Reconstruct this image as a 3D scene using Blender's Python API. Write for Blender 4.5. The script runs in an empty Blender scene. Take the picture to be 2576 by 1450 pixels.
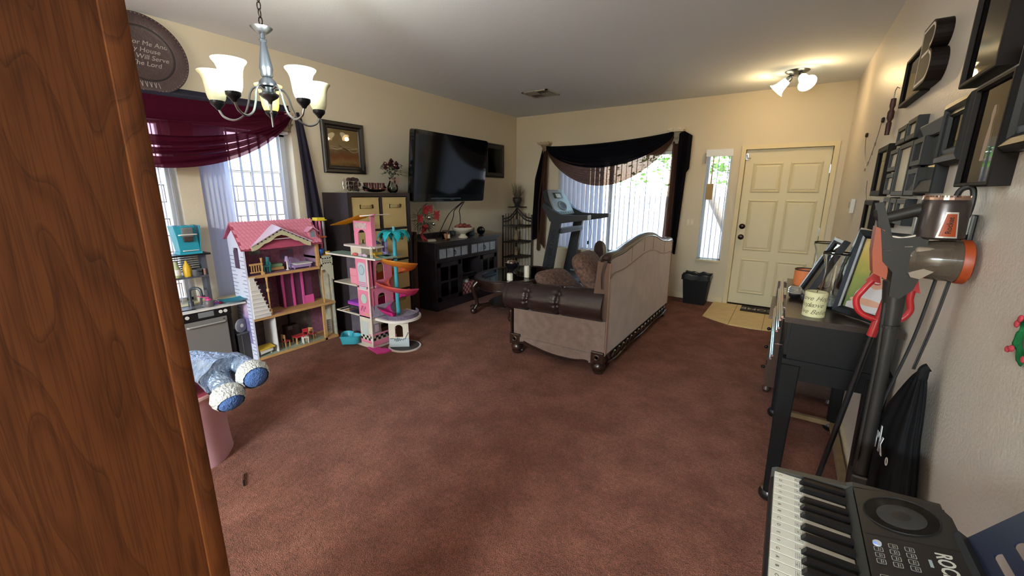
import bpy, bmesh, math, random
from mathutils import Matrix, Vector
random.seed(7)
PI = math.pi
S = bpy.context.scene
COL = S.collection

# ------------------------------------------------------------------ camera, world, lights, exposure
cam_d = bpy.data.cameras.new('camera')
cam = bpy.data.objects.new('camera', cam_d)
COL.objects.link(cam)
S.camera = cam
cam_d.sensor_width = 36.0
cam_d.lens = 36.0 * 1030.01 / 2576.0
cam_d.clip_start = 0.02
_yaw, _pit, _rol = 0.5865, 0.2295, -0.0066
_f = Vector((-math.sin(_yaw) * math.cos(_pit), math.cos(_yaw) * math.cos(_pit), -math.sin(_pit)))
_r = Vector((math.cos(_yaw), math.sin(_yaw), 0))
_d = _f.cross(_r)
_r2 = math.cos(_rol) * _r + math.sin(_rol) * _d
_d2 = -math.sin(_rol) * _r + math.cos(_rol) * _d
_m = Matrix((( _r2.x, -_d2.x, -_f.x, 0), (_r2.y, -_d2.y, -_f.y, 0), (_r2.z, -_d2.z, -_f.z, 1.5), (0, 0, 0, 1)))
cam.matrix_world = _m

vs = S.view_settings
S.display_settings.display_device = 'sRGB'
vs.view_transform = 'Standard'
vs.look = 'None'
vs.exposure = 0.0
vs.gamma = 1.0
vs.use_curve_mapping = False

W = bpy.data.worlds.new('sky_world')
S.world = W
W.use_nodes = True
nt = W.node_tree
sky = nt.nodes.new('ShaderNodeTexSky')
sky.sky_type = 'NISHITA'
sky.sun_disc = False
sky.sun_elevation = math.radians(58)
sky.sun_rotation = math.radians(135)
sky.air_density = 1.0
sky.dust_density = 1.5
bg = nt.nodes['Background']
bg.inputs['Strength'].default_value = 2.7
nt.links.new(sky.outputs[0], bg.inputs[0])

def lamp(name, kind, loc, power, color, size=0.1, rot=None):
    l = bpy.data.lights.new(name, kind)
    l.energy = power
    l.color = color
    if kind == 'POINT':
        l.shadow_soft_size = size
    elif kind == 'AREA':
        l.size = size
    elif kind == 'SUN':
        l.angle = size
    o = bpy.data.objects.new(name, l)
    COL.objects.link(o)
    o.location = loc
    if rot:
        o.rotation_euler = rot
    return o
# sun: high, from behind the house, so the strip of patio next to the house is shaded
_sd = Vector((-0.45, 0.42, -1.0)).normalized()
sun = lamp('sun', 'SUN', (0, 12, 12), 6.0, (1.0, 0.96, 0.9), 0.009)
sun.rotation_euler = _sd.to_track_quat('-Z', 'Y').to_euler()

# ------------------------------------------------------------------ helpers
MATS = {}
def lin(h):
    if isinstance(h, str):
        c = [int(h[i:i + 2], 16) / 255 for i in (0, 2, 4)]
    else:
        c = h
    return tuple((x / 12.92 if x <= 0.04045 else ((x + 0.055) / 1.055) ** 2.4) for x in c) + (1.0,)

def mat(name, col, rough=0.5, metal=0.0, var=0.0, vs=8.0, bump=0.0, bs=200.0, col2=None, trans=0.0, emit=None, es=0.0,
        alpha=1.0, ior=1.45, spec=0.5, sheen=0.0, coat=0.0, stretch=None, sss=0.0, bd=0.004, det=4.0):
    if name in MATS:
        return MATS[name]
    m = bpy.data.materials.new(name)
    m.use_nodes = True
    t = m.node_tree
    p = t.nodes['Principled BSDF']
    c = lin(col)
    p.inputs['Base Color'].default_value = c
    p.inputs['Roughness'].default_value = rough
    p.inputs['Metallic'].default_value = metal
    p.inputs['IOR'].default_value = ior
    p.inputs['Specular IOR Level'].default_value = spec
    p.inputs['Transmission Weight'].default_value = trans
    p.inputs['Alpha'].default_value = alpha
    p.inputs['Sheen Weight'].default_value = sheen
    p.inputs['Coat Weight'].default_value = coat
    if emit:
        p.inputs['Emission Color'].default_value = lin(emit)
        p.inputs['Emission Strength'].default_value = es
    tc = t.nodes.new('ShaderNodeTexCoord')
    src = tc.outputs['Object']
    if stretch:
        mp = t.nodes.new('ShaderNodeMapping')
        mp.inputs['Scale'].default_value = stretch
        t.links.new(src, mp.inputs[0])
        src = mp.outputs[0]
    if var > 0 or col2:
        n = t.nodes.new('ShaderNodeTexNoise')
        n.inputs['Scale'].default_value = vs
        n.inputs['Detail'].default_value = det
        t.links.new(src, n.inputs['Vector'])
        r = t.nodes.new('ShaderNodeValToRGB')
        r.color_ramp.elements[0].position = 0.32
        r.color_ramp.elements[1].position = 0.68
        if col2:
            r.color_ramp.elements[0].color = c
            r.color_ramp.elements[1].color = lin(col2)
        else:
            r.color_ramp.elements[0].color = tuple(x * (1 - var) for x in c[:3]) + (1,)
            r.color_ramp.elements[1].color = tuple(min(1, x * (1 + var)) for x in c[:3]) + (1,)
        t.links.new(n.outputs['Fac'], r.inputs[0])
        t.links.new(r.outputs[0], p.inputs['Base Color'])
    if bump > 0:
        n = t.nodes.new('ShaderNodeTexNoise')
        n.inputs['Scale'].default_value = bs
        n.inputs['Detail'].default_value = 2.0
        t.links.new(src, n.inputs['Vector'])
        b = t.nodes.new('ShaderNodeBump')
        b.inputs['Strength'].default_value = bump
        b.inputs['Distance'].default_value = bd
        t.links.new(n.outputs['Fac'], b.inputs['Height'])
        t.links.new(b.outputs[0], p.inputs['Normal'])
    MATS[name] = m
    return m

def T_axes(o, u, v, n):
    """matrix whose columns are the axes u, v, n and the origin o"""
    u, v, n, o = Vector(u), Vector(v), Vector(n), Vector(o)
    return Matrix(((u.x, v.x, n.x, o.x), (u.y, v.y, n.y, o.y), (u.z, v.z, n.z, o.z), (0, 0, 0, 1)))

def T_rz(loc, a=0.0):
    return Matrix.Translation(Vector(loc)) @ Matrix.Rotation(a, 4, 'Z')

class B:
    """collects shapes into one bmesh"""
    def __init__(s, T=None):
        s.bm = bmesh.new()
        s.T = T
    def _v(s, p):
        p = Vector(p)
        if s.T is not None:
            p = s.T @ p
        return s.bm.verts.new(p)
    def face(s, pts):
        try:
            return s.bm.faces.new([s._v(p) for p in pts])
        except ValueError:
            return None
    def box(s, a, b, R=None, bev=0.0):
        x0, y0, z0 = a
        x1, y1, z1 = b
        ps = [(x0, y0, z0), (x1, y0, z0), (x1, y1, z0), (x0, y1, z0), (x0, y0, z1), (x1, y0, z1), (x1, y1, z1), (x0, y1, z1)]
        if R is not None:
            ps = [R @ Vector(p) for p in ps]
        v = [s._v(p) for p in ps]
        fs = [s.bm.faces.new([v[i] for i in q]) for q in ((0, 3, 2, 1), (4, 5, 6, 7), (0, 1, 5, 4), (1, 2, 6, 5), (2, 3, 7, 6), (3, 0, 4, 7))]
        if bev > 0:
            es = set(e for f in fs for e in f.edges)
            bmesh.ops.bevel(s.bm, geom=list(es), offset=bev, segments=2, affect='EDGES', profile=0.6)
        return s
    def cyl(s, p, q, r, r2=None, n=14, cap=True):
        return s.tube([p, q], [r, r if r2 is None else r2], n, cap=cap)
    def tube(s, pts, r, n=8, closed=False, cap=True, flat=None):
        pts = [Vector(p) for p in pts]
        k = len(pts)
        rs = r if isinstance(r, (list, tuple)) else [r] * k
        rings = []
        up = None
        for i in range(k):
            if closed:
                t = pts[(i + 1) % k] - pts[i - 1]
            else:
                t = pts[min(i + 1, k - 1)] - pts[max(i - 1, 0)]
            if t.length < 1e-9:
                t = Vector((0, 0, 1))
            t.normalize()
            if up is None:
                up = Vector((0, 0, 1)) if abs(t.z) < 0.9 else Vector((1, 0, 0))
            a = up - t * up.dot(t)
            if a.length < 1e-6:
                a = t.orthogonal()
            a.normalize()
            b = t.cross(a)
            up = a
            fa, fb = flat if flat else (1, 1)
            rings.append([s._v(pts[i] + rs[i] * (fa * math.cos(2 * PI * j / n) * a + fb * math.sin(2 * PI * j / n) * b)) for j in range(n)])
        for i in range(k if closed else k - 1):
            A, C = rings[i], rings[(i + 1) % k]
            for j in range(n):
                s.bm.faces.new((A[j], A[(j + 1) % n], C[(j + 1) % n], C[j]))
        if cap and not closed:
            s.bm.faces.new(rings[0][::-1])
            s.bm.faces.new(rings[-1])
        return s
    def lathe(s, prof, c=(0, 0, 0), n=20, R=None, closed=False):
        c = Vector(c)
        rings = []
        for (r, z) in prof:
            ring = []
            for j in range(n):
                p = Vector((r * math.cos(2 * PI * j / n), r * math.sin(2 * PI * j / n), z))
                if R is not None:
                    p = R @ p
                ring.append(s._v(c + p))
            rings.append(ring)
        for i in range(len(rings) - 1):
            A, C = rings[i], rings[i + 1]
            for j in range(n):
                s.bm.faces.new((A[j], A[(j + 1) % n], C[(j + 1) % n], C[j]))
        if not closed:
            s.bm.faces.new(rings[0][::-1])
            s.bm.faces.new(rings[-1])
        return s
    def prism(s, poly, vec):
        vec = Vector(vec)
        a = [s._v(p) for p in poly]
        b = [s._v(Vector(p) + vec) for p in poly]
        n = len(a)
        s.bm.faces.new(a[::-1])
        s.bm.faces.new(b)
        for i in range(n):
            s.bm.faces.new((a[i], a[(i + 1) % n], b[(i + 1) % n], b[i]))
        return s
    def grid(s, f, nu, nv, closeu=False):
        vs_ = [[s._v(f(i / nu, j / nv)) for j in range(nv + 1)] for i in range(nu + (0 if closeu else 1))]
        k = len(vs_)
        for i in range(nu):
            for j in range(nv):
                s.bm.faces.new((vs_[i][j], vs_[(i + 1) % k][j], vs_[(i + 1) % k][j + 1], vs_[i][j + 1]))
        return s
    def ball(s, c, r, n=12, m=8, R=None):
        if not isinstance(r, (tuple, list)):
            r = (r, r, r)
        c = Vector(c)
        def pt(a, b):
            p = Vector((r[0] * math.sin(b) * math.cos(a), r[1] * math.sin(b) * math.sin(a), r[2] * math.cos(b)))
            if R is not None:
                p = R @ p
            return c + p
        top, bot = s._v(pt(0, 0)), s._v(pt(0, PI))
        rings = [[s._v(pt(2 * PI * j / n, PI * i / m)) for j in range(n)] for i in range(1, m)]
        for j in range(n):
            s.bm.faces.new((top, rings[0][j], rings[0][(j + 1) % n]))
            s.bm.faces.new((bot, rings[-1][(j + 1) % n], rings[-1][j]))
        for i in range(len(rings) - 1):
            for j in range(n):
                s.bm.faces.new((rings[i][j], rings[i + 1][j], rings[i + 1][(j + 1) % n], rings[i][(j + 1) % n]))
        return s

OW = {}     # world matrix of every built object
def _finish(o, parent, M):
    COL.objects.link(o)
    if parent is not None:
        o.parent = parent
    OW[o.name] = M
    return o

def thing(name, label, cat, loc, group=None, rz=0.0):
    o = bpy.data.objects.new(name, None)
    o.empty_display_size = 0.05
    o.location = loc
    o.rotation_euler = (0, 0, rz)
    o['label'] = label
    o['category'] = cat
    if group:
        o['group'] = group
    return _finish(o, None, T_rz(loc, rz))

def mesh_of(b, name, m, Minv, smooth, bevel=0.0, thick=0.0):
    bm = b.bm
    if bevel > 0:
        es = [e for e in bm.edges if len(e.link_faces) == 2 and e.calc_face_angle(0) > 0.5]
        bmesh.ops.bevel(bm, geom=es, offset=bevel, segments=2, affect='EDGES', profile=0.6)
    if thick:
        bmesh.ops.solidify(bm, geom=list(bm.faces), thickness=thick)
    bmesh.ops.recalc_face_normals(bm, faces=bm.faces)
    if Minv is not None:
        bm.transform(Minv)
    me = bpy.data.meshes.new(name)
    if smooth:
        for f in bm.faces:
            f.smooth = True
        if smooth != 2:
            for e in bm.edges:
                if len(e.link_faces) == 2 and e.calc_face_angle(0) > 0.7:
                    e.smooth = False
    bm.to_mesh(me)
    bm.free()
    if m is not None:
        for mm in (m if isinstance(m, (list, tuple)) else [m]):
            me.materials.append(mm)
    return me

def part(name, b, m, parent, smooth=False, bevel=0.0, thick=0.0, label=None, stuff=False):
    M = OW[parent.name]
    me = mesh_of(b, name, m, M.inverted(), smooth, bevel, thick)
    o = bpy.data.objects.new(name, me)
    if label:
        o['label'] = label
    if stuff:
        o['kind'] = 'stuff'
    return _finish(o, parent, M)

def single(name, b, m, label, cat, group=None, smooth=False, bevel=0.0, thick=0.0, kind=None):
    zs = [v.co.z for v in b.bm.verts]
    xs = [v.co.x for v in b.bm.verts]
    ys = [v.co.y for v in b.bm.verts]
    loc = ((min(xs) + max(xs)) / 2, (min(ys) + max(ys)) / 2, min(zs))
    M = Matrix.Translation(loc)
    me = mesh_of(b, name, m, M.inverted(), smooth, bevel, thick)
    o = bpy.data.objects.new(name, me)
    o.location = loc
    if label:
        o['label'] = label
    if cat:
        o['category'] = cat
    if group:
        o['group'] = group
    if kind:
        o['kind'] = kind
    return _finish(o, None, M)

def struct(name, b, m, smooth=False, bevel=0.0, label=None):
    return single(name, b, m, label, None, None, smooth, bevel, 0.0, 'structure')

def copy_thing(src, loc, label=None, rz=None, group=None):
    c = src.copy()
    COL.objects.link(c)
    c.location = loc
    if rz is not None:
        c.rotation_euler = (0, 0, rz)
    if label:
        c['label'] = label
    if group:
        c['group'] = group
    OW[c.name] = T_rz(loc, c.rotation_euler[2])
    for k in list(src.children):
        d = k.copy()
        COL.objects.link(d)
        d.parent = c
        for g in list(k.children):
            e = g.copy()
            COL.objects.link(e)
            e.parent = d
    return c

def text_part(name, txt, T, size, m, parent, ext=0.0008, align='CENTER', shear=0.0, sx=1.0, bold=0.0):
    cu = bpy.data.curves.new(name, 'FONT')
    cu.body = txt
    cu.size = size
    cu.align_x = align
    cu.align_y = 'CENTER'
    cu.extrude = ext
    cu.shear = shear
    cu.offset = bold
    cu.resolution_u = 3
    tmp = bpy.data.objects.new(name + '_tmp', cu)
    COL.objects.link(tmp)
    bpy.context.view_layer.update()
    me = bpy.data.meshes.new_from_object(tmp.evaluated_get(bpy.context.evaluated_depsgraph_get()))
    bpy.data.objects.remove(tmp)
    bpy.data.curves.remove(cu)
    M = OW[parent.name]
    me.transform(M.inverted() @ T @ Matrix.Diagonal((sx, 1, 1, 1)))
    me.materials.clear()
    me.materials.append(m)
    me.name = name
    o = bpy.data.objects.new(name, me)
    return _finish(o, parent, M)

def arc(c, r, a0, a1, n, u=(1, 0, 0), v=(0, 0, 1)):
    c, u, v = Vector(c), Vector(u), Vector(v)
    return [c + r * (math.cos(a0 + (a1 - a0) * i / n) * u + math.sin(a0 + (a1 - a0) * i / n) * v) for i in range(n + 1)]

def spline(pts, k=6):
    """Catmull-Rom through pts"""
    P = [Vector(p) for p in pts]
    P = [2 * P[0] - P[1]] + P + [2 * P[-1] - P[-2]]
    out = []
    for i in range(1, len(P) - 2):
        for j in range(k):
            t = j / k
            a, b, c, d = P[i - 1], P[i], P[i + 1], P[i + 2]
            out.append(0.5 * ((2 * b) + (c - a) * t + (2 * a - 5 * b + 4 * c - d) * t * t + (3 * b - a - 3 * c + d) * t ** 3))
    out.append(P[-2])
    return out
# ------------------------------------------------------------------ room shell
XL, YF, XR, HC, YB = -4.10, 6.282, 0.459, 2.751, -6.0

def oak():
    m = mat('oak_veneer', '8a4d22', 0.42, spec=0.45)
    t = m.node_tree
    p = t.nodes['Principled BSDF']
    tc = t.nodes.new('ShaderNodeTexCoord')
    mp = t.nodes.new('ShaderNodeMapping')
    mp.inputs['Scale'].default_value = (5.5, 5.5, 0.95)
    t.links.new(tc.outputs['Object'], mp.inputs[0])
    n = t.nodes.new('ShaderNodeTexNoise')
    n.inputs['Scale'].default_value = 1.5
    n.inputs['Detail'].default_value = 2.2
    n.inputs['Roughness'].default_value = 0.42
    t.links.new(mp.outputs[0], n.inputs['Vector'])
    mu = t.nodes.new('ShaderNodeMath'); mu.operation = 'MULTIPLY'; mu.inputs[1].default_value = 17.0
    t.links.new(n.outputs['Fac'], mu.inputs[0])
    fr = t.nodes.new('ShaderNodeMath'); fr.operation = 'FRACT'
    t.links.new(mu.outputs[0], fr.inputs[0])
    r = t.nodes.new('ShaderNodeValToRGB')
    e = r.color_ramp.elements
    e[0].position = 0.0; e[0].color = lin('4c2409')
    e[1].position = 1.0; e[1].color = lin('603413')
    a = e.new(0.12); a.color = lin('6a3b17')
    a = e.new(0.55); a.color = lin('663715')
    a = e.new(0.85); a.color = lin('582d0e')
    t.links.new(fr.outputs[0], r.inputs[0])
    # fine pores
    mp2 = t.nodes.new('ShaderNodeMapping'); mp2.inputs['Scale'].default_value = (420, 420, 9)
    t.links.new(tc.outputs['Object'], mp2.inputs[0])
    n2 = t.nodes.new('ShaderNodeTexNoise'); n2.inputs['Scale'].default_value = 1.0; n2.inputs['Detail'].default_value = 2
    t.links.new(mp2.outputs[0], n2.inputs['Vector'])
    r2 = t.nodes.new('ShaderNodeValToRGB')
    r2.color_ramp.elements[0].position = 0.38; r2.color_ramp.elements[0].color = (0.62, 0.58, 0.55, 1)
    r2.color_ramp.elements[1].position = 0.5; r2.color_ramp.elements[1].color = (1, 1, 1, 1)
    t.links.new(n2.outputs['Fac'], r2.inputs[0])
    mx = t.nodes.new('ShaderNodeMix'); mx.data_type = 'RGBA'; mx.blend_type = 'MULTIPLY'; mx.inputs[0].default_value = 0.8
    t.links.new(r.outputs[0], mx.inputs[6]); t.links.new(r2.outputs[0], mx.inputs[7])
    t.links.new(mx.outputs[2], p.inputs['Base Color'])
    return m

def carpet():
    m = mat('carpet_pile', '5c3d34', 0.95, spec=0.1, sheen=0.08)
    t = m.node_tree
    p = t.nodes['Principled BSDF']
    tc = t.nodes.new('ShaderNodeTexCoord')
    def noise(sc, det):
        n = t.nodes.new('ShaderNodeTexNoise'); n.inputs['Scale'].default_value = sc; n.inputs['Detail'].default_value = det
        t.links.new(tc.outputs['Object'], n.inputs['Vector']); return n
    a, b, c = noise(5.5, 4), noise(230, 3), noise(45, 3)
    ra = t.nodes.new('ShaderNodeValToRGB')
    ra.color_ramp.elements[0].position = 0.36; ra.color_ramp.elements[0].color = lin('8c5745')
    ra.color_ramp.elements[1].position = 0.66; ra.color_ramp.elements[1].color = lin('a56b57')
    t.links.new(a.outputs['Fac'], ra.inputs[0])
    rb = t.nodes.new('ShaderNodeValToRGB')
    rb.color_ramp.elements[0].position = 0.33; rb.color_ramp.elements[0].color = (0.42, 0.4, 0.4, 1)
    rb.color_ramp.elements[1].position = 0.62; rb.color_ramp.elements[1].color = (1, 1, 1, 1)
    t.links.new(b.outputs['Fac'], rb.inputs[0])
    rc = t.nodes.new('ShaderNodeValToRGB')
    rc.color_ramp.elements[0].position = 0.3; rc.color_ramp.elements[0].color = (0.75, 0.74, 0.73, 1)
    rc.color_ramp.elements[1].position = 0.7; rc.color_ramp.elements[1].color = (1, 1, 1, 1)
    t.links.new(c.outputs['Fac'], rc.inputs[0])
    m1 = t.nodes.new('ShaderNodeMix'); m1.data_type = 'RGBA'; m1.blend_type = 'MULTIPLY'; m1.inputs[0].default_value = 1
    m2 = t.nodes.new('ShaderNodeMix'); m2.data_type = 'RGBA'; m2.blend_type = 'MULTIPLY'; m2.inputs[0].default_value = 1
    t.links.new(ra.outputs[0], m1.inputs[6]); t.links.new(rb.outputs[0], m1.inputs[7])
    t.links.new(m1.outputs[2], m2.inputs[6]); t.links.new(rc.outputs[0], m2.inputs[7])
    t.links.new(m2.outputs[2], p.inputs['Base Color'])
    ad = t.nodes.new('ShaderNodeMath'); ad.operation = 'ADD'
    t.links.new(b.outputs['Fac'], ad.inputs[0]); t.links.new(c.outputs['Fac'], ad.inputs[1])
    bp = t.nodes.new('ShaderNodeBump'); bp.inputs['Strength'].default_value = 0.9; bp.inputs['Distance'].default_value = 0.012
    t.links.new(ad.outputs[0], bp.inputs['Height']); t.links.new(bp.outputs[0], p.inputs['Normal'])
    return m

def glass(name, tint='ffffff', rough=0.0, ior=1.5):
    """thin pane: mostly clear, mirror at grazing angles"""
    m = bpy.data.materials.new(name)
    m.use_nodes = True
    t = m.node_tree
    t.nodes.clear()
    o = t.nodes.new('ShaderNodeOutputMaterial')
    mx = t.nodes.new('ShaderNodeMixShader')
    tr = t.nodes.new('ShaderNodeBsdfTransparent'); tr.inputs[0].default_value = lin(tint)
    gl = t.nodes.new('ShaderNodeBsdfGlossy'); gl.inputs['Roughness'].default_value = rough
    fr = t.nodes.new('ShaderNodeFresnel'); fr.inputs[0].default_value = ior
    t.links.new(fr.outputs[0], mx.inputs[0]); t.links.new(tr.outputs[0], mx.inputs[1]); t.links.new(gl.outputs[0], mx.inputs[2])
    t.links.new(mx.outputs[0], o.inputs[0])
    MATS[name] = m
    return m

def sheer(name, col, op, rough=0.8, folds=0.0):
    """thin woven cloth: part of the light passes straight through the weave, part is scattered"""
    m = bpy.data.materials.new(name)
    m.use_nodes = True
    t = m.node_tree
    t.nodes.clear()
    o = t.nodes.new('ShaderNodeOutputMaterial')
    mx = t.nodes.new('ShaderNodeMixShader'); mx.inputs[0].default_value = op
    m2 = t.nodes.new('ShaderNodeMixShader'); m2.inputs[0].default_value = 0.3
    tr = t.nodes.new('ShaderNodeBsdfTransparent'); tr.inputs[0].default_value = tuple(min(1, x * 1.6 + 0.12) for x in lin(col)[:3]) + (1,)
    d = t.nodes.new('ShaderNodeBsdfDiffuse'); d.inputs[0].default_value = lin(col)
    tl = t.nodes.new('ShaderNodeBsdfTranslucent'); tl.inputs[0].default_value = lin(col)
    t.links.new(d.outputs[0], m2.inputs[1]); t.links.new(tl.outputs[0], m2.inputs[2])
    t.links.new(tr.outputs[0], mx.inputs[1]); t.links.new(m2.outputs[0], mx.inputs[2])
    t.links.new(mx.outputs[0], o.inputs[0])
    MATS[name] = m
    return m

OAK, CARPET = oak(), carpet()
WALL = mat('wall_paint', 'd3c8b1', 0.55, bump=0.35, bs=75, bd=0.003, spec=0.35)
WALLR = mat('wall_paint_right', 'd2c8bb', 0.36, bump=0.4, bs=105, bd=0.003, spec=0.5)
CEIL = mat('ceiling_paint', 'e0e6ec', 0.85, bump=0.25, bs=90, bd=0.003, spec=0.2)
TRIM = mat('trim_paint', 'd9cba2', 0.4, spec=0.4)
DOORM = mat('door_paint', 'd8cfae', 0.42, spec=0.4)
WHITEF = mat('white_vinyl', 'e4e6e8', 0.4)
PANE = glass('window_glass')
CLEAR = glass('clear_glass', 'f4f8f8')
BLACKW = mat('black_brown_wood', '2a2325', 0.35, var=0.25, vs=14, stretch=(4, 4, 0.6))
BLACKP = mat('black_plastic', '141416', 0.3)
BLACKM = mat('black_metal', '1a1818', 0.38, metal=0.3)
NICKEL = mat('brushed_nickel', '8d9094', 0.28, metal=1.0)
CHROME = mat('chrome', 'd9dfe2', 0.12, metal=1.0)
WHITEP = mat('white_plastic', 'e6e4df', 0.35)

b = B(); b.box((XL - 0.3, YB, -0.06), (XR + 0.3, YF + 0.1, 0.0)); struct('floor', b, CARPET)
b = B(); b.box((XL - 0.3, YB, HC), (XR + 0.3, YF + 0.3, HC + 0.06)); struct('ceiling', b, CEIL)

def holed(axis, c0, c1, u0, u1, w0, w1, holes, m, name):
    """wall slab between planes c0..c1 on an axis, with rectangular holes (ua, ub, za, zb)"""
    b = B()
    us = sorted(set([u0, u1] + [h[0] for h in holes] + [h[1] for h in holes]))
    zs = sorted(set([w0, w1] + [h[2] for h in holes] + [h[3] for h in holes]))
    for i in range(len(us) - 1):
        for j in range(len(zs) - 1):
            cu, cz = (us[i] + us[i + 1]) / 2, (zs[j] + zs[j + 1]) / 2
            if any(h[0] < cu < h[1] and h[2] < cz < h[3] for h in holes):
                continue
            if axis == 0:
                b.box((c0, us[i], zs[j]), (c1, us[i + 1], zs[j + 1]))
            else:
                b.box((us[i], c0, zs[j]), (us[i + 1], c1, zs[j + 1]))
    bmesh.ops.remove_doubles(b.bm, verts=b.bm.verts, dist=1e-5)
    dead = {}
    for f in b.bm.faces:
        k = tuple(sorted(v.index for v in f.verts)) if False else tuple(round(x, 4) for x in f.calc_center_median())
        dead.setdefault(k, []).append(f)
    bmesh.ops.delete(b.bm, geom=[f for l in dead.values() if len(l) > 1 for f in l], context='FACES')
    return struct(name, b, m)

W1 = (0.35, 2.30, 0.55, 2.06)       # dining window y0 y1 z0 z1
W2 = (-3.27, -1.46, 0.565, 2.09)    # front window x0 x1 z0 z1
W3 = (-1.02, -0.715, 0.575, 2.07)   # side light
D1 = (-0.565, 0.345, 0.0, 2.058)
holed(0, XL - 0.24, XL, YB, YF + 0.22, 0, HC, [W1], WALL, 'wall_left')
holed(1, YF, YF + 0.22, XL - 0.24, XR + 0.2, 0, HC, [W2, W3, D1], WALL, 'wall_back')
b = B(); b.box((XR, YB, 0), (XR + 0.2, YF + 0.2, HC)); struct('wall_right', b, WALLR)
b = B(); b.box((XL - 0.24, YB - 0.2, 0), (XR + 0.2, YB, HC)); struct('wall_front', b, WALL)

# baseboards
bw = mat('baseboard_paint', 'dccfae', 0.4)
b = B(); b.box((-1.5, YF - 0.014, 0), (-0.625, YF, 0.085)); b.box((-4.1, YF - 0.014, 0), (-1.5, YF, 0.085)); struct('baseboard_back', b, bw, bevel=0.004)
b = B(); b.box((XL, -0.2, 0), (XL + 0.014, 6.26, 0.085)); struct('baseboard_left', b, bw, bevel=0.004)
b = B(); b.box((XR - 0.014, -0.5, 0), (XR, 6.26, 0.085)); struct('baseboard_right', b, bw, bevel=0.004)

# ---- windows: frame, panes, sill
def window(name, b_frame, panes, b_sill, sillm=None):
    o = struct(name, b_frame, WHITEF, bevel=0.003)
    for (a, c) in panes:
        p = B(); p.box(a, c); part('pane', p, PANE, o)
    if b_sill:
        part('sill', b_sill, sillm or TRIM, o, bevel=0.004)
    return o
x0, x1 = XL - 0.20, XL - 0.14
f = B()
y0, y1, z0, z1 = W1
for (a, c) in (((x0, y0, z0), (x1, y1, z0 + 0.045)), ((x0, y0, z1 - 0.045), (x1, y1, z1)), ((x0, y0, z0), (x1, y0 + 0.045, z1)), ((x0, y1 - 0.045, z0), (x1, y1, z1)),
               ((x0, 1.30, z0), (x1, 1.345, z1)), ((x0, 1.50, z0), (x1, 1.545, z1)), ((x0, 1.18, z0), (x1 - 0.01, 1.215, z1))):
    f.box(a, c)
s = B(); s.box((XL - 0.14, y0, z0 - 0.001), (XL + 0.025, y1 + 0.02, z0 + 0.02))
w1 = window('window_1', f, [((x0 + 0.025, y0 + .04, z0 + .04), (x0 + 0.03, 1.31, z1 - .04)), ((x0 + 0.025, 1.535, z0 + .04), (x0 + 0.03, y1 - .04, z1 - .04))], s)
b = B(); b.box((XL - 0.235, 1.345, z0), (XL - 0.03, 1.50, z1)); part('mullion_post', b, WALL, w1)
f = B()
x0, x1, z0, z1 = W2
ya, yb = YF + 0.10, YF + 0.15
for (a, c) in (((x0, ya, z0), (x1, yb, z0 + 0.04)), ((x0, ya, z1 - 0.04), (x1, yb, z1)), ((x0, ya, z0), (x0 + 0.04, yb, z1)), ((x1 - 0.04, ya, z0), (x1, yb, z1)), ((-2.42, ya, z0), (-2.36, yb, z1))):
    f.box(a, c)
s = B(); s.box((x0 - 0.02, YF - 0.025, z0 - 0.002), (x1 + 0.02, ya, z0 + 0.018))
window('window_2', f, [((x0 + .03, ya + .02, z0 + .03), (-2.41, ya + .025, z1 - .03)), ((-2.37, ya + .02, z0 + .03), (x1 - .03, ya + .025, z1 - .03))], s)
f = B()
x0, x1, z0, z1 = W3
for (a, c) in (((x0, ya, z0), (x1, yb, z0 + 0.03)), ((x0, ya, z1 - 0.03), (x1, yb, z1)), ((x0, ya, z0), (x0 + 0.03, yb, z1)), ((x1 - 0.03, ya, z0), (x1, yb, z1))):
    f.box(a, c)
s = B(); s.box((x0 - 0.01, YF - 0.02, z0 - 0.002), (x1 + 0.01, ya, z0 + 0.018))
window('window_3', f, [((x0 + .02, ya + .02, z0 + .02), (x1 - .02, ya + .025, z1 - .02))], s)

# ---- front door: six raised panels, casing, hardware
b = B()
dx0, dx1, dz0, dz1 = -0.555, 0.335, 0.022, 2.052
yd = YF + 0.035
b.box((dx0, yd, dz0), (dx1, yd + 0.04, dz1))
door = struct('door_1', b, DOORM, bevel=0.003)
cols = ((-0.435, -0.165), (-0.03, 0.24))
rows = ((1.545, 1.86), (0.79, 1.40), (0.20, 0.62))
for (za, zb) in rows:
    for (xa, xb) in cols:
        p = B()
        yy = yd - 0.0005
        # moulded border sloping out, raised field
        o_ = [(xa - .03, za - .03), (xb + .03, za - .03), (xb + .03, zb + .03), (xa - .03, zb + .03)]
        m_ = [(xa - .012, za - .012), (xb + .012, za - .012), (xb + .012, zb + .012), (xa - .012, zb + .012)]
        i_ = [(xa + .02, za + .02), (xb - .02, za + .02), (xb - .02, zb - .02), (xa + .02, zb - .02)]
        lv = ((o_, 0.0), (m_, -0.011), (m_, -0.011), ([(xa, za), (xb, za), (xb, zb), (xa, zb)], -0.001), (i_, -0.008))
        for k in range(len(lv) - 1):
            for q in range(4):
                A0, A1 = lv[k][0][q], lv[k][0][(q + 1) % 4]
                C0, C1 = lv[k + 1][0][q], lv[k + 1][0][(q + 1) % 4]
                p.face([(A0[0], yy + lv[k][1], A0[1]), (A1[0], yy + lv[k][1], A1[1]), (C1[0], yy + lv[k + 1][1], C1[1]), (C0[0], yy + lv[k + 1][1], C0[1])])
        p.face([(x, yy - 0.008, z) for x, z in i_])
        part('raised_panel', p, DOORM, door)
BRONZE = mat('dark_bronze', '2b221d', 0.3, metal=0.9)
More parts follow.
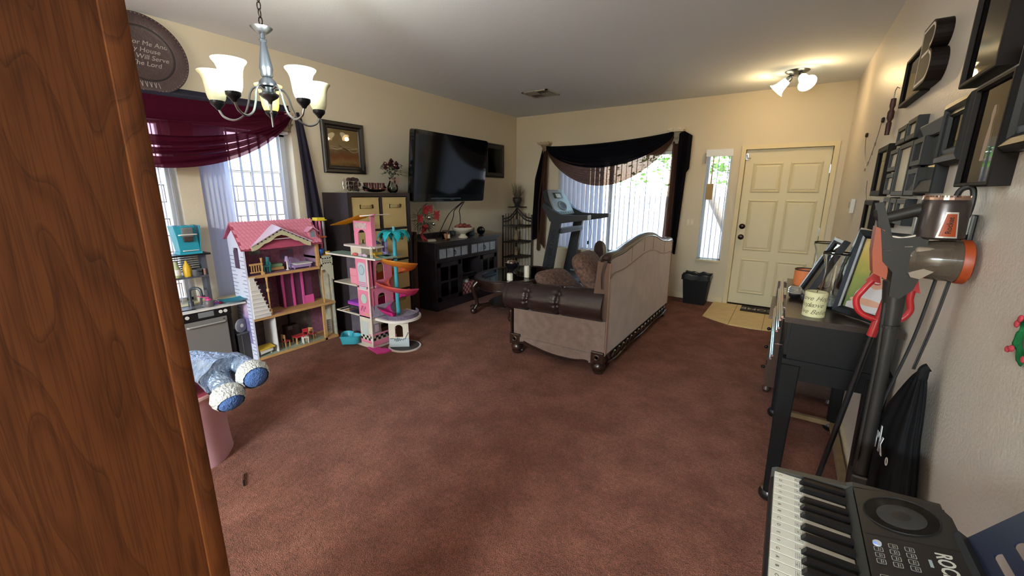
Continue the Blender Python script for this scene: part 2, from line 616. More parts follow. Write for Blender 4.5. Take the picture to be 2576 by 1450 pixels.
for nm, z, r in (('deadbolt', 1.077, 0.034), ('door_knob', 0.935, 0.03)):
    p = B(); Ry = Matrix.Rotation(PI / 2, 4, 'X')
    p.lathe([(0.0, 0.0), (0.036, 0.0), (0.036, 0.008), (0.03, 0.012)] + ([(0.03, 0.02), (0.022, 0.024), (0, 0.024)] if nm == 'deadbolt' else [(0.013, 0.014), (0.013, 0.03), (0.026, 0.036), (0.031, 0.05), (0.026, 0.062), (0.0, 0.066)]), (-0.5, yd - 0.001, z), 18, Ry)
    part(nm, p, BRONZE, door, smooth=True)
for z in (1.80, 1.05, 0.25):
    p = B(); p.box((dx1 - 0.004, yd - 0.012, z - 0.05), (dx1 + 0.012, yd - 0.001, z + 0.05)); part('hinge', p, NICKEL, door)
p = B(); p.tube([(-0.548, yd - 0.01, 1.99), (-0.548, yd - 0.03, 1.985), (-0.545, yd - 0.03, 1.95), (-0.50, yd - 0.028, 1.945)], 0.006, 6); p.box((-0.56, yd - 0.008, 1.935), (-0.53, yd - 0.001, 2.01)); part('door_guard', p, NICKEL, door)
b = B(); b.box((dx0, yd - 0.006, 0.004), (dx1, yd + 0.05, 0.02)); part('threshold', b, BRONZE, door)
b = B()
b.box((-0.57, YF + 0.076, 0), (-0.52, YF + 0.10, 2.06)); b.box((0.30, YF + 0.076, 0), (0.35, YF + 0.10, 2.06)); b.box((-0.57, YF + 0.076, 2.02), (0.35, YF + 0.10, 2.06))
b.box((-0.612, YF - 0.018, 0), (-0.562, YF + 0.075, 2.108)); b.box((0.342, YF - 0.018, 0), (0.392, YF + 0.075, 2.108)); b.box((-0.562, YF - 0.018, 2.056), (0.342, YF + 0.075, 2.108))
struct('trim_1', b, TRIM, bevel=0.004, label='cream casing around the front door')

# ---- tiled entry floor: every tile a part
def clip(poly, a, c, keep_lo, ax):
    out = []
    for i in range(len(poly)):
        p, q = poly[i], poly[(i + 1) % len(poly)]
        pi, qi = (p[ax] <= c) == keep_lo, (q[ax] <= c) == keep_lo
        if pi:
            out.append(p)
        if pi != qi:
            t = (c - p[ax]) / (q[ax] - p[ax])
            out.append((p[0] + t * (q[0] - p[0]), p[1] + t * (q[1] - p[1])))
    return out
region = [(-0.725, 6.265), (-0.735, 5.43), (-0.60, 5.32), (-0.42, 5.215), (-0.2, 5.20), (0.05, 5.24), (0.44, 5.22), (0.44, 6.265)]
grout = B(); grout.prism([(x, y, 0.001) for x, y in region], (0, 0, 0.004))
tf = struct('trim_2', grout, mat('grout', 'ab9164', 0.9), label='tiled entry landing in front of the door')
TILE = mat('entry_tile', 'd9bd85', 0.45, var=0.10, vs=9, stretch=(1, 4, 1))
gx = [-0.76, -0.425, -0.085, 0.255, 0.6]
gy = [4.9, 5.24, 5.90, 6.4]
for i in range(4):
    for j in range(3):
        po = region
        for a in ((gx[i] + .004, False, 0), (gx[i + 1] - .004, True, 0), (gy[j] + .004, False, 1), (gy[j + 1] - .004, True, 1)):
            if len(po) > 2:
                po = clip(po, None, a[0], a[1], a[2])
        if len(po) > 2:
            p = B(); p.prism([(x, y, 0.005) for x, y in po], (0, 0, 0.006)); part('tile', p, TILE, tf)

# ------------------------------------------------------------------ outside
CONC = mat('patio_concrete', 'a39c92', 0.9, var=0.08, vs=3)
b = B(); b.box((-9, YF + 0.22, -0.12), (6, YF + 9, -0.04)); struct('trim_3', b, CONC, label='concrete patio outside the front window')
b = B(); b.box((-9, -5, -0.12), (XL - 0.24, YF + 0.22, -0.04)); struct('trim_4', b, mat('gravel', 'b9a88f', 0.95, var=0.2, vs=60), label='gravel side yard')
# porch roof and post
STUC = mat('stucco', 'c9b49c', 0.9, bump=0.5, bs=90)
b = B(); b.box((XL - 0.9, YF + 0.22, 2.62), (XR + 0.4, YF + 0.75, 2.78)); struct('trim_5', b, STUC, label='porch roof edge over the front window')
b = B(); b.box((XL - 0.45, YB, 2.70), (XL - 0.24, YF + 0.2, 2.80)); struct('trim_6', b, STUC, label='eave over the side yard')
b = B(); b.box((-3.9, YF + 0.5, -0.05), (-3.35, YF + 1.5, 2.62)); b.box((-3.95, YF + 0.45, -0.05), (-3.3, YF + 1.55, 0.2)); single('porch_column', b, mat('pink_stucco', '9c857a', 0.9, bump=0.4, bs=90), 'square stucco porch column seen through the left of the front window', 'column')
# low garden wall with openings
gw = B()
for xa in [i * 0.62 - 8.0 for i in range(22)]:
    pass
garden = thing('garden_wall', 'pale low wall with a row of square openings beyond the patio', 'wall', (-2.0, YF + 6.0, -0.05))
b = B(); b.box((-8.5, YF + 5.9, -0.05), (5.5, YF + 6.1, 0.98)); b.box((-8.5, YF + 5.9, 1.22), (5.5, YF + 6.1, 1.42)); part('wall_band', b, mat('pale_block', 'aaa6a0', 0.9), garden)
for i in range(24):
    b = B(); b.box((-8.4 + i * 0.58, YF + 5.92, 0.98), (-8.4 + i * 0.58 + 0.34, YF + 6.08, 1.22)); part('block', b, MATS['pale_block'], garden)
# tree with leaning trunk beyond the window
LEAF = mat('tree_leaf', '5f8a33', 0.7, var=0.4, vs=3)
tr = thing('shade_tree', 'green leafy tree with a leaning grey trunk seen through the front window', 'tree', (-0.9, YF + 3.0, -0.05))
b = B(); b.tube(spline([(-0.75, YF + 3.0, -0.08), (-0.95, YF + 3.0, 0.7), (-1.35, YF + 3.02, 1.5), (-1.75, YF + 3.1, 2.4), (-1.9, YF + 3.3, 3.4)]), 0.11, 10); part('trunk', b, mat('bark', '6e6558', 0.95, bump=0.8, bs=30), tr, smooth=True)
b = B()
for i in range(5200):
    cx, cy, cz = random.gauss(-0.9, 1.6), YF + 4.6 + random.gauss(0, 1.0), 3.0 + random.gauss(0, 0.75)
    if cz < 1.55 + 0.3 * random.random():
        continue
    R = Matrix.Rotation(random.random() * 6.3, 4, 'Z') @ Matrix.Rotation(random.random() * 3, 4, 'X')
    a = 0.05 + 0.05 * random.random()
    q = [Vector((cx, cy, cz)) + R @ Vector(v) for v in ((-a, 0, 0), (0, -a * .55, 0.01), (a, 0, 0), (0, a * .55, 0.01))]
    b.face(q)
part('leaves', b, LEAF, tr, stuff=True)
# concrete block wall of the side yard, each block a part
bw_ = thing('block_wall', 'sunlit grey concrete block wall outside the dining window', 'wall', (XL - 2.3, 2.0, -0.05))
blk = B(); blk.box((-0.095, -0.195, 0), (0.095, 0.195, 0.192)); bm_ = mesh_of(blk, 'block', mat('block_concrete', 'a8a39c', 0.95, bump=0.8, bs=40, bd=0.01), None, False, 0.006)
for j in range(9):
    for i in range(16):
        o = bpy.data.objects.new('block', bm_)
        o.location = (0, -2.9 + i * 0.4 + (0.2 if j % 2 else 0), j * 0.202)
        COL.objects.link(o); o.parent = bw_
b = B(); b.box((XL - 2.37, -1.2, -0.05), (XL - 2.23, 5.4, 1.75)); part('mortar', b, mat('mortar', '6a6764', 0.95), bw_)
b = B(); b.box((XL - 2.42, -1.2, 1.768), (XL - 2.18, 5.4, 1.81)); part('wall_cap', b, MATS['block_concrete'], bw_)
# ------------------------------------------------------------------ ceiling fittings
GUN = mat('gunmetal', '5c6168', 0.32, metal=0.9)
DGUN = mat('dark_gunmetal', '26282b', 0.35, metal=0.7)
SHADE_OFF = mat('frosted_glass', 'd6d2ae', 0.35, sss=0.2)
SHADE_ON = mat('frosted_glass_lit', 'eef4ea', 0.4, emit='e9fff4', es=2.6)
SHADE_WARM = mat('frosted_glass_warm', 'efdca0', 0.4, emit='ffc030', es=1.3)
CX, CY = -2.2, 1.146
ch = thing('chandelier', 'five-arm chandelier with bell glass shades hanging on a chain', 'chandelier', (CX, CY, 1.80))
b = B(); b.lathe([(0, 2.751), (0.062, 2.75), (0.06, 2.735), (0.02, 2.715), (0, 2.71)][::-1], (CX, CY, 0), 20); part('ceiling_canopy', b, GUN, ch, smooth=True)
z = 2.262
k = 0
while z < 2.70:
    b = B(); a = PI / 2 * (k % 2) + 0.5
    pts = [(CX + 0.0085 * math.cos(t) * math.cos(a), CY + 0.0085 * math.cos(t) * math.sin(a), z + 0.021 + 0.019 * math.sin(t)) for t in [2 * PI * i / 12 for i in range(12)]]
    b.tube(pts, 0.0026, 6, closed=True); part('chain_link', b, BRONZE, ch, smooth=True)
    z += 0.032; k += 1
b = B(); b.lathe([(0, 2.222), (0.012, 2.224), (0.03, 2.236), (0.045, 2.25), (0.048, 2.254), (0.04, 2.256), (0.012, 2.258), (0, 2.262)], (CX, CY, 0), 24); part('drip_dish', b, NICKEL, ch, smooth=True)
b = B(); b.lathe([(0, 2.035), (0.022, 2.037), (0.027, 2.045), (0.026, 2.06), (0.03, 2.075), (0.029, 2.085), (0.013, 2.185), (0.0125, 2.192), (0.017, 2.196), (0.017, 2.202), (0.011, 2.206), (0.011, 2.225), (0, 2.226)], (CX, CY, 0), 20); part('column', b, GUN, ch, smooth=True)
b = B(); b.lathe([(0, 1.915), (0.008, 1.917), (0.012, 1.93), (0.035, 1.945), (0.043, 1.955), (0.043, 1.962), (0.03, 1.968), (0.03, 1.99), (0.043, 1.996), (0.043, 2.002), (0.035, 2.02), (0.02, 2.036), (0, 2.038)], (CX, CY, 0), 22); part('hub', b, GUN, ch, smooth=True)
b = B(); b.lathe([(0, 1.81), (0.004, 1.811), (0.0045, 1.87), (0.008, 1.876), (0.004, 1.882), (0.008, 1.916), (0, 1.918)], (CX, CY, 0), 10); part('finial', b, NICKEL, ch, smooth=True)
th0 = math.atan2(CY, CX)
R_ = 0.235
lampdefs = []
for i in range(5):
    a = th0 + 2 * PI * i / 5
    ux, uy = math.cos(a), math.sin(a)
    P_ = lambda r, z: (CX + r * ux, CY + r * uy, z)
    b = B(); b.tube(spline([P_(0.03, 1.985), P_(0.06, 1.992), P_(0.085, 1.965), P_(0.10, 1.91), P_(0.125, 1.86), P_(0.17, 1.836), P_(0.215, 1.85), P_(R_, 1.885)], 5), 0.0052, 8)
    part('arm', b, NICKEL, ch, smooth=True)
    b = B(); b.lathe([(0, 1.878), (0.008, 1.88), (0.014, 1.89), (0.024, 1.90), (0.03, 1.908), (0.031, 1.924), (0, 1.926)], P_(R_, 0), 18); part('socket_cup', b, DGUN, ch, smooth=True)
    kind = {0: SHADE_WARM, 1: SHADE_OFF, 4: SHADE_OFF, 2: SHADE_ON, 3: SHADE_ON}[i]
    b = B()
    pr_ = [(0.03, 1.92), (0.036, 1.93), (0.041, 1.95), (0.044, 1.985), (0.047, 2.01), (0.054, 2.03), (0.066, 2.046), (0.067, 2.05)]
    b.lathe(pr_ + [(r - 0.003, zz) for r, zz in pr_[::-1]], P_(R_, 0), 26, closed=True)
    part('shade', b, kind, ch, smooth=2, label={0: 'warm lit glass shade', 1: 'unlit glass shade', 4: 'unlit glass shade', 2: 'brightly lit white glass shade', 3: 'brightly lit white glass shade'}[i])
    b = B(); b.lathe([(0, 1.925), (0.012, 1.926), (0.012, 1.945), (0.024, 1.97), (0.026, 1.985), (0.018, 2.003), (0, 2.008)], P_(R_, 0), 14)
    part('bulb', b, {0: mat('bulb_warm', 'ffe9b0', 0.4, emit='ffd070', es=6), 1: mat('bulb_off', 'eeeeea', 0.4)}.get(i if i in (0, 1) else (1 if i == 4 else 9)) or mat('bulb_cool', 'ffffff', 0.4, emit='f0fff8', es=8), ch, smooth=True)
    if i in (0, 2, 3):
        lamp('chandelier_bulb', 'POINT', P_(R_, 2.06), 24 if i else 12, (0.93, 1.0, 0.96) if i else (1.0, 0.82, 0.5), 0.03)

# two-bell flush fitting by the door
FX, FY = -0.12, 5.52
fl_ = thing('ceiling_light', 'small ceiling light with two lit bell shades above the front door', 'ceiling light', (FX, FY, HC - 0.2))
b = B(); b.lathe([(0, -0.045), (0.05, -0.042), (0.075, -0.025), (0.105, -0.012), (0.112, -0.002), (0.11, 0), (0, 0)], (FX, FY, HC), 26); part('ceiling_plate', b, NICKEL, fl_, smooth=True)
FSH = mat('bell_glass_lit', 'fff6e0', 0.4, emit='fff0c4', es=5.0)
for sx_, sy_ in ((-0.92, 0.25), (0.55, -0.84)):
    ax = Vector((sx_ * 0.75, sy_ * 0.75, -0.66)).normalized()
    Rq = Vector((0, 0, 1)).rotation_difference(ax).to_matrix().to_4x4()
    base = Vector((FX + sx_ * 0.05, FY + sy_ * 0.05, HC - 0.045))
    b = B(); b.lathe([(0, 0.0), (0.022, 0.002), (0.03, 0.02), (0.032, 0.05), (0, 0.052)], base, 16, Rq); part('lamp_holder', b, NICKEL, fl_, smooth=True)
    b = B(); pr_ = [(0.032, 0.045), (0.04, 0.06), (0.045, 0.09), (0.052, 0.13), (0.066, 0.16), (0.085, 0.178)]
    b.lathe(pr_ + [(r - 0.003, zz) for r, zz in pr_[::-1]], base, 24, Rq, closed=True); part('shade', b, FSH, fl_, smooth=2)
    b = B(); b.lathe([(0, 0.05), (0.014, 0.052), (0.03, 0.09), (0.03, 0.11), (0.016, 0.13), (0, 0.134)], base, 14, Rq); part('bulb', b, mat('bulb_soft', 'fff4d8', 0.4, emit='ffe6b0', es=10), fl_, smooth=True)
    lamp('entry_bulb', 'POINT', base + ax * 0.22, 7, (1.0, 0.69, 0.33), 0.04)

# ceiling register
vt = thing('ceiling_vent', 'white louvred air vent in the ceiling', 'vent', (-2.87, 4.965, HC - 0.02))
b = B()
vx0, vx1, vy0, vy1 = -3.06, -2.69, 4.79, 5.14
for a, c in (((vx0, vy0), (vx1, vy0 + .03)), ((vx0, vy1 - .03), (vx1, vy1)), ((vx0, vy0), (vx0 + .03, vy1)), ((vx1 - .03, vy0), (vx1, vy1)), ((-2.882, vy0), (-2.868, vy1)), ((vx0, 4.958), (vx1, 4.972))):
    b.box((a[0], a[1], HC - 0.012), (c[0], c[1], HC - 0.001))
VM = mat('vent_enamel', 'a9a49a', 0.45)
part('frame', b, VM, vt, bevel=0.002)
b = B(); b.box((vx0 + .02, vy0 + .02, HC - 0.003), (vx1 - .02, vy1 - .02, HC - 0.0005)); part('duct_opening', b, mat('duct_dark', '1b1a19', 0.8), vt)
for q, (xa, ya, ax) in enumerate(((vx0 + .03, vy0 + .03, 0), (-2.868, vy0 + .03, 1), (vx0 + .03, 4.972, 1), (-2.868, 4.972, 0))):
    for i in range(6):
        b = B(); Rt = Matrix.Rotation(0.8, 4, 'X')
        L = 0.148
        t = 0.012 + i * 0.024
        if ax == 0:
            b.T = Matrix.Translation((xa + L / 2, ya + t, HC - 0.009)) @ Rt
        else:
            b.T = Matrix.Translation((xa + t, ya + 0.078, HC - 0.009)) @ Matrix.Rotation(PI / 2, 4, 'Z') @ Rt
        b.box((-L / 2, -0.009, -0.0007), (L / 2, 0.009, 0.0007)); part('louvre', b, VM, vt)

# kitchen ceiling fixture behind the camera (lights this end of the room)
kl = thing('kitchen_ceiling_light', 'rectangular ceiling light of the kitchen behind the camera', 'ceiling light', (-0.45, -4.6, HC - 0.09))
b = B(); b.box((-1.35, -4.94, HC - 0.03), (0.42, -4.26, HC)); part('housing', b, WHITEP, kl)
b = B(); b.box((-1.3, -4.9, HC - 0.085), (0.4, -4.3, HC - 0.03), bev=0.02); part('diffuser', b, mat('lit_acrylic', 'ffffff', 0.5, emit='fff6ea', es=4), kl)
kal = lamp('kitchen_light', 'AREA', (-0.45, -4.6, HC - 0.095), 1330, (0.80, 0.94, 1.0), 1.7)
kal.data.shape = 'RECTANGLE'; kal.data.size_y = 0.6

# ------------------------------------------------------------------ blinds
VANE = bpy.data.materials.new('vane_vinyl'); VANE.use_nodes = True
_t = VANE.node_tree; _t.nodes.clear()
_o = _t.nodes.new('ShaderNodeOutputMaterial'); _mx = _t.nodes.new('ShaderNodeMixShader'); _mx.inputs[0].default_value = 0.5
_d = _t.nodes.new('ShaderNodeBsdfDiffuse'); _d.inputs[0].default_value = lin('dfe0e6')
_l = _t.nodes.new('ShaderNodeBsdfTranslucent'); _l.inputs[0].default_value = lin('c9cfe0')
_t.links.new(_d.outputs[0], _mx.inputs[1]); _t.links.new(_l.outputs[0], _mx.inputs[2]); _t.links.new(_mx.outputs[0], _o.inputs[0])
def vane_mesh(h):
    b = B()
    b.grid(lambda u, v: ((u - .5) * .089, 0.006 * (1 - (2 * u - 1) ** 2), -h * v), 4, 1)
    return mesh_of(b, 'vane', VANE, None, 2)
def blind(name, label, head_a, head_b, z0, z1, spots, mesh):
    t = thing(name, label, 'blind', ((head_a[0] + head_b[0]) / 2, (head_a[1] + head_b[1]) / 2, z0))
    b = B(); b.box(head_a, head_b); part('headrail', b, WHITEF, t, bevel=0.004)
    for (x, y, a) in spots:
        o = bpy.data.objects.new('vane', mesh); o.parent = t; COL.objects.link(o)
        o.location = Vector((x, y, z1)) - t.location
        o.rotation_euler = (0, 0, a)
    return t
vm1 = vane_mesh(1.46)
sp = [(XL - 0.06, 0.45 + i * 0.012, 1.0) for i in range(6)]
sp += [(XL - 0.06, 1.235, -0.3), (XL - 0.06, 1.30, -0.3)]
sp += [(XL - 0.055, 1.51 + i * 0.036, 1.25 - 0.05 * i) for i in range(6)]
sp += [(XL - 0.055, 1.75 + i * 0.088, -0.25 + 0.05 * (i % 2)) for i in range(6)]
blind('dining_blind', 'white vertical blind with open vanes behind the burgundy swag', (XL - 0.10, 0.37, 2.03), (XL - 0.02, 2.28, 2.06), 0.6, 2.03, sp, vm1)
vm2 = vane_mesh(1.455)
sp = []
for i in range(23):
    x = -3.22 + i * 0.0775
    sp.append((x, YF + 0.05, 1.15 if i < 10 else 1.75 + 0.05 * (i % 3)))
blind('front_blind', 'white vertical blind in the wide front window behind the treadmill', (-3.255, YF + 0.015, 2.045), (-1.475, YF + 0.085, 2.085), 0.6, 2.045, sp, vm2)
vm3 = vane_mesh(1.40)
vb = blind('narrow_blind', 'narrow vertical blind in the side window left of the front door', (-1.03, YF - 0.028, 1.985), (-0.705, YF + 0.03, 2.075), 0.6, 1.99, [(-0.995 + i * 0.062, YF + 0.02, 1.6 + 0.07 * (i % 2)) for i in range(5)], vm3)
b = B(); b.box((-1.045, YF - 0.03, 1.90), (-1.028, YF + 0.0, 2.03)); part('end_bracket', b, mat('grey_tin', '8e8a80', 0.5), vb)
b = B(); b.box((-0.985, YF - 0.035, 1.42), (-0.90, YF - 0.012, 1.63), bev=0.004)
b.box((-0.94, YF - 0.028, 1.63), (-0.93, YF - 0.02, 1.99))
single('hanging_box', b, mat('tan_board', 'a68d62', 0.7), 'small flat tan box hanging on the narrow blind', 'box')

# ------------------------------------------------------------------ curtains
def fold(u, v, f, a, ph=0.0):
    return a * math.sin(f * v * 2 * PI + ph + 3.0 * math.sin(u * PI)) + 0.4 * a * math.sin(2.7 * f * v * 2 * PI + 5 * u)
def swag(name, pa, pb, nrm, sag0, sag1, top_sag, m, parent, folds=5, amp=0.02, nu=44, nv=40, pw=0.9, bulge=0.06):
    """cloth hung between pa and pb, its top edge sagging top_sag and its lower edge sag1"""
    pa, pb, nrm = Vector(pa), Vector(pb), Vector(nrm)
    def f(u, v):
        s_ = (4 * u * (1 - u)) ** pw
        p = pa.lerp(pb, u)
        d = top_sag * s_ + v * (sag0 + (sag1 - top_sag) * s_)
        p = p + Vector((0, 0, -d)) + nrm * (0.025 + bulge * s_ * math.sin(v * PI * 0.8) + fold(u, v, folds, amp) * (0.25 + 0.75 * s_))
        return p
    b = B(); b.grid(f, nu, nv)
    return part(name, b, m, parent, smooth=2)
BLKCL = sheer('black_voile', '14141b', 0.93)
BURG = sheer('burgundy_voile', '5a1a30', 0.52)
BURG2 = sheer('burgundy_voile_gathered', '471426', 0.86)
BROWN = sheer('brown_voile', '5a4136', 0.80)
NAVY = mat('dark_curtain', '23202e', 0.85, bump=0.2, bs=250, spec=0.2, sheen=0.1)
dc = thing('dining_swag', 'burgundy sheer swag with black top over the dining window', 'curtain', (XL + 0.06, 1.2, 1.7))
swag('black_swag', (XL + 0.05, 0.12, 2.235), (XL + 0.05, 2.26, 2.275), (1, 0, 0), 0.05, 0.10, 0.0, NAVY, dc, 2, 0.012, 30, 14, 0.6, 0.03)
swag('sheer_swag', (XL + 0.04, 0.12, 2.19), (XL + 0.04, 2.27, 2.235), (1, 0, 0), 0.055, 0.47, 0.02, BURG, dc, 5, 0.013, 50, 60, 0.8)
for k, (va, vb_) in enumerate(((0.05, 0.30), (0.42, 0.52), (0.58, 0.64), (0.74, 0.80), (0.86, 1.0))):
    pass
for k, (za, zb, sa, sb) in enumerate(((2.188, 2.236, 0.03, 0.17), (2.182, 2.20, 0.285, 0.335), (2.18, 2.195, 0.37, 0.395), (2.175, 2.19, 0.43, 0.49))):
    pa, pb = Vector((XL + 0.055, 0.12, za - .01)), Vector((XL + 0.055, 2.275, zb))
    def f(u, v, sa=sa, sb=sb, pa=pa, pb=pb, k=k):
        s_ = (4 * u * (1 - u)) ** 0.8
        p = pa.lerp(pb, u)
        return p + Vector((0.012 + 0.065 * s_ + 0.008 * math.sin(9 * v + 4 * u + k), 0, -(sa + (sb - sa) * v) * s_ - 0.025 * v))
    b = B(); b.grid(f, 40, 8); part('gathered_fold', b, BURG2, dc, smooth=2)
def corbel(name, label, T, m, w=0.15, h=0.17, d=0.11):
    """small leaf capital that carries the cloth: abacus, bell, leaves"""
    t = thing(name, label, 'corbel', T @ Vector((0, 0, 0)))
    b = B(T); b.box((-w * .55, -0.01, h * .86), (w * .55, d * 1.1, h)); b.box((-w * .48, -0.005, h * .78), (w * .48, d * .95, h * .86)); part('abacus', b, m, t, bevel=0.004)
    b = B(T); b.grid(lambda u, v: (math.cos(PI * u) * (w * .22 + w * .22 * v ** 2), math.sin(PI * u) * (d * .4 + d * .4 * v ** 2), h * .78 * v), 12, 6); part('bell', b, m, t, smooth=2, thick=0.004)
    for i in range(5):
        a = PI * (0.1 + 0.2 * i)
        for lv, (zz, hh) in enumerate(((0.0, .45), (h * .32, .44))):
            c = Vector((math.cos(a) * w * .25, math.sin(a) * d * .45, zz))
            o_ = Vector((math.cos(a), math.sin(a), 0)); s_ = Vector((-math.sin(a), math.cos(a), 0))
            b = B(T); b.grid(lambda u, v, c=c, o_=o_, s_=s_: c + s_ * ((u - .5) * w * .26 * math.sin(PI * min(1, v + .15))) + o_ * (0.004 + lv * .01 + 0.03 * v ** 3 + 0.006 * math.cos((u - .5) * 6)) + Vector((0, 0, h * hh * (v - 0.35 * max(0, v - .8)))), 4, 6)
            part('leaf', b, m, t, smooth=2, thick=0.003)
    return t
STONE = mat('antique_plaster', 'b3a288', 0.8, var=0.25, vs=30)
corbel('corbel', 'small tan leaf corbel at the right end of the burgundy swag', T_axes((XL, 2.25, 2.05), (0, -1, 0), (1, 0, 0), (0, 0, 1)) @ Matrix(((1, 0, 0, 0), (0, 1, 0, 0), (0, 0, 1, 0), (0, 0, 0, 1))), STONE, 0.14, 0.17, 0.07)
def tail(name, b, m, parent, f, nu, nv):
    b.grid(f, nu, nv)
    return part(name, b, m, parent, smooth=2)
ct = thing('curtain_tail', 'dark navy curtain tail hanging right of the dining window', 'curtain', (XL + 0.06, 2.42, 0.9))
def f(u, v):
    w = 0.075 + 0.10 * min(1, v * 1.4)
    return (XL + 0.055 + 0.02 * math.sin(u * 4 * PI) * (0.4 + v) - (0.03 * (1 - v) ** 4), 2.345 + w * (u - 0.15) + 0.035 * v, 2.24 - 1.40 * v - 0.05 * (2 * u - 1) ** 2 * (1 - v) - 0.05 * u * v)
tail('cloth', B(), NAVY, ct, f, 24, 30)

fc = thing('front_swag', 'black and brown sheer swag over the front window', 'curtain', (-2.45, YF - 0.06, 0.6))
A_, B_ = (-3.46, YF - 0.06, 2.245), (-1.46, YF - 0.06, 2.335)
swag('black_swag', A_, B_, (0, -1, 0), 0.05, 0.36, 0.05, BLKCL, fc, 4, 0.012, 50, 40, 0.75)
swag('brown_swag', (-3.46, YF - 0.045, 2.21), (-1.46, YF - 0.045, 2.28), (0, -1, 0), 0.035, 0.60, 0.19, BROWN, fc, 6, 0.013, 60, 60, 0.8)
tl = thing('left_swag_tail', 'black and brown curtain tail behind the treadmill console', 'curtain', (-3.6, YF - 0.06, 0.57))
tail('black_cloth', B(), BLKCL, tl, lambda u, v: (-3.50 - 0.16 * u * min(1, 0.35 + 2.2 * v) - 0.07 * v, YF - 0.05 - 0.02 * math.sin(u * 3 * PI) - 0.03 * v, 2.24 - 0.07 * u - 1.50 * v), 18, 26)
tail('brown_cloth', B(), BROWN, tl, lambda u, v: (-3.42 - 0.15 * u * min(1, 0.5 + v) - 0.02 * v, YF - 0.075 - 0.025 * math.sin(u * 4 * PI + 1) - 0.02 * v, 2.20 - 0.04 * u - (1.60 + 0.06 * math.sin(u * 9)) * v), 22, 26)
tr_ = thing('right_swag_tail', 'long black and brown curtain tail between the front window and light switch', 'curtain', (-1.35, YF - 0.06, 0.6))
tail('brown_cloth', B(), BROWN, tr_, lambda u, v: (-1.47 + 0.14 * u - 0.03 * v, YF - 0.05 - 0.02 * math.sin(u * 4 * PI) - 0.02 * v, 2.20 - (1.38 + 0.05 * u) * v), 18, 26)
tail('black_cloth', B(), BLKCL, tr_, lambda u, v: (-1.385 + 0.165 * u * (1 if v < 0.27 else 0.8 - 0.35 * (v - .27)) + 0.02 * v * (1 - u), YF - 0.085 - 0.028 * math.sin(u * 3 * PI + 0.6) - 0.02 * v, 2.33 - 0.10 * abs(u - 0.35) - (1.62 + 0.08 * (1 - u)) * v), 20, 30)
corbel('corbel', 'leaf capital corbel at the left end of the front window swag', T_axes((-3.5, YF, 2.12), (1, 0, 0), (0, -1, 0), (0, 0, 1)), STONE, 0.2, 0.19, 0.12)
corbel('corbel', 'white leaf capital corbel at the right end of the front window swag', T_axes((-1.43, YF, 2.17), (1, 0, 0), (0, -1, 0), (0, 0, 1)), mat('white_plaster', 'd6cdb8', 0.75, var=0.15, vs=40), 0.2, 0.2, 0.12)
# ------------------------------------------------------------------ oak cabinet in the left foreground
oc = thing('oak_cabinet', 'tall oak cabinet side panel filling the left foreground', 'cabinet', (-0.96, -0.15, 0))
b = B(); b.box((-1.12, -0.55, 0.0), (-0.806, 0.222, 2.35), bev=0.002); part('side_panel', b, OAK, oc)
b = B(); b.box((-0.835, 0.205, 0.0), (-0.800, 0.238, 2.35), bev=0.010); part('edge_strip', b, OAK, oc, smooth=True)
b = B(); b.box((-1.10, 0.222, 0.1), (-0.85, 0.24, 2.3), bev=0.003); part('door', b, OAK, oc)

# ------------------------------------------------------------------ framed pictures, generic
def ring(b, w, h, levels):
    """mitred moulding: levels = (inset from the outer edge, height off the wall)"""
    pts = [[(i, i, hh), (w - i, i, hh), (w - i, h - i, hh), (i, h - i, hh)] for i, hh in levels]
    for k in range(len(pts) - 1):
        for q in range(4):
            b.face([pts[k][q], pts[k][(q + 1) % 4], pts[k + 1][(q + 1) % 4], pts[k + 1][q]])
MATB = mat('mat_board', 'e6e0d2', 0.8)
FGLASS = glass('picture_glass', 'fafafa', 0.02, 1.3)
def framed(name, label, T, w, h, levels, fm, printm, board=0.0, boardm=None, glazed=True, group=None, back=0.004, cat='picture'):
    t = thing(name, label, cat, T @ Vector((w / 2, 0, 0)), group)
    b = B(T); ring(b, w, h, levels); bmesh.ops.remove_doubles(b.bm, verts=b.bm.verts, dist=1e-5); part('frame', b, fm, t)
    i = levels[-1][0]
    zz = max(back, levels[-1][1] - 0.004)
    if board > 0:
        b = B(T)
        ring(b, w, h, [(i - 0.002, zz), (i + board, zz), (i + board + 0.003, zz - 0.003)])
        part('mat_board', b, boardm or MATB, t)
    j = i + board
    b = B(T); b.box((j - 0.002, j - 0.002, 0.001), (w - j + 0.002, h - j + 0.002, zz - 0.003)); part('print', b, printm, t)
    if glazed:
        b = B(T); b.box((i, i, zz + 0.0005), (w - i, h - i, zz + 0.002)); part('glass', b, FGLASS, t)
    return t
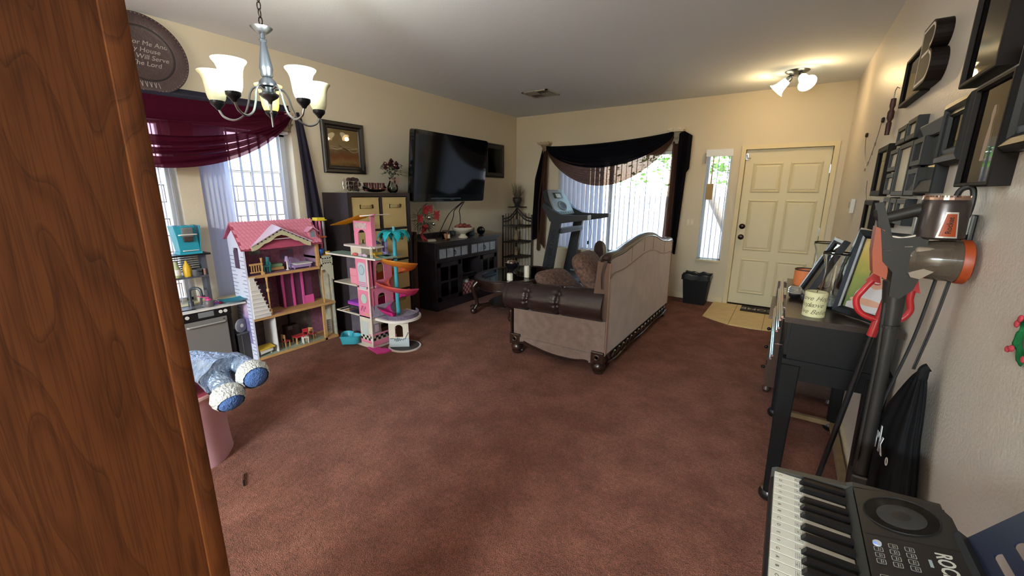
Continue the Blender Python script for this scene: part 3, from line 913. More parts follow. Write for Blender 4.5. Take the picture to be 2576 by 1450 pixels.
def gradient(name, stops, axis=2, noise=0.15, nsc=5, rough=0.5, stretch=(1, 1, 1)):
    """painted print: colour bands over the picture's own box, broken up with noise"""
    m = bpy.data.materials.new(name); m.use_nodes = True
    t = m.node_tree; p = t.nodes['Principled BSDF']; p.inputs['Roughness'].default_value = rough; p.inputs['Specular IOR Level'].default_value = 0.3
    tc = t.nodes.new('ShaderNodeTexCoord')
    sp_ = t.nodes.new('ShaderNodeSeparateXYZ'); t.links.new(tc.outputs['Generated'], sp_.inputs[0])
    mp = t.nodes.new('ShaderNodeMapping'); mp.inputs['Scale'].default_value = stretch; t.links.new(tc.outputs['Generated'], mp.inputs[0])
    n = t.nodes.new('ShaderNodeTexNoise'); n.inputs['Scale'].default_value = nsc; n.inputs['Detail'].default_value = 5; t.links.new(mp.outputs[0], n.inputs['Vector'])
    a = t.nodes.new('ShaderNodeMath'); a.operation = 'MULTIPLY_ADD'; a.inputs[1].default_value = noise; t.links.new(n.outputs['Fac'], a.inputs[0]); t.links.new(sp_.outputs[axis], a.inputs[2])
    s_ = t.nodes.new('ShaderNodeMath'); s_.operation = 'SUBTRACT'; s_.inputs[1].default_value = noise / 2; t.links.new(a.outputs[0], s_.inputs[0])
    r = t.nodes.new('ShaderNodeValToRGB'); e = r.color_ramp.elements
    e[0].position, e[0].color = stops[0][0], lin(stops[0][1]); e[1].position, e[1].color = stops[-1][0], lin(stops[-1][1])
    for q, c in stops[1:-1]:
        x = e.new(q); x.color = lin(c)
    t.links.new(s_.outputs[0], r.inputs[0]); t.links.new(r.outputs[0], p.inputs['Base Color'])
    MATS[name] = m
    return m
ABS = gradient('abstract_print', [(0.0, '8a6a46'), (0.12, 'b98f55'), (0.32, '9c5e34'), (0.45, '8f7350'), (0.55, 'b09a72'), (0.75, 'a48a5c'), (1.0, '9c8150')], 2, 0.5, 3.5)
FRB = mat('black_frame', '17161a', 0.3, var=0.2, vs=30)
WIDE = [(0, 0), (0, 0.022), (0.012, 0.032), (0.035, 0.03), (0.05, 0.02), (0.068, 0.018), (0.075, 0.012)]
UL, VL, NL = (0, 1, 0), (0, 0, 1), (1, 0, 0)
STROKE = mat('pale_stroke', 'd9cdb0', 0.6)
pic = framed('framed_picture', 'square black framed abstract in tan and rust between curtain and television', T_axes((XL + 0.001, 2.605, 1.69), UL, VL, NL), 0.51, 0.525, WIDE, FRB, ABS)
T = T_axes((XL + 0.001, 2.605, 1.69), UL, VL, NL)
for pts, m_, r_ in (([(0.09, .262), (0.16, .250), (.24, .262), (.33, .255), (.425, .272)], STROKE, .0035), ([(0.09, .248), (.18, .243), (.27, .262), (.36, .225), (.43, .24)], STROKE, .003),
                    ([(0.18, .35), (0.20, .29), (0.25, .26), (.31, .24)], mat('dark_stroke', '4b3a2c', 0.6), .0035), ([(0.09, .275), (.2, .266), (.3, .275), (.43, .26)], STROKE, .002)):
    b = B(T); q = spline([(x, y, 0.0088) for x, y in pts], 5); b.grid(lambda u, v, q=q, r_=r_: q[min(len(q) - 1, int(u * (len(q) - 1) + .5))] + Vector((0, (v - .5) * 2 * r_, 0)), len(q) - 1, 1); part('brush_stroke', b, m_, pic)
framed('framed_picture', 'black framed dark landscape print partly hidden behind the television', T_axes((XL + 0.001, 5.36, 1.735), UL, VL, NL), 0.51, 0.525, WIDE, FRB,
       gradient('dusk_print', [(0.0, '3a2f26'), (0.40, '4a3a2c'), (0.46, '8a7a5c'), (0.6, 'a0906a'), (1.0, 'b39a60')], 2, 0.25, 5))

# ------------------------------------------------------------------ charger plate with verse
PL = mat('hammered_bronze', '473838', 0.5, metal=0.35, bump=0.5, bs=70, var=0.15, vs=20)
pt = thing('verse_plate', 'round dark bronze plate with a lettered verse above the dining curtain', 'plate', (XL + 0.04, 1.235, 2.19))
Tp = T_axes((XL + 0.05, 1.235, 2.462), UL, Vector((-0.10, 0, 0.995)), Vector((0.995, 0, 0.10)))
b = B(Tp)
b.lathe([(0, 0.004), (0.165, 0.004), (0.178, 0.010), (0.186, 0.016), (0.262, 0.026), (0.272, 0.024), (0.274, 0.018), (0.18, 0.0), (0, -0.004)][::-1], (0, 0, 0), 64); part('dish', b, PL, pt, smooth=True)
b = B(Tp); b.lathe([(0.176, 0.008), (0.186, 0.0175), (0.19, 0.0165), (0.18, 0.006)], (0, 0, 0), 64, closed=True); part('groove_ring', b, mat('dark_bronze_groove', '1e1716', 0.6), pt, smooth=2)
for i in range(72):
    a = 2 * PI * i / 72
    b = B(Tp); b.ball((0.262 * math.cos(a), 0.262 * math.sin(a), 0.0265), 0.0042, 6, 4); part('rim_stud', b, mat('rubbed_bronze', '8a7a78', 0.4, metal=0.6), pt, smooth=2)
LET = mat('pewter_letter', '9a908c', 0.5)
for i, (s_, y) in enumerate((('As For Me And', 0.075), ('My House', 0.028), ('We Will Serve', -0.02), ('The Lord', -0.066))):
    text_part('verse_line', s_, Tp @ Matrix.Translation((0.012, y, 0.0052)), 0.046, LET, pt, 0.0006, shear=0.25)
for i in range(9):
    b = B(Tp); x = -0.05 + i * 0.013; b.tube([(x, -0.195, 0.019), (x + 0.006 * (-1) ** i, -0.232, 0.0245)], 0.0018, 5); part('engraved_stroke', b, LET, pt)

# ------------------------------------------------------------------ television on a tilting wall arm
tv = thing('television', 'large black flat television tilted forward on a wall bracket', 'television', (-3.72, 4.13, 1.36))
vT = Vector((0.10, -0.005, 0.811)); Lh = vT.length
Ttv = T_axes((-3.70, 3.444, 1.379), Vector((-0.006, 1, 0)).normalized(), vT.normalized(), Vector((1, 0, 0)).cross(Vector((0, 0, 0))) if False else Vector((-0.006, 1, 0)).normalized().cross(vT.normalized()))
wTV = 1.375
TVB = mat('tv_bezel', '0d0e11', 0.12, coat=0.5)
def rrect(x0, y0, x1, y1, r, z, n=5):
    out = []
    for cx, cy, a0 in ((x1 - r, y0 + r, -PI / 2), (x1 - r, y1 - r, 0), (x0 + r, y1 - r, PI / 2), (x0 + r, y0 + r, PI)):
        out += [(cx + r * math.cos(a0 + PI / 2 * i / n), cy + r * math.sin(a0 + PI / 2 * i / n), z) for i in range(n + 1)]
    return out
b = B(Ttv); b.prism(rrect(0, 0, wTV, Lh, 0.03, -0.085), (0, 0, 0.075)); part('casing', b, TVB, tv, bevel=0.006)
b = B(Ttv); b.box((0.25, 0.12, -0.125), (1.12, 0.68, -0.085), bev=0.015); part('rear_housing', b, BLACKP, tv)
b = B(Ttv)
for a, c in (((0.012, 0.095, -0.010), (0.058, Lh - 0.012, 0.003)), ((wTV - 0.058, 0.095, -0.010), (wTV - 0.012, Lh - 0.012, 0.003)), ((0.012, Lh - 0.05, -0.010), (wTV - 0.012, Lh - 0.012, 0.003)), ((0.012, 0.012, -0.010), (wTV - 0.012, 0.095, 0.003))):
    b.box(a, c)
part('bezel', b, TVB, tv, bevel=0.004)
b = B(Ttv); b.box((0.056, 0.093, -0.009), (wTV - 0.056, Lh - 0.048, 0.0005)); part('screen', b, mat('tv_screen', '08090c', 0.09, spec=0.6), tv)
b = B(Ttv); b.box((0.30, 0.035, 0.003), (0.86, 0.05, 0.007)); part('speaker_bar', b, mat('tv_grille', '35414c', 0.3), tv)
b = B(Ttv); b.box((0.66, 0.022, 0.003), (0.73, 0.036, 0.0045)); part('badge', b, CHROME, tv)
for y_ in (0.52, 0.86):
    b = B(Ttv); b.box((y_ - 0.02, 0.16, -0.145), (y_ + 0.02, 0.66, -0.125)); part('mount_rail', b, BLACKM, tv)
b = B(); b.box((XL, 3.98, 1.62), (XL + 0.02, 4.28, 1.98)); b.tube([(XL + 0.02, 4.13, 1.8), (XL + 0.15, 4.02, 1.8), (-3.80, 4.13, 1.8)], 0.02, 8); b.box((-3.83, 3.93, 1.76), (-3.79, 4.33, 1.84)); part('wall_arm', b, BLACKM, tv)
CORD = mat('cord_rubber', '1b1a1a', 0.5)
for k, (p0, p1, p2) in enumerate((((-3.80, 4.46, 1.37), (-3.98, 4.30, 1.12), (-4.02, 4.18, 0.90)), ((-3.80, 4.48, 1.37), (-3.97, 4.45, 1.15), (-4.02, 4.36, 0.90)), ((-3.80, 4.50, 1.37), (-3.97, 4.60, 1.15), (-4.02, 4.66, 0.90)), ((-3.82, 3.80, 1.36), (-4.0, 3.80, 1.15), (-4.02, 3.81, 0.90)))):
    b = B(); b.tube(spline([p0, Vector(p0).lerp(Vector(p1), .5) + Vector((-.06, 0.01 * (-1) ** k, -.01)), p1, p2], 5), 0.006 if k < 3 else 0.004, 6); part('cable', b, CORD, tv, smooth=True)

# ------------------------------------------------------------------ cube bookcase with fabric bins
KX0, KX1, KY0, KY1, KZ = -4.085, -3.66, 2.55, 3.365, 1.487
bc = thing('cube_bookcase', 'tall black-brown cube bookcase two cubes wide against the left wall', 'bookcase', (-3.87, 2.96, 0))
for nm, a, c in (('side_board', (KX0, KY0, 0.04), (KX1, KY0 + .04, KZ - .04)), ('side_board', (KX0, KY1 - .04, 0.04), (KX1, KY1, KZ - .04)), ('top_board', (KX0, KY0, KZ - .04), (KX1, KY1, KZ)), ('bottom_board', (KX0, KY0, 0.0), (KX1, KY1, 0.04)),
                ('divider', (KX0 + .01, 2.948, 0.04), (KX1 - .004, 2.968, KZ - .04)), ('back_board', (KX0, KY0 + .04, .04), (KX0 + .006, KY1 - .04, KZ - .04))):
    b = B(); b.box(a, c); part(nm, b, BLACKW, bc, bevel=0.002)
ch_ = (KZ - 0.08 - 3 * 0.018) / 4
for i in range(1, 4):
    z = 0.04 + i * ch_ + (i - 1) * 0.018
    for ya, yb in ((KY0 + .04, 2.948), (2.968, KY1 - .04)):
        b = B(); b.box((KX0 + .006, ya, z), (KX1 - .006, yb, z + .018)); part('shelf', b, BLACKW, bc)
BIN = mat('beige_fabric', 'c2ab77', 0.85, bump=0.25, bs=300, var=0.06, vs=5)
BIN2 = mat('beige_strap', 'cdb988', 0.8)
def make_bin():
    t = thing('storage_bin', 'x', 'bin', (0, 0, 0), 'fabric bins in the bookcase')
    w, d, h = 0.33, 0.37, 0.325
    b = B()
    def f(u, v):
        k = u * 4; q = int(k) % 4; s_ = k - int(k)
        cs = [(-d, -w / 2), (0, -w / 2), (0, w / 2), (-d, w / 2)]
        a, c = cs[q], cs[(q + 1) % 4]
        bow = 0.006 * math.sin(PI * s_) * math.sin(PI * v)
        x, y = a[0] + (c[0] - a[0]) * s_, a[1] + (c[1] - a[1]) * s_
        nx, ny = (c[1] - a[1]), -(c[0] - a[0]); L = math.hypot(nx, ny)
        return (x + nx / L * bow, y + ny / L * bow, v * h)
    b.grid(f, 24, 6, closeu=True); b.box((-d + .002, -w / 2 + .002, 0), (-.002, w / 2 - .002, 0.006)); part('body', b, BIN, t, smooth=True)
    b = B(); b.tube([(0.003, -w / 2, h), (0.003, w / 2, h), (-d, w / 2, h), (-d, -w / 2, h)], 0.004, 6, closed=True); part('rim_binding', b, BIN2, t)
    b = B(); b.grid(lambda u, v: (0.008 + 0.02 * math.sin(PI * u), (u - .5) * .15, h - 0.075 - v * 0.028), 10, 1); b.box((0.004, -.085, h - .108), (0.01, -.065, h - .068)); b.box((0.004, .065, h - .108), (0.01, .085, h - .068)); part('handle', b, BIN2, t, thick=0.002)
    return t
BINL = ['beige fabric bin in the top left cube of the bookcase', 'beige fabric bin in the top right cube of the bookcase', 'beige fabric bin in the second row left cube, behind the pink tower top', 'beige fabric bin in the second row right cube, behind the turquoise palm',
        'beige fabric bin in the third row left cube, behind the toy tower', 'beige fabric bin in the third row right cube, behind the orange slide', 'beige fabric bin in the bottom left cube, behind the toy tower', 'beige fabric bin in the bottom right cube, behind the pink slide']
bin0 = make_bin()
for k in range(8):
    r_, c_ = k // 2, k % 2
    loc = (KX1 - 0.012, (KY0 + .04 + 2.948) / 2 if c_ == 0 else (2.968 + KY1 - .04) / 2, 0.04 + (3 - r_) * (ch_ + .018) + 0.001)
    if k == 0:
        bin0.location = loc; bin0['label'] = BINL[0]
    else:
        copy_thing(bin0, loc, BINL[k])

# ---- on top of the bookcase
bk = thing('wire_basket', 'small silver wire basket full of pine cones on the bookcase', 'basket', (-3.84, 2.75, KZ))
WIRE = mat('silver_wire', 'b9b4ac', 0.3, metal=0.9)
for r, z in ((0.062, .004), (0.088, .035), (0.095, .075), (0.09, .115)):
    b = B(); b.tube(arc((-3.84, 2.75, KZ + z), r, 0, 2 * PI, 24, (1, 0, 0), (0, 1, 0))[:-1], 0.0022, 5, closed=True); part('wire_ring', b, WIRE, bk)
for i in range(12):
    a = 2 * PI * i / 12; u = Vector((math.cos(a), math.sin(a), 0))
    b = B(); b.tube([Vector((-3.84, 2.75, KZ + z)) + u * r for r, z in ((0, .003), (0.062, .004), (0.088, .035), (0.095, .075), (0.09, .115))], 0.0018, 5); part('wire_rib', b, WIRE, bk)
for s_ in (-1, 1):
    b = B(); b.tube(arc((-3.84, 2.75 + s_ * .09, KZ + .115), 0.022, 0, PI, 8, (1, 0, 0), (0, 0, 1)), 0.002, 5); part('handle', b, WIRE, bk)
def cone_mesh():
    b = B()
    b.ball((0, 0, 0), (0.018, 0.018, 0.026), 8, 6)
    for r in range(5):
        for k in range(7):
            a = 2 * PI * k / 7 + r * .45; zz = -0.02 + r * .011; rr = 0.026 - abs(r - 1.6) * .004
            R = Matrix.Rotation(a, 4, 'Z') @ Matrix.Rotation(-0.5, 4, 'Y')
            b.face([R @ Vector((x, y, 0)) + Vector((0, 0, zz)) for x, y in ((0.01, -.008), (rr, -.007), (rr + .003, 0), (rr, .007), (0.01, .008))])
    return mesh_of(b, 'pine_cone', mat('cone_brown', '3f241d', 0.7, var=0.3, vs=60), None, False)
cm = cone_mesh()
k = 0
for (x, y, z) in ((0, 0, .04), (.045, .01, .045), (-.045, .0, .045), (0, .048, .045), (.005, -.048, .045), (.025, .03, .09), (-.03, .025, .09), (.02, -.035, .092), (-.025, -.03, .09), (0, 0, .135), (.05, .04, .085), (.0, .05, .125), (0.01, -.052, .13)):
    o = bpy.data.objects.new('pine_cone', cm); COL.objects.link(o); o.location = (-3.84 + x, 2.75 + y, KZ + z); o.rotation_euler = (random.random() * 3, random.random() * 3, random.random() * 3); OW[o.name] = Matrix.Identity(4)
    o['label'] = 'brown pine cone piled in the wire basket on the bookcase'; o['category'] = 'pine cone'; o['group'] = 'pine cones in the wire basket'
b = B()
b.grid(lambda u, v: (-3.84 + (v - .5) * .13 * math.sin(PI * min(max(u, .06), .94)) ** .5, 2.87 + .32 * u, KZ + 0.006 + 0.028 * (2 * v - 1) ** 2 + 0.055 * abs(2 * u - 1) ** 4), 24, 8)
single('candle_tray', b, BLACKP, 'long black boat tray holding four candles on the bookcase', 'tray', smooth=2, thick=0.006)
WAXR = mat('dark_red_wax', '4a1c1b', 0.45)
for i in range(4):
    t = thing('votive_candle', ('leftmost', 'second from left', 'third from left', 'rightmost')[i] + ' of four small dark red candles in the black tray', 'candle', (-3.84, 2.915 + i * .073, KZ + .0175), 'candles in the black tray')
    T_ = Matrix.Translation((-3.84, 2.915 + i * .073, KZ + .0175))
    b = B(T_); b.lathe([(0, 0), (0.024, 0), (0.027, .01), (0.022, .05), (0.028, .088), (0.024, .088), (.02, .08), (0, .078)], n=16); part('wax', b, WAXR, t, smooth=True)
    b = B(T_); b.cyl((0, 0, .078), (0.002, 0, .092), 0.0015, n=5); part('wick', b, BLACKP, t)
for i in range(16):
    b = B(); b.ball((0, 0, 0), (0.016, 0.013, 0.010), 8, 6); b.bm.transform(Matrix.Translation((-3.84 + random.uniform(-.038, .038) , 2.90 + i * .0165, KZ + .034 + random.uniform(0, .012))))
    single('pebble', b, mat('pebble_' + 'ab'[i % 2], ('5a2a24', '8b6a58')[i % 2], 0.4), 'small polished pebble between the candles in the tray', 'pebble', 'pebbles in the candle tray', smooth=2)
fv = thing('flower_vase', 'glass vase of dark red roses with a striped ribbon on the bookcase', 'vase', (-3.84, 3.28, KZ))
FXc, FYc = -3.84, 3.28
vp = [(0.035, 0.004), (0.052, 0.015), (0.062, 0.04), (0.06, 0.07), (0.042, 0.11), (0.032, 0.135), (0.034, 0.155), (0.042, 0.17)]
b = B(); b.lathe([(0, 0.0), (0.034, 0)] + vp + [(r - .003, z + .001) for r, z in vp[::-1]] + [(0, 0.006)], (FXc, FYc, KZ), 24); part('glass_body', b, CLEAR, fv, smooth=2)
b = B(); b.lathe([(0, .007), (.046, .015), (.056, .04), (.053, .06), (0, .06)], (FXc, FYc, KZ), 18); part('water', b, glass('vase_water', 'cfd4c0'), fv, smooth=2)
STEM = mat('leaf_green', '2e4028', 0.6, var=0.3, vs=30)
ROSE = mat('rose_red', '4a1520', 0.6, var=0.35, vs=40)
heads = [(0, 0, .34), (.05, .03, .31), (-.05, .04, .31), (.04, -.06, .30), (-.04, -.055, .305), (0.0, .085, .27), (0.01, -.095, .265), (.07, -.01, .275)]
for (x, y, z) in heads:
    b = B(); b.tube(spline([(FXc - x * .3, FYc - y * .3, KZ + .02), (FXc, FYc, KZ + .15), (FXc + x, FYc + y, KZ + z)], 4), 0.0025, 5); part('stem', b, STEM, fv)
    b = B()
    for r in range(4):
        for k in range(5):
            a = 2 * PI * k / 5 + r * .6; ro = 0.008 + r * .009
            c = Vector((FXc + x, FYc + y, KZ + z))
            u_ = Vector((math.cos(a), math.sin(a), 0)); w_ = Vector((-math.sin(a), math.cos(a), 0))
            b.grid(lambda u, v: c + w_ * ((u - .5) * .03 * (0.6 + r * .2) * math.sin(PI * (0.25 + .6 * v))) + u_ * (ro * (.35 + v * .9)) + Vector((0, 0, .012 + .028 * v - r * .006 - .006 * v * v * r)), 3, 3)
    part('rose', b, ROSE, fv, smooth=2)
b = B()
for i in range(70):
    a, h_ = random.random() * 6.28, random.uniform(.20, .31); rr = random.uniform(.03, .115)
    c = Vector((FXc + rr * math.cos(a), FYc + rr * math.sin(a), KZ + h_)); R = Matrix.Rotation(a, 4, 'Z') @ Matrix.Rotation(random.uniform(-.7, .9), 4, 'Y')
    b.face([c + R @ Vector(q) for q in ((-.02, 0, 0), (0, -.013, .004), (.028, 0, -.004), (0, .013, .004))])
part('foliage', b, STEM, fv)
b = B()
for i in range(16):
    a = random.random() * 6.28; rr = random.uniform(.05, .1); b.ball((FXc + rr * math.cos(a), FYc + rr * math.sin(a), KZ + random.uniform(.29, .35)), 0.007, 6, 4)
part('small_white_bloom', b, mat('cream_bloom', 'd8cdbb', 0.7), fv, smooth=2)
RIB = mat('striped_ribbon', 'b9877a', 0.6, col2='e2c9ba', var=0.2, vs=60, stretch=(1, 1, 6))
b = B()
b.tube(arc((FXc, FYc, KZ + .14), .036, 0, 2 * PI, 16, (1, 0, 0), (0, 1, 0))[:-1], .006, 6, closed=True)
for s_ in (-1, 1):
    b.grid(lambda u, v: (FXc + .045 + .012 * math.sin(PI * u), FYc + s_ * (.055 * math.sin(PI * u * .96)) + (v - .5) * .004, KZ + .145 + .02 * math.sin(2 * PI * u) + (v - .5) * .022), 12, 2)
    b.grid(lambda u, v: (FXc + .045 + .01 * u, FYc + .03 * s_ * u + (v - .5) * .016 + .02, KZ + .135 - .075 * u), 5, 2)
part('ribbon_bow', b, RIB, fv, smooth=2, thick=.0015)

# ------------------------------------------------------------------ poinsettia arrangement in a tall twig stand
TW = mat('twig_bark', '4a352b', 0.9, var=0.35, vs=40)
ps = thing('poinsettia_stand', 'tall brown twig bundle topped with red poinsettias and pine beside the bookcase', 'flower arrangement', (-3.80, 3.50, 0))
b = B()
for i in range(34):
    a = random.random() * 6.28; r0 = random.uniform(.02, .055)
    b.tube(spline([(-3.80 + r0 * math.cos(a), 3.50 + r0 * math.sin(a), 0), (-3.80 + .045 * math.cos(a + .5), 3.50 + .045 * math.sin(a + .5), .5), (-3.79 + .05 * math.cos(a + 1), 3.50 + .05 * math.sin(a + 1), 1.02)], 4), .006, 5)
part('twig_bundle', b, TW, ps, stuff=True)
b = B()
for i in range(520):
    a, e_ = random.random() * 6.28, random.uniform(-1.2, 1.3); d_ = Vector((math.cos(a) * math.cos(e_), math.sin(a) * math.cos(e_), math.sin(e_)))
    c = Vector((-3.70, 3.60, 1.17)) + Vector((d_.x * .10, d_.y * .15, d_.z * .15)) * random.uniform(.3, 1)
    b.tube([c, c + (d_ + Vector((.2, .1, -.2))) * .055], [.0022, .0006], 3, cap=False)
part('pine_needles', b, mat('pine_green', '34432f', 0.7, var=0.3, vs=30), ps, stuff=True)
RED = mat('poinsettia_red', '8e2027', 0.55, var=0.3, vs=25)
for (x, y, z, s_) in ((-3.62, 3.56, 1.29, 1.1), (-3.60, 3.72, 1.22, 1.2), (-3.63, 3.48, 1.19, 1.0), (-3.60, 3.62, 1.30, .9), (-3.62, 3.52, 1.07, .9)):
    b = B()
    for k in range(9):
        a = 2 * PI * k / 9 + (k % 2) * .2; L = .068 * s_ * (1 if k % 2 else .75)
        w_ = Vector((0.25, math.cos(a), math.sin(a))).normalized(); q_ = Vector((0, -math.sin(a), math.cos(a))); c = Vector((x, y, z))
        b.grid(lambda u, v: c + w_ * (L * v) + q_ * ((u - .5) * .034 * s_ * math.sin(PI * min(1, .1 + v * .92))) + Vector((.018 * v - .02 * v * v, 0, 0)), 2, 4)
    part('poinsettia', b, RED, ps, smooth=2)
b = B()
for s_ in (0, 1):
    b.grid(lambda u, v: (-3.60 + .02 * math.sin(u * 9), 3.50 + .02 * s_ + .03 * math.sin(u * 6 + s_) + (v - .5) * .035, 1.12 - .2 * u), 12, 1)
part('red_ribbon', b, RED, ps, smooth=2)
for (x, y, z) in ((-3.585, 3.585, 1.20), (-3.585, 3.66, 1.12)):
    b = B(); b.ball((x, y, z), .021, 14, 10); part('silver_bauble', b, CHROME, ps, smooth=2)

# ------------------------------------------------------------------ media console
CW = mat('espresso_wood', '262025', 0.32, var=0.25, vs=12, stretch=(5, .8, 5), coat=0.2)
SLATE = mat('slate_tile', '8b93a0', 0.35, var=0.18, vs=18, bump=0.2, bs=60)
mc = thing('media_console', 'black wood media console with slate tile drawers under the television', 'cabinet', (-3.83, 4.345, 0))
MX0, MX1, MY0, MY1 = -4.08, -3.60, 3.675, 5.015
for nm, a, c in (('side_panel', (MX0, MY0, .0), (MX1, MY0 + .03, .845)), ('side_panel', (MX0, MY1 - .03, 0), (MX1, MY1, .845)), ('back_panel', (MX0, MY0 + .03, .05), (MX0 + .01, MY1 - .03, .845)), ('plinth', (MX0, MY0 - .008, 0), (MX1 + .012, MY1 + .008, .085)),
                ('bottom_board', (MX0, MY0 + .03, .085), (MX1, MY1 - .03, .11)), ('divider', (MX0 + .01, 4.165, .11), (MX1, 4.195, .64)), ('divider', (MX0 + .01, 4.555, .11), (MX1, 4.585, .64)), ('rail', (MX0 + .01, MY0 + .03, .62), (MX1, MY1 - .03, .65)), ('rail', (MX1 - .03, MY0 + .03, .815), (MX1, MY1 - .03, .845)),
                ('shelf', (MX0 + .01, 4.195, .345), (MX1 - .02, 4.555, .365)), ('shelf', (MX0 + .01, MY0 + .03, .345), (MX1 - .06, 4.165, .36)), ('shelf', (MX0 + .01, 4.585, .345), (MX1 - .06, MY1 - .03, .36)), ('back_riser', (MX0, 3.75, .885), (MX0 + .02, 4.6, .95))):
    b = B(); b.box(a, c); part(nm, b, CW, mc, bevel=0.003)
b = B(); b.box((MX0 - .0, MY0 - .02, .845), (MX1 + .02, MY1 + .02, .862)); b.box((MX0, MY0 - .032, .862), (MX1 + .034, MY1 + .032, .885)); part('top', b, CW, mc, bevel=0.005)
for d, (ya, yb) in enumerate(((MY0 + .035, 4.34), (4.35, MY1 - .035))):
    b = B(); b.box((MX1 - .02, ya, .655), (MX1 + .006, yb, .812)); dr = part('drawer', b, CW, mc, bevel=0.003)
    n_ = 4; wd = (yb - ya - .06) / n_
    for i in range(n_):
        y = ya + .03 + i * wd
        b = B(); b.box((MX1 + .004, y + .012, .675), (MX1 + .0095, y + wd - .012, .792)); part('slate_tile', b, SLATE, dr, bevel=0.002)
    ym = (ya + yb) / 2
    b = B(); b.cyl((MX1 + .006, ym, .752), (MX1 + .016, ym, .752), .017, .013, 14); b.tube([Vector((MX1 + .022, ym + .022 * math.sin(t), .728 + .024 * math.cos(t))) for t in [2 * PI * i / 18 for i in range(18)]], .0042, 6, closed=True); part('ring_pull', b, BLACKM, dr, smooth=True)
for d, (ya, yb) in enumerate(((MY0 + .035, 4.16), (4.59, MY1 - .035))):
    b = B()
    for a, c in (((MX1 - .012, ya, .115), (MX1 + .006, ya + .055, .615)), ((MX1 - .012, yb - .055, .115), (MX1 + .006, yb, .615)), ((MX1 - .012, ya, .56), (MX1 + .006, yb, .615)), ((MX1 - .012, ya, .115), (MX1 + .006, yb, .17)), ((MX1 - .01, (ya + yb) / 2 - .016, .17), (MX1 + .004, (ya + yb) / 2 + .016, .56)), ((MX1 - .01, ya + .05, .352), (MX1 + .004, yb - .05, .374))):
        b.box(a, c)
    dr = part('door', b, CW, mc, bevel=0.003)
    for i in range(2):
        for j in range(2):
            y0_, y1_ = ((ya + .05, (ya + yb) / 2 - .014), ((ya + yb) / 2 + .014, yb - .05))[i]
            b = B(); b.box((MX1 - .006, y0_, (.168, .372)[j]), (MX1 - .003, y1_, (.354, .562)[j])); part('pane', b, PANE, dr)
    yk = yb - .03 if d == 0 else ya + .03
    b = B(); b.ball((MX1 + .018, yk, .40), .012, 10, 8); b.cyl((MX1 + .004, yk, .40), (MX1 + .016, yk, .40), .005); part('knob', b, BLACKM, dr, smooth=2)
BX = [mat('blue_card', '3a55c4', 0.5), mat('grey_blue_card', '93a3c2', 0.5), mat('navy_card', '33488f', 0.5), mat('cream_card', 'dcd6ac', 0.6), mat('teal_card', '5a93ae', 0.5)]
lab = ['cream banded box at the foot of the left console door', 'blue box second from bottom behind the left console door', 'grey blue box third from bottom behind the left console door', 'navy box in the upper half of the left console door', 'grey blue box uppermost behind the left console door', 'teal box behind the right console door']
for i, (z, h_, m_, ya, yb) in enumerate(((.111, .05, 3, 3.76, 4.10), (.162, .07, 0, 3.77, 4.08), (.233, .06, 1, 3.75, 4.05), (.361, .09, 2, 3.78, 4.12), (.452, .07, 1, 3.76, 4.10), (.361, .16, 4, 4.64, 4.86))):
    b = B(); b.box((-3.95, ya, z), (-3.625, yb, z + h_), bev=.003); single('storage_box', b, BX[m_], lab[i], 'box', 'boxes behind the console doors')
# basket of the lower bay, and recorder
t = thing('gingham_basket', 'red and white gingham lined basket in the open bay of the console', 'basket', (-3.80, 4.375, .111))
GING = bpy.data.materials.new('gingham'); GING.use_nodes = True
_t = GING.node_tree; _c = _t.nodes.new('ShaderNodeTexChecker'); _tc = _t.nodes.new('ShaderNodeTexCoord'); _c.inputs['Scale'].default_value = 28; _c.inputs[1].default_value = lin('6e1c22'); _c.inputs[2].default_value = lin('b98a80')
_t.links.new(_tc.outputs['Object'], _c.inputs[0]); _t.links.new(_c.outputs[0], _t.nodes['Principled BSDF'].inputs['Base Color'])
b = B(); b.prism([(-3.95, 4.22, .112), (-3.63, 4.22, .112), (-3.63, 4.53, .112), (-3.95, 4.53, .112)], (0, 0, .15)); part('body', b, GING, t, bevel=.02)
b = B()
for i in range(9):
    b.ball((-3.80 + random.uniform(-.12, .12), 4.375 + random.uniform(-.11, .11), .262 + random.uniform(0, .02)), (.05, .04, .03), 8, 6)
part('crumpled_cloth', b, mat('pale_cloth', 'b7bcc6', 0.8), t, smooth=2)
t = thing('disc_player', 'black disc player on the middle console shelf', 'electronics', (-3.80, 4.375, .366))
b = B(); b.box((-3.96, 4.21, .370), (-3.635, 4.54, .405), bev=.004); part('case', b, BLACKP, t)
b = B(); b.box((-3.634, 4.22, .383), (-3.632, 4.53, .392)); part('silver_strip', b, CHROME, t)
for i in range(4):
    b = B(); b.cyl((-3.9 + .22 * (i // 2), 4.25 + .25 * (i % 2), .366), (-3.9 + .22 * (i // 2), 4.25 + .25 * (i % 2), .371), .012); part('foot', b, BLACKP, t)
b = B(); b.ball((-3.70, 4.27, .415), (.03, .05, .012), 12, 6); single('game_controller', b, mat('grey_green', '63706a', 0.4), 'small grey controller on the disc player', 'controller', smooth=2)
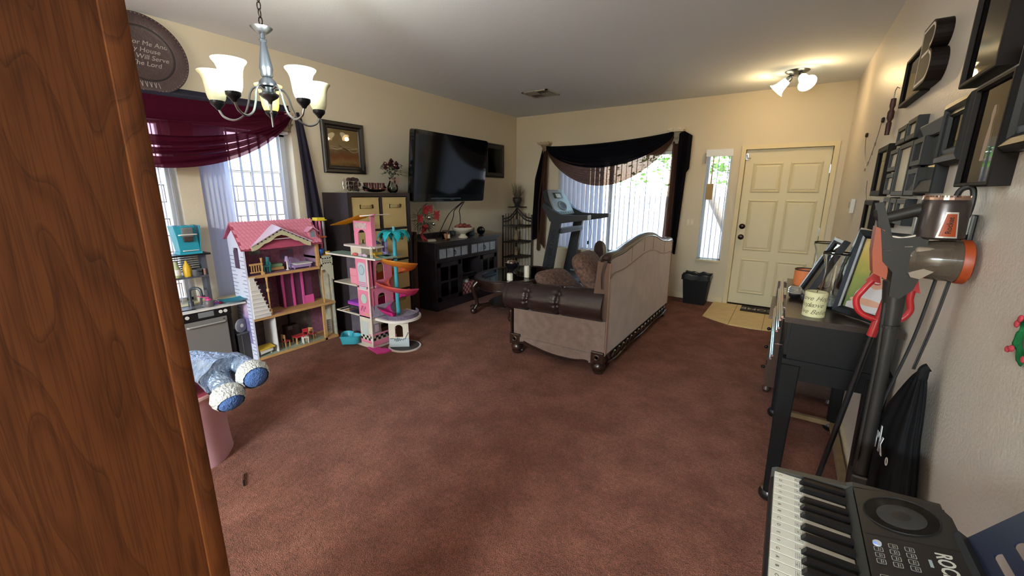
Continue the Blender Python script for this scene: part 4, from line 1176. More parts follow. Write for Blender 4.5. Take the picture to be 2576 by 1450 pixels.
# things on the console
b = B(); b.lathe([(0, 0), (.055, 0), (.066, .01), (.066, .018), (.055, .03), (0, .034)], (-3.72, 3.74, .886), 28); single('white_puck', b, mat('white_matte', 'c9c6be', 0.5), 'round flat white puck at the left end of the console top', 'gadget', smooth=True)
t = thing('jar_candle', 'orange jar candle with a dark lid on the console', 'candle', (-3.70, 4.0, .886))
c = (-3.70, 4.0, .886)
b = B(); b.lathe([(0, .004), (.043, .004), (.046, .02), (.046, .085), (0, .088)], c, 20); part('wax', b, mat('orange_wax', 'b5683c', 0.4), t, smooth=True)
b = B(); b.lathe([(0, 0), (.048, 0), (.051, .01), (.051, .09), (.044, .105), (.042, .108), (.048, .09), (.048, .012), (.0, .003)], c, 22); part('glass_jar', b, CLEAR, t, smooth=2)
b = B(); b.lathe([(0, .108), (.046, .108), (.048, .113), (.048, .125), (0, .127)], c, 22); part('lid', b, mat('lid_brown', '57423a', 0.4), t, smooth=True)
b = B(); b.box((-3.655, 3.98, .91), (-3.648, 4.02, .96)); part('paper_label', b, mat('label_paper', 'd7c7b4', 0.6), t)
CER = mat('cream_ceramic', 'd5cdb9', 0.3)
b = B(); b.lathe([(0, 0), (.065, 0), (.066, .01), (.04, .03), (.035, .05), (.07, .072), (.13, .10), (.155, .135), (.158, .145), (.15, .145), (.12, .11), (.06, .086), (0, .082)], (-3.72, 4.36, .886), 36); single('pedestal_bowl', b, CER, 'cream pedestal bowl of dark red balls on the console', 'bowl', smooth=True)
for i in range(11):
    a = 2 * PI * i / 7
    x, y, z = ((.085 * math.cos(a), .085 * math.sin(a), .125 + .012 * (i % 2)) if i < 7 else (.038 * math.cos(a * 1.75), .038 * math.sin(a * 1.75), .150))
    b = B(); b.lathe([(0, -.034), (.015, -.031), (.03, -.015), (.034, 0), (.03, .016), (.014, .031), (0, .034)], (-3.72 + x, 4.36 + y, .886 + z + .012), 14); single('decor_ball', b, mat('ball_red_' + 'ab'[i % 2], ('6b2622', '7d4136')[i % 2], 0.55, var=0.3, vs=50), 'dark red wicker ball heaped in the cream pedestal bowl', 'ball', 'balls in the pedestal bowl', smooth=2)
b = B(); b.box((-3.92, 4.60, .886), (-3.80, 4.72, 1.0), bev=.008); single('small_speaker', b, BLACKP, 'small black cube speaker behind the silver orb on the console', 'speaker')
t = thing('orb_ornament', 'dark mirrored faceted orb on the console right of the bowl', 'ornament', (-3.70, 4.74, .886))
b = B(); bmesh.ops.create_icosphere(b.bm, subdivisions=2, radius=.062, matrix=Matrix.Translation((-3.70, 4.74, .958))); part('orb', b, mat('dark_mirror', '3c3d42', 0.12, metal=1.0), t)
b = B(); b.lathe([(0, 0), (.036, 0), (.04, .006), (.03, .014), (0, .016)], (-3.70, 4.74, .886), 18); part('base', b, BLACKM, t, smooth=True)

# ------------------------------------------------------------------ corner etagere
et = thing('corner_shelf', 'dark wicker corner shelf with a pointed arch top in the far left corner', 'shelf', (-3.95, 6.1, 0))
WICK = mat('dark_wicker', '241d1c', 0.6, var=0.3, vs=60, bump=0.5, bs=120)
pL, pR, pC = Vector((-4.02, 5.76, 0)), Vector((-3.70, 6.18, 0)), Vector((-4.03, 6.19, 0))
for p_, h_ in ((pL, 1.10), (pR, 1.10), (pC, 1.2)):
    b = B(); b.tube([p_, p_ + Vector((0, 0, h_))], .014, 8); b.ball(p_ + Vector((0, 0, h_ + .008)), .02, 8, 6); part('post', b, WICK, et, smooth=True)
for z in (.14, .40, .66, .93):
    b = B(); b.prism([pL + Vector((0, 0, z)), pL.lerp(pR, .25) + Vector((.05, -.04, z)), pL.lerp(pR, .75) + Vector((.05, -.04, z)), pR + Vector((0, 0, z)), pC + Vector((0, 0, z))], (0, 0, .022)); part('shelf_board', b, WICK, et)
mid = (pL + pR) / 2
apex = mid.lerp(pC, 0.35) + Vector((0, 0, 1.26))
for p_ in (pL, pR):
    b = B()
    for dz in (0, -.05):
        b.tube(spline([p_ + Vector((0, 0, 1.06 + dz)), p_.lerp(mid, .5) + Vector((0, 0, 1.10 + dz)), apex + Vector((0, 0, dz - .02))], 6), .012, 6)
    part('arch_rail', b, WICK, et, smooth=True)
b = B(); b.tube([pL + Vector((0, 0, .95)), pR + Vector((0, 0, .95))], .01, 6); b.tube([apex, Vector((apex.x, apex.y, .95))], .011, 6); part('front_rail', b, WICK, et)
for s_, e_ in ((pL, pC), (pC, pR)):
    for k in range(1, 5):
        p_ = s_.lerp(e_, k / 5); b = B(); b.tube([p_ + Vector((0, 0, .15)), p_ + Vector((0, 0, 1.15))], .006, 6); part('back_spindle', b, WICK, et)
b = B(); b.box((apex.x - .12, apex.y - .1, 1.245), (apex.x + .12, apex.y + .12, 1.262)); part('top_ledge', b, WICK, et, bevel=.003)
t = thing('twig_urn', 'dark urn of dried twigs on top of the corner shelf', 'urn', (apex.x, apex.y, 1.263))
b = B(); b.lathe([(0, 0), (.05, 0), (.055, .01), (.04, .025), (.06, .06), (.082, .11), (.075, .135), (.085, .15), (.078, .152), (.06, .12), (0, .06)], (apex.x, apex.y, 1.263), 20); part('pot', b, mat('urn_iron', '22201f', 0.6), t, smooth=True)
b = B()
for i in range(90):
    a = random.random() * 6.28; r1 = random.uniform(.05, .17); h_ = random.uniform(.2, .42)
    q0 = Vector((apex.x + .03 * math.cos(a), apex.y + .03 * math.sin(a), 1.37)); q1 = Vector((apex.x + r1 * math.cos(a) * .8, apex.y + r1 * math.sin(a) * .5, 1.263 + h_))
    b.tube([q0, q0.lerp(q1, .6) + Vector((0, 0, .02)), q1], [.002, .0015, .0007], 3, cap=False)
    for k in range(3):
        q = q0.lerp(q1, .5 + .15 * k); b.tube([q, q + Vector((random.uniform(-.03, .03), random.uniform(-.02, .02), .03))], [.0012, .0005], 3, cap=False)
part('dried_twigs', b, mat('dry_twig', '50463c', 0.9), t, stuff=True)
fg = mat('tan_ceramic', '8a7558', 0.6, var=0.2, vs=20)
for lab_, z, s_ in (('small tan figurine on the second shelf of the corner shelf', .683, 1.0), ('pale bottle on the lower shelf of the corner shelf', .423, .8)):
    x, y = mid.x - .07, mid.y + .06
    b = B(); b.lathe([(0, 0), (.04 * s_, 0), (.045 * s_, .05 * s_), (.03 * s_, .10 * s_), (.022 * s_, .115 * s_), (.036 * s_, .14 * s_), (.03 * s_, .17 * s_), (0, .185 * s_)], (x, y, z), 14); single('figurine', b, fg, lab_, 'figurine', smooth=True)
b = B(); b.box((mid.x - .09, mid.y + .03, .953), (mid.x - .03, mid.y + .08, 1.05), bev=.006); single('small_box', b, mat('grey_card', '6b645c', 0.6), 'little grey box on the upper shelf of the corner shelf', 'box')
# ------------------------------------------------------------------ sofa
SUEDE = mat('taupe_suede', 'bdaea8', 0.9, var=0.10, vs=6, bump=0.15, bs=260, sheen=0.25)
PANELF = mat('brown_chenille', '75625a', 0.9, var=0.14, vs=16, bump=0.2, bs=200, sheen=0.2)
LEATH = mat('dark_leather', '2b1d1c', 0.32, bump=0.25, bs=140, var=0.2, vs=10, spec=0.55)
CARVE = mat('carved_mahogany', '2c1a15', 0.28, var=0.3, vs=18, coat=0.3)
sf = thing('sofa', 'traditional sofa seen from behind with taupe back, dark leather arms and carved wood trim', 'sofa', (-1.6, 4.15, 0))
SX0, SX1, SY0, SY1 = -2.03, -1.125, 3.09, 5.19
crest = spline([(0, SY0, 0.985), (0, SY0 + .06, 1.022), (0, 3.42, 1.035), (0, 3.70, 1.075), (0, 3.98, 1.112), (0, 4.18, 1.115), (0, 4.40, 1.09), (0, 4.65, 1.03), (0, 4.92, 0.995), (0, SY1 - .06, 0.985), (0, SY1, 0.94)], 6)
def cz(y):
    for i in range(len(crest) - 1):
        if crest[i].y <= y <= crest[i + 1].y:
            t = (y - crest[i].y) / max(1e-6, crest[i + 1].y - crest[i].y)
            return crest[i].z + t * (crest[i + 1].z - crest[i].z)
    return crest[-1].z
# outer back: upholstered panel following the crest, with a sewn seam below the top
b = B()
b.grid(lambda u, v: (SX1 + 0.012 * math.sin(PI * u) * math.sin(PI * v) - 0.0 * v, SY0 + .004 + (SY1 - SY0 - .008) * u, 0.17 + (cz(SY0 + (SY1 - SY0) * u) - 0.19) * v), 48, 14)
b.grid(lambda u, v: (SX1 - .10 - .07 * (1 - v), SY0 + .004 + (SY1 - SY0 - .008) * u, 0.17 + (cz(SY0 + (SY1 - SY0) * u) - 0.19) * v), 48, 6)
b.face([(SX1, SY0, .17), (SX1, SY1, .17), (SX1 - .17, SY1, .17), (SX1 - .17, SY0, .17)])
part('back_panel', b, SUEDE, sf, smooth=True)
for yy in (SY0 + .002, SY1 - .005):
    b = B(); zt = cz(yy) - .02
    b.prism([(SX1, yy, .48), (SX1, yy, zt), (SX1 - .10, yy, zt), (SX1 - .14, yy, .48)], (0, .003, 0))
    part('back_end', b, mat('end_fabric', '5e483e', .9), sf)
b = B(); b.tube([(SX1 + .004 + .012 * math.sin(PI * i / 40) * .9, SY0 + .02 + (SY1 - SY0 - .04) * i / 40, cz(SY0 + (SY1 - SY0) * i / 40) - .155 - .02 * math.sin(PI * i / 40)) for i in range(41)], .002, 5)
for y in (3.62, 3.98, 4.30, 4.78):
    z1_ = cz(y); b.tube([(SX1 + .008, y, z1_ - .16), (SX1 + .008, y, z1_ - .03)], .0018, 5)
for y in (SY0 + .008, SY1 - .008):
    b.tube([(SX1 + .002, y, .175), (SX1 + .002, y, cz(y) - .03)], .006, 6)
part('seam_piping', b, mat('piping', '84685a', 0.85), sf, smooth=True)
# crest rail
b = B(); b.tube([(SX1 - .035, p.y, p.z - .012) for p in crest], 0.030, 10, flat=(0.75, 1.35)); b.tube([(SX1 - .008, p.y, p.z - .026) for p in crest], 0.013, 8); b.tube([(SX1 - .066, p.y, p.z - .022) for p in crest], 0.012, 8); part('crest_rail', b, CARVE, sf, smooth=True)
for yy in (SY0 + .02, SY1 - .02):
    b = B(); b.tube(spline([(SX1 - .03, yy, cz(yy) - .03), (SX1 - .055, yy, .86), (SX1 - .05, yy, .74)], 5), [.030] * 11, 10, flat=(1, .7)); part('back_post', b, CARVE, sf, smooth=True)
# inner back cushions
for k in range(3):
    if k == 0: continue
    ya = SY0 + .28 + k * .52; b = B(); b.box((-1.47, ya, .46), (-1.20, ya + .51, min(.90, cz(ya + .25) - .16)), bev=.055); part('back_cushion', b, LEATH, sf, smooth=True)
for k in range(3):
    ya = SY0 + .28 + k * .52; b = B(); b.box((-2.02, ya, .32), (-1.44, ya + .51, .47), bev=.045); part('seat_cushion', b, LEATH, sf, smooth=True)
b = B(); b.box((-2.0, SY0 + .05, .17), (-1.2, SY1 - .05, .33)); part('seat_deck', b, PANELF, sf)
# arms: side panel, pleated leather roll, scroll front post
for sgn, yo in ((1, SY0), (-1, SY1)):
    Y = lambda d, sgn=sgn, yo=yo: yo + sgn * d
    b = B()
    b.prism([(SX0, Y(.004), .175), (SX1 - .005, Y(.004), .175), (SX1 - .005, Y(.0), .47), (SX0 - .0, Y(0.0), .44)], (0, sgn * .16, 0)); part('arm_panel', b, PANELF, sf, bevel=.01)
    n_ = 84
    xs0, xs1 = -2.125, SX1 - .03
    pin = (0.265, 0.585)
    def rad(t):
        r = 0.142 * (0.90 + 0.10 * t)
        for q in pin:
            r -= 0.028 * math.exp(-((t - q) / .018) ** 2)
        if t < .05:
            r *= math.sqrt(max(0.02, 1 - ((.05 - t) / .05) ** 2)) * .25 + .75
        return r
    b = B()
    def roll(u, v, sgn=sgn, Y=Y):
        t = v; a = 2 * PI * u
        x = xs0 + (xs1 - xs0) * t
        r = rad(t)
        for q in pin:   # gathers radiating from the pinch
            r += 0.009 * math.exp(-((t - q) / .05) ** 2) * math.sin(a * 15) * (1 - math.exp(-((t - q) / .012) ** 2) * .4)
        return (x, Y(.075) + r * math.cos(a) * 1.02, .545 + .035 * t + r * math.sin(a) * (1.0 if math.sin(a) > 0 else .95))
    b.grid(roll, 60, n_, closeu=True); part('arm_roll', b, LEATH, sf, smooth=2)
    b = B(); b.lathe([(0, -.012), (.05, -.014), (.10, -.006), (.128, .0), (.128, .03), (0, .03)], (xs0, Y(.075), .545), 26, Matrix.Rotation(PI / 2, 4, 'Y')); part('arm_cap', b, LEATH, sf, smooth=True)
    b = B(); b.ball((xs0 - .012, Y(.075), .545), .016, 10, 8); part('arm_button', b, mat('brass_nail', '9c7c4c', 0.35, metal=0.9), sf, smooth=2)
    b = B()
    for k in range(3):
        b.tube(spline([(SX0 - .03 + .0 * k, Y(.012 + k * .022), .42), (SX0 - .035, Y(.008 + k * .022), .33), (SX0 - .028, Y(.01 + k * .022), .18)], 5), .010, 6)
    part('front_reeding', b, CARVE, sf, smooth=True)
# base rails, carved apron, corner blocks, bun feet
for sgn, yo in ((1, SY0), (-1, SY1)):
    b = B(); y0_ = yo - sgn * .012
    low = spline([(SX0 + .07, 0, .115), (SX0 + .12, 0, .125), (SX0 + .22, 0, .10), (-1.62, 0, .068), (-1.42, 0, .066), (-1.30, 0, .085), (-1.25, 0, .08), (-1.20, 0, .10)], 5)
    b.prism([(p.x, y0_, p.z) for p in low] + [(SX1 - .03, y0_, .175), (SX0 + .05, y0_, .175)], (0, sgn * .05, 0)); part('side_apron', b, PANELF, sf)
    b = B(); b.tube([(p.x, y0_ - sgn * .004, p.z) for p in low], .011, 6); b.tube([(p.x, y0_ - sgn * .004, p.z + .018) for p in low[5:-6]], .006, 6); part('apron_moulding', b, CARVE, sf, smooth=True)
    for xb in (SX0 + .02, SX1 - .06):
        b = B(); b.box((xb - .055, yo - sgn * .02, .098), (xb + .055, yo + sgn * .09, .20), bev=.008); part('corner_block', b, CARVE, sf)
        b = B(); b.lathe([(0, 0), (.012, .0), (.014, .006), (.024, .008), (.03, .004), (.033, -.004)], (xb, yo - sgn * .02, .15), 14, Matrix.Rotation(sgn * PI / 2, 4, 'X')); part('rosette', b, CARVE, sf, smooth=2)
        b = B(); b.lathe([(0, 0), (.045, 0), (.05, .008), (.05, .02), (.038, .026), (.056, .045), (.06, .062), (.05, .085), (.042, .098), (0, .10)], (xb, yo + sgn * .035, 0), 20); part('bun_foot', b, CARVE, sf, smooth=True)
b = B(); b.prism([(SX1 + .006, SY0 + .1, .105), (SX1 + .006, SY1 - .1, .105), (SX1 + .006, SY1 - .04, .175), (SX1 + .006, SY0 + .04, .175)], (-.04, 0, 0)); part('back_apron', b, CARVE, sf)
# carved scrolls along the back rail
for s_ in (0, 1):
    b = B()
    for k in range(9):
        y = SY0 + .14 + k * .115 if s_ == 0 else SY1 - .14 - k * .115
        d = 1 if s_ == 0 else -1
        b.tube(spline([(SX1 + .014, y, .125), (SX1 + .02, y + d * .04, .165), (SX1 + .02, y + d * .085, .15), (SX1 + .016, y + d * .075, .118), (SX1 + .018, y + d * .05, .135)], 4), .011, 6)
        b.ball((SX1 + .015, y + d * .055, .142), .013, 8, 6)
    part('carved_scroll', b, CARVE, sf, smooth=True)
b = B(); b.tube(spline([(SX1 + .012, SY0 + .08, .10), (SX1 + .012, SY0 + .3, .085), (SX1 + .012, SY0 + .6, .105), (SX1 + .012, 4.14, .085), (SX1 + .012, SY1 - .6, .105), (SX1 + .012, SY1 - .3, .085), (SX1 + .012, SY1 - .08, .10)], 8), .010, 6); part('lower_bead', b, CARVE, sf, smooth=True)
# pillows
PAT = mat('damask_fabric', '3f322e', 0.85, col2='75594c', var=0.2, vs=42, det=6, bump=0.2, bs=120)
def pillow(name, label, c, R, w, h, d, m):
    b = B(Matrix.Translation(c) @ R)
    def f(u, v):
        a, e_ = 2 * PI * u, (v - .5) * PI
        def sp(x, p): return math.copysign(abs(x) ** p, x)
        return (w / 2 * sp(math.cos(e_), .45) * sp(math.cos(a), .38), d / 2 * sp(math.sin(e_), 1.0), h / 2 * sp(math.cos(e_), .45) * sp(math.sin(a), .38))
    b.grid(f, 32, 16, closeu=True)
    bmesh.ops.remove_doubles(b.bm, verts=b.bm.verts, dist=1e-4)
    return single(name, b, m, label, 'pillow', 'sofa pillows', smooth=2)
pillow('throw_pillow', 'patterned brown pillow standing upright against the near end of the sofa back', (-1.42, 3.52, .745), Matrix.Rotation(PI / 2 + .1, 4, 'Z') @ Matrix.Rotation(-.6, 4, 'X'), .50, .52, .17, PAT)
pillow('throw_pillow', 'patterned brown pillow lying low on the sofa seat behind the arm roll', (-1.78, 3.56, .60), Matrix.Rotation(PI / 2 - .2, 4, 'Z') @ Matrix.Rotation(-1.0, 4, 'X'), .46, .46, .15, PAT)
pillow('throw_pillow', 'small dark leather pillow corner poking up behind the tall pillow', (-1.56, 4.03, .80), Matrix.Rotation(PI / 2 + .2, 4, 'Z') @ Matrix.Rotation(.78, 4, 'Y') @ Matrix.Rotation(-.2, 4, 'X'), .36, .36, .14, LEATH)

# ------------------------------------------------------------------ coffee table
TX, TY, RX, RY, TZ = -2.87, 4.42, 0.465, 0.64, 0.47
tb = thing('coffee_table', 'oval coffee table with inset glass top and carved dark wood legs', 'table', (TX, TY, 0))
def oval(r0, r1, z0, z1, b, n=56):
    """oval ring of rectangular section: r0..r1 are offsets from the table edge"""
    def f(u, v):
        a = 2 * PI * u; q = v * 4
        k = [(r0, z0), (r1, z0), (r1, z1), (r0, z1), (r0, z0)][int(round(q))]
        return (TX + (RX + k[0]) * math.cos(a), TY + (RY + k[0]) * math.sin(a), k[1])
    b.grid(f, n, 4, closeu=True)
b = B(); oval(-.085, 0.0, TZ - .032, TZ, b); oval(-.07, -.012, TZ - .05, TZ - .032, b); oval(-.05, .012, TZ - .026, TZ - .01, b); part('top_rim', b, CARVE, tb, bevel=.005)
b = B(); b.prism([(TX + (RX - .088) * math.cos(2 * PI * i / 56), TY + (RY - .088) * math.sin(2 * PI * i / 56), TZ - .012) for i in range(56)], (0, 0, .008)); part('glass_top', b, glass('smoked_table_glass', '9aa6a8'), tb)
b = B(); oval(-.075, -.055, TZ - .125, TZ - .05, b); oval(-.08, -.04, TZ - .135, TZ - .12, b); part('apron', b, CARVE, tb, bevel=.004)
for sx_ in (-1, 1):
    for sy_ in (-1, 1):
        dx, dy = sx_ * .62, sy_ * .78
        L_ = math.hypot(dx, dy); dx, dy = dx / L_, dy / L_
        bx, by = TX + sx_ * .25, TY + sy_ * .50
        b = B()
        q = spline([(bx - dx * .0, by - dy * 0, TZ - .06), (bx + dx * .055, by + dy * .055, .34), (bx + dx * .03, by + dy * .03, .22), (bx + dx * .01, by + dy * .01, .13), (bx + dx * .05, by + dy * .05, .055)], 5)
        b.tube(q, [.042 - .018 * min(1, i / 12) for i in range(len(q))], 10)
        b.ball((bx + dx * .06, by + dy * .06, .04), (.042, .042, .04), 12, 8)
        b.tube([Vector((bx + dx * .07, by + dy * .07, .09)) + .026 * (math.cos(t) * Vector((dx, dy, 0)) + math.sin(t) * Vector((0, 0, 1))) for t in [i * .5 for i in range(10)]], .011, 6)
        part('carved_leg', b, CARVE, tb, smooth=True)
b = B(); b.prism([(TX + .30 * math.cos(2 * PI * i / 32), TY + .46 * math.sin(2 * PI * i / 32), .10) for i in range(32)], (0, 0, .018))
for sx_ in (-1, 1):
    for sy_ in (-1, 1):
        b.tube([(TX + sx_ * .28, TY + sy_ * .53, .10), (TX + sx_ * .16, TY + sy_ * .32, .11)], .02, 6)
part('lower_shelf', b, CARVE, tb, bevel=.003)
WAXW = mat('ivory_wax', 'e4dfcf', 0.4, sss=.1)
for nm, lab_, x, y, h_, r in (('pillar_candle', 'short white pillar candle at the left end of the coffee table', -2.69, 4.00, .085, .036), ('pillar_candle', 'tall white pillar candle on the coffee table near the sofa', -2.62, 4.27, .145, .032)):
    t = thing(nm, lab_, 'candle', (x, y, TZ), 'candles on the coffee table')
    b = B(); b.lathe([(0, 0), (r, 0), (r, h_ - .008), (r - .004, h_), (r - .012, h_ - .003), (0, h_ - .006)], (x, y, TZ), 20); part('wax', b, WAXW, t, smooth=True)
    b = B(); b.cyl((x, y, TZ + h_ - .006), (x + .002, y, TZ + h_ + .008), .0013, n=5); part('wick', b, BLACKP, t)
bx, by = -2.88, 4.33
b = B(); b.lathe([(0, 0), (.05, 0), (.055, .008), (.03, .02), (.018, .035), (.02, .055), (.06, .08), (.085, .12), (.09, .15), (.084, .15), (.055, .095), (0, .08)], (bx, by, TZ), 26); single('footed_bowl', b, mat('black_glaze', '17151a', 0.2), 'black footed bowl of potpourri in the middle of the coffee table', 'bowl', smooth=True)
for i in range(12):
    a = i * 2.4; r = .012 + .055 * math.sqrt(i / 12)
    b = B(); b.ball((bx + r * math.cos(a), by + r * math.sin(a), TZ + .152 + .014 * (1 - i / 12)), (.022, .02, .017), 8, 6); single('potpourri_ball', b, mat('potpourri_' + 'abc'[i % 3], ('6d5345', '9a8778', '43332c')[i % 3], 0.7, var=.3, vs=60), 'round dried pod in the black footed bowl', 'pod', 'pods in the footed bowl', smooth=2)

# ------------------------------------------------------------------ treadmill
TGR = mat('treadmill_grey', '34373d', 0.45, metal=0.2)
TSIL = mat('treadmill_silver', '90979c', 0.35, metal=0.3)
tm = thing('treadmill', 'grey treadmill with a tilted console facing the sofa, in front of the front window', 'treadmill', (-2.080, 5.5, 0))
NY, FYy = 5.26, 6.02
for y in (NY, FYy):
    b = B(); sg = 1 if y == NY else -1
    b.prism([(-2.980, y - .028, .22), (-2.810, y - .028, .22), (-2.665, y - .028, 1.13), (-2.810, y - .028, 1.13)], (0, .056, 0)); part('upright', b, TGR, tm, bevel=.012)
text_part('lettering', 'NordicTrack', T_axes((-2.815, NY - .0285, .70), Vector((.148, 0, .91)).normalized(), Vector((-.91, 0, .148)).normalized(), (0, -1, 0)), .115, mat('letter_dark', '16171a', .4), tm, .0008, sx=1.0)
for y in (NY, FYy):
    b = B(); b.prism([(-2.830, y - .04, 1.10), (-2.700, y - .04, 1.07), (-2.360, y - .04, 1.125), (-2.250, y - .04, 1.15), (-2.250, y - .04, 1.205), (-2.430, y - .04, 1.195), (-2.660, y - .04, 1.20), (-2.830, y - .04, 1.27), (-2.940, y - .04, 1.36), (-2.960, y - .04, 1.30)], (0, .08, 0)); part('handrail', b, TGR, tm, bevel=.012)
    b = B(); b.box((-2.258, y - .042, 1.148), (-2.235, y + .042, 1.207), bev=.008); part('rail_cap', b, TSIL, tm)
# console
cT = T_axes((-2.780, NY + .04, 1.17), (0, 1, 0), Vector((-.21, 0, .385)).normalized(), Vector((.385, 0, .21)).normalized())
cw = FYy - NY - .08
b = B(cT); b.prism([(0.0, -.02, -.07), (cw, -.02, -.07), (cw - .02, .30, -.07), (cw - .08, .43, -.07), (.08, .43, -.07), (.02, .30, -.07)], (0, 0, .055)); part('console_back', b, TGR, tm, bevel=.012)
b = B(cT); b.prism([(.04, .02, -.016), (cw - .04, .02, -.016), (cw - .06, .28, -.016), (cw - .12, .415, -.016), (.12, .415, -.016), (.06, .28, -.016)], (0, 0, .022)); part('console_face', b, TSIL, tm, bevel=.006)
b = B(cT); b.box((.20, .28, .006), (cw - .20, .37, .010)); part('display', b, mat('lcd', '2e3740', .15), tm)
b = B(cT); b.box((.27, .29, .010), (cw - .26, .355, .0115)); part('display_print', b, mat('lcd_pale', 'c9d2d2', .4), tm)
b = B(cT); b.lathe([(0, .004), (.11, .004), (.125, .010), (.135, .004)], (cw / 2, .155, .004), 28, Matrix.Scale(.58, 4, (0, 1, 0))); part('fan_grille', b, mat('fan_grey', '6b7278', .5), tm, smooth=2)
b = B(cT); b.box((.10, .03, .006), (cw - .10, .065, .012), bev=.003); part('key_strip', b, mat('key_dark', '3c4248', .4), tm)
for i in range(6):
    b = B(cT); b.cyl((.15 + i * .075, .047, .011), (.15 + i * .075, .047, .015), .011, n=10); part('button', b, TSIL, tm)
b = B(); b.tube([(-2.540, NY + .03, 1.13), (-2.500, NY + .16, 1.15), (-2.500, FYy - .16, 1.15), (-2.540, FYy - .03, 1.13)], .022, 10); part('pulse_bar', b, TSIL, tm, smooth=True)
b = B(); b.box((-2.780, NY + .02, .93), (-2.660, FYy - .02, 1.0), bev=.012); part('accessory_tray', b, TGR, tm)
b = B(); b.box((-2.740, NY + .03, 1.0), (-2.680, FYy - .03, 1.006)); part('tray_lip', b, TSIL, tm)
b = B(); b.prism([(-3.080, NY - .02, .05), (-2.280, NY - .02, .05), (-2.280, NY - .02, .17), (-2.530, NY - .02, .25), (-2.880, NY - .02, .29), (-3.060, NY - .02, .24)], (0, FYy - NY + .04, 0)); part('motor_hood', b, TGR, tm, bevel=.015)
b = B(); b.prism([(-2.300, NY + .05, .16), (-1.360, NY + .05, .10), (-1.360, NY + .05, .13), (-2.300, NY + .05, .19)], (0, FYy - NY - .1, 0)); part('running_belt', b, mat('belt_rubber', '1c1d1f', .7), tm)
for y in (NY - .01, FYy - .07):
    b = B(); b.prism([(-2.830, y, .10), (-1.300, y, .03), (-1.300, y, .15), (-2.300, y, .215), (-2.530, y, .26), (-2.830, y, .30)], (0, .08, 0)); part('side_rail', b, TSIL, tm, bevel=.012)
for x in (-2.98, -1.38):
    for y in (NY + .03, FYy - .03):
        b = B(); b.cyl((x, y, 0), (x, y, .06), .03, n=12); part('foot', b, BLACKP, tm)
b = B(); b.tube(spline([(-2.480, NY + .5, 1.15), (-2.380, NY + .42, .95), (-2.410, NY + .4, .8)], 5), .003, 5); b.box((-2.425, NY + .385, .76), (-2.405, NY + .415, .81)); part('safety_cord', b, BLACKP, tm)

# ------------------------------------------------------------------ entry corner
tc_ = thing('trash_bin', 'black plastic waste bin with a loose liner beside the front door', 'waste bin', (-.94, 6.08, 0))
b = B()
b.grid(lambda u, v: (-.945 + (.135 + .035 * v) * [-1, 1, 1, -1][int(u * 4 + .001) % 4], 6.08 + (.10 + .025 * v) * [-1, -1, 1, 1][int(u * 4 + .001) % 4], .40 * v), 4, 3, closeu=True); b.box((-1.075, 5.985, 0), (-.815, 6.175, .01)); part('bin_body', b, mat('bin_plastic', '1d2024', .45, bump=.2, bs=200), tc_, thick=.004)
b = B()
def lin_f(u, v):
    a = 2 * PI * u
    sq = max(abs(math.cos(a)), abs(math.sin(a)))
    x, y = .178 * math.cos(a) / sq, .133 * math.sin(a) / sq
    return (-.945 + x * (1.0 + .02 * math.sin(7 * a) - .07 * (v > .55) * (v - .55)), 6.08 + y * (1.0 + .03 * math.sin(5 * a) - .3 * max(0, v - .6)), .345 + .075 * min(v, .6) / .6 - .05 * max(0, v - .6) + .012 * math.sin(6 * a + 1) * v + .008 * math.sin(11 * a))
b.grid(lin_f, 48, 8, closeu=True); part('liner', b, mat('bag_film', '2a2d31', .3), tc_, smooth=2)
dm = thing('door_mat', 'dark door mat with pale lettering lying upside down inside the front door', 'mat', (-.02, 6.09, .0112))
b = B(); b.box((-.37, 5.95, .0112), (.31, 6.235, .022), bev=.003); part('pile', b, mat('mat_coir', '2a2424', .95, bump=.6, bs=150), dm)
text_part('lettering', 'WELCOME', T_axes((-.03, 6.09, .0222), (-1, 0, 0), (0, -1, 0), (0, 0, 1)), .14, mat('mat_print', 'a8a29a', .9), dm, .0006, bold=.002)
sw = thing('light_switch', 'double rocker light switch plate between curtain tail and narrow window', 'switch', (-1.145, YF - .008, 1.05))
b = B(); b.box((-1.205, YF - .008, 1.052), (-1.088, YF - .001, 1.17), bev=.003); part('plate', b, mat('switch_ivory', 'd6ccb4', .4), sw)
for x in (-1.17, -1.122):
    b = B(); b.box((x - .017, YF - .012, 1.078), (x + .017, YF - .007, 1.144), bev=.002); part('rocker', b, mat('switch_white', 'e2dac6', .35), sw)
th = thing('door_chime', 'white plastic thermostat box high on the right wall near the door', 'thermostat', (XR - .03, 4.68, 1.34))
b = B(); b.box((XR - .032, 4.58, 1.345), (XR - .001, 4.80, 1.465), bev=.004); part('case', b, mat('thermo_white', 'd9d4c8', .4), th)
b = B(); b.box((XR - .034, 4.62, 1.385), (XR - .031, 4.70, 1.44)); part('screen', b, mat('thermo_lcd', '8d938c', .2), th)
# ------------------------------------------------------------------ wooden dollhouse
PINKR = mat('pink_roof_print', 'd4748f', 0.6, col2='e295a8', vs=30)
PLUM = mat('plum_wallpaper', 'a56c86', 0.7, var=0.25, vs=30)
PLUM2 = mat('plum_dark_print', '6a3d5a', 0.7, col2='8a5568', vs=34)
KITP = mat('kitchen_print', '4c4048', 0.7, col2='65584f', vs=30)
PINE = mat('natural_pine', 'b98f5c', 0.55, var=0.12, vs=14, stretch=(6, 1, 6))
DHW = mat('dollhouse_white', 'd7d3d2', 0.5)
SIDING = mat('siding_white', 'd5d8ee', 0.5)
LINE = mat('siding_line', '6f7892', 0.6)
LAV = mat('lavender_paint', '9d86b0', 0.5)
TEAL = mat('teal_paint', '3f8e8e', 0.5)
PINKP = mat('pink_plastic', 'd85a9c', 0.35)
REDP = mat('red_paint', 'b03038', 0.45)
WHP = mat('white_toy', 'dcd8d2', 0.4)
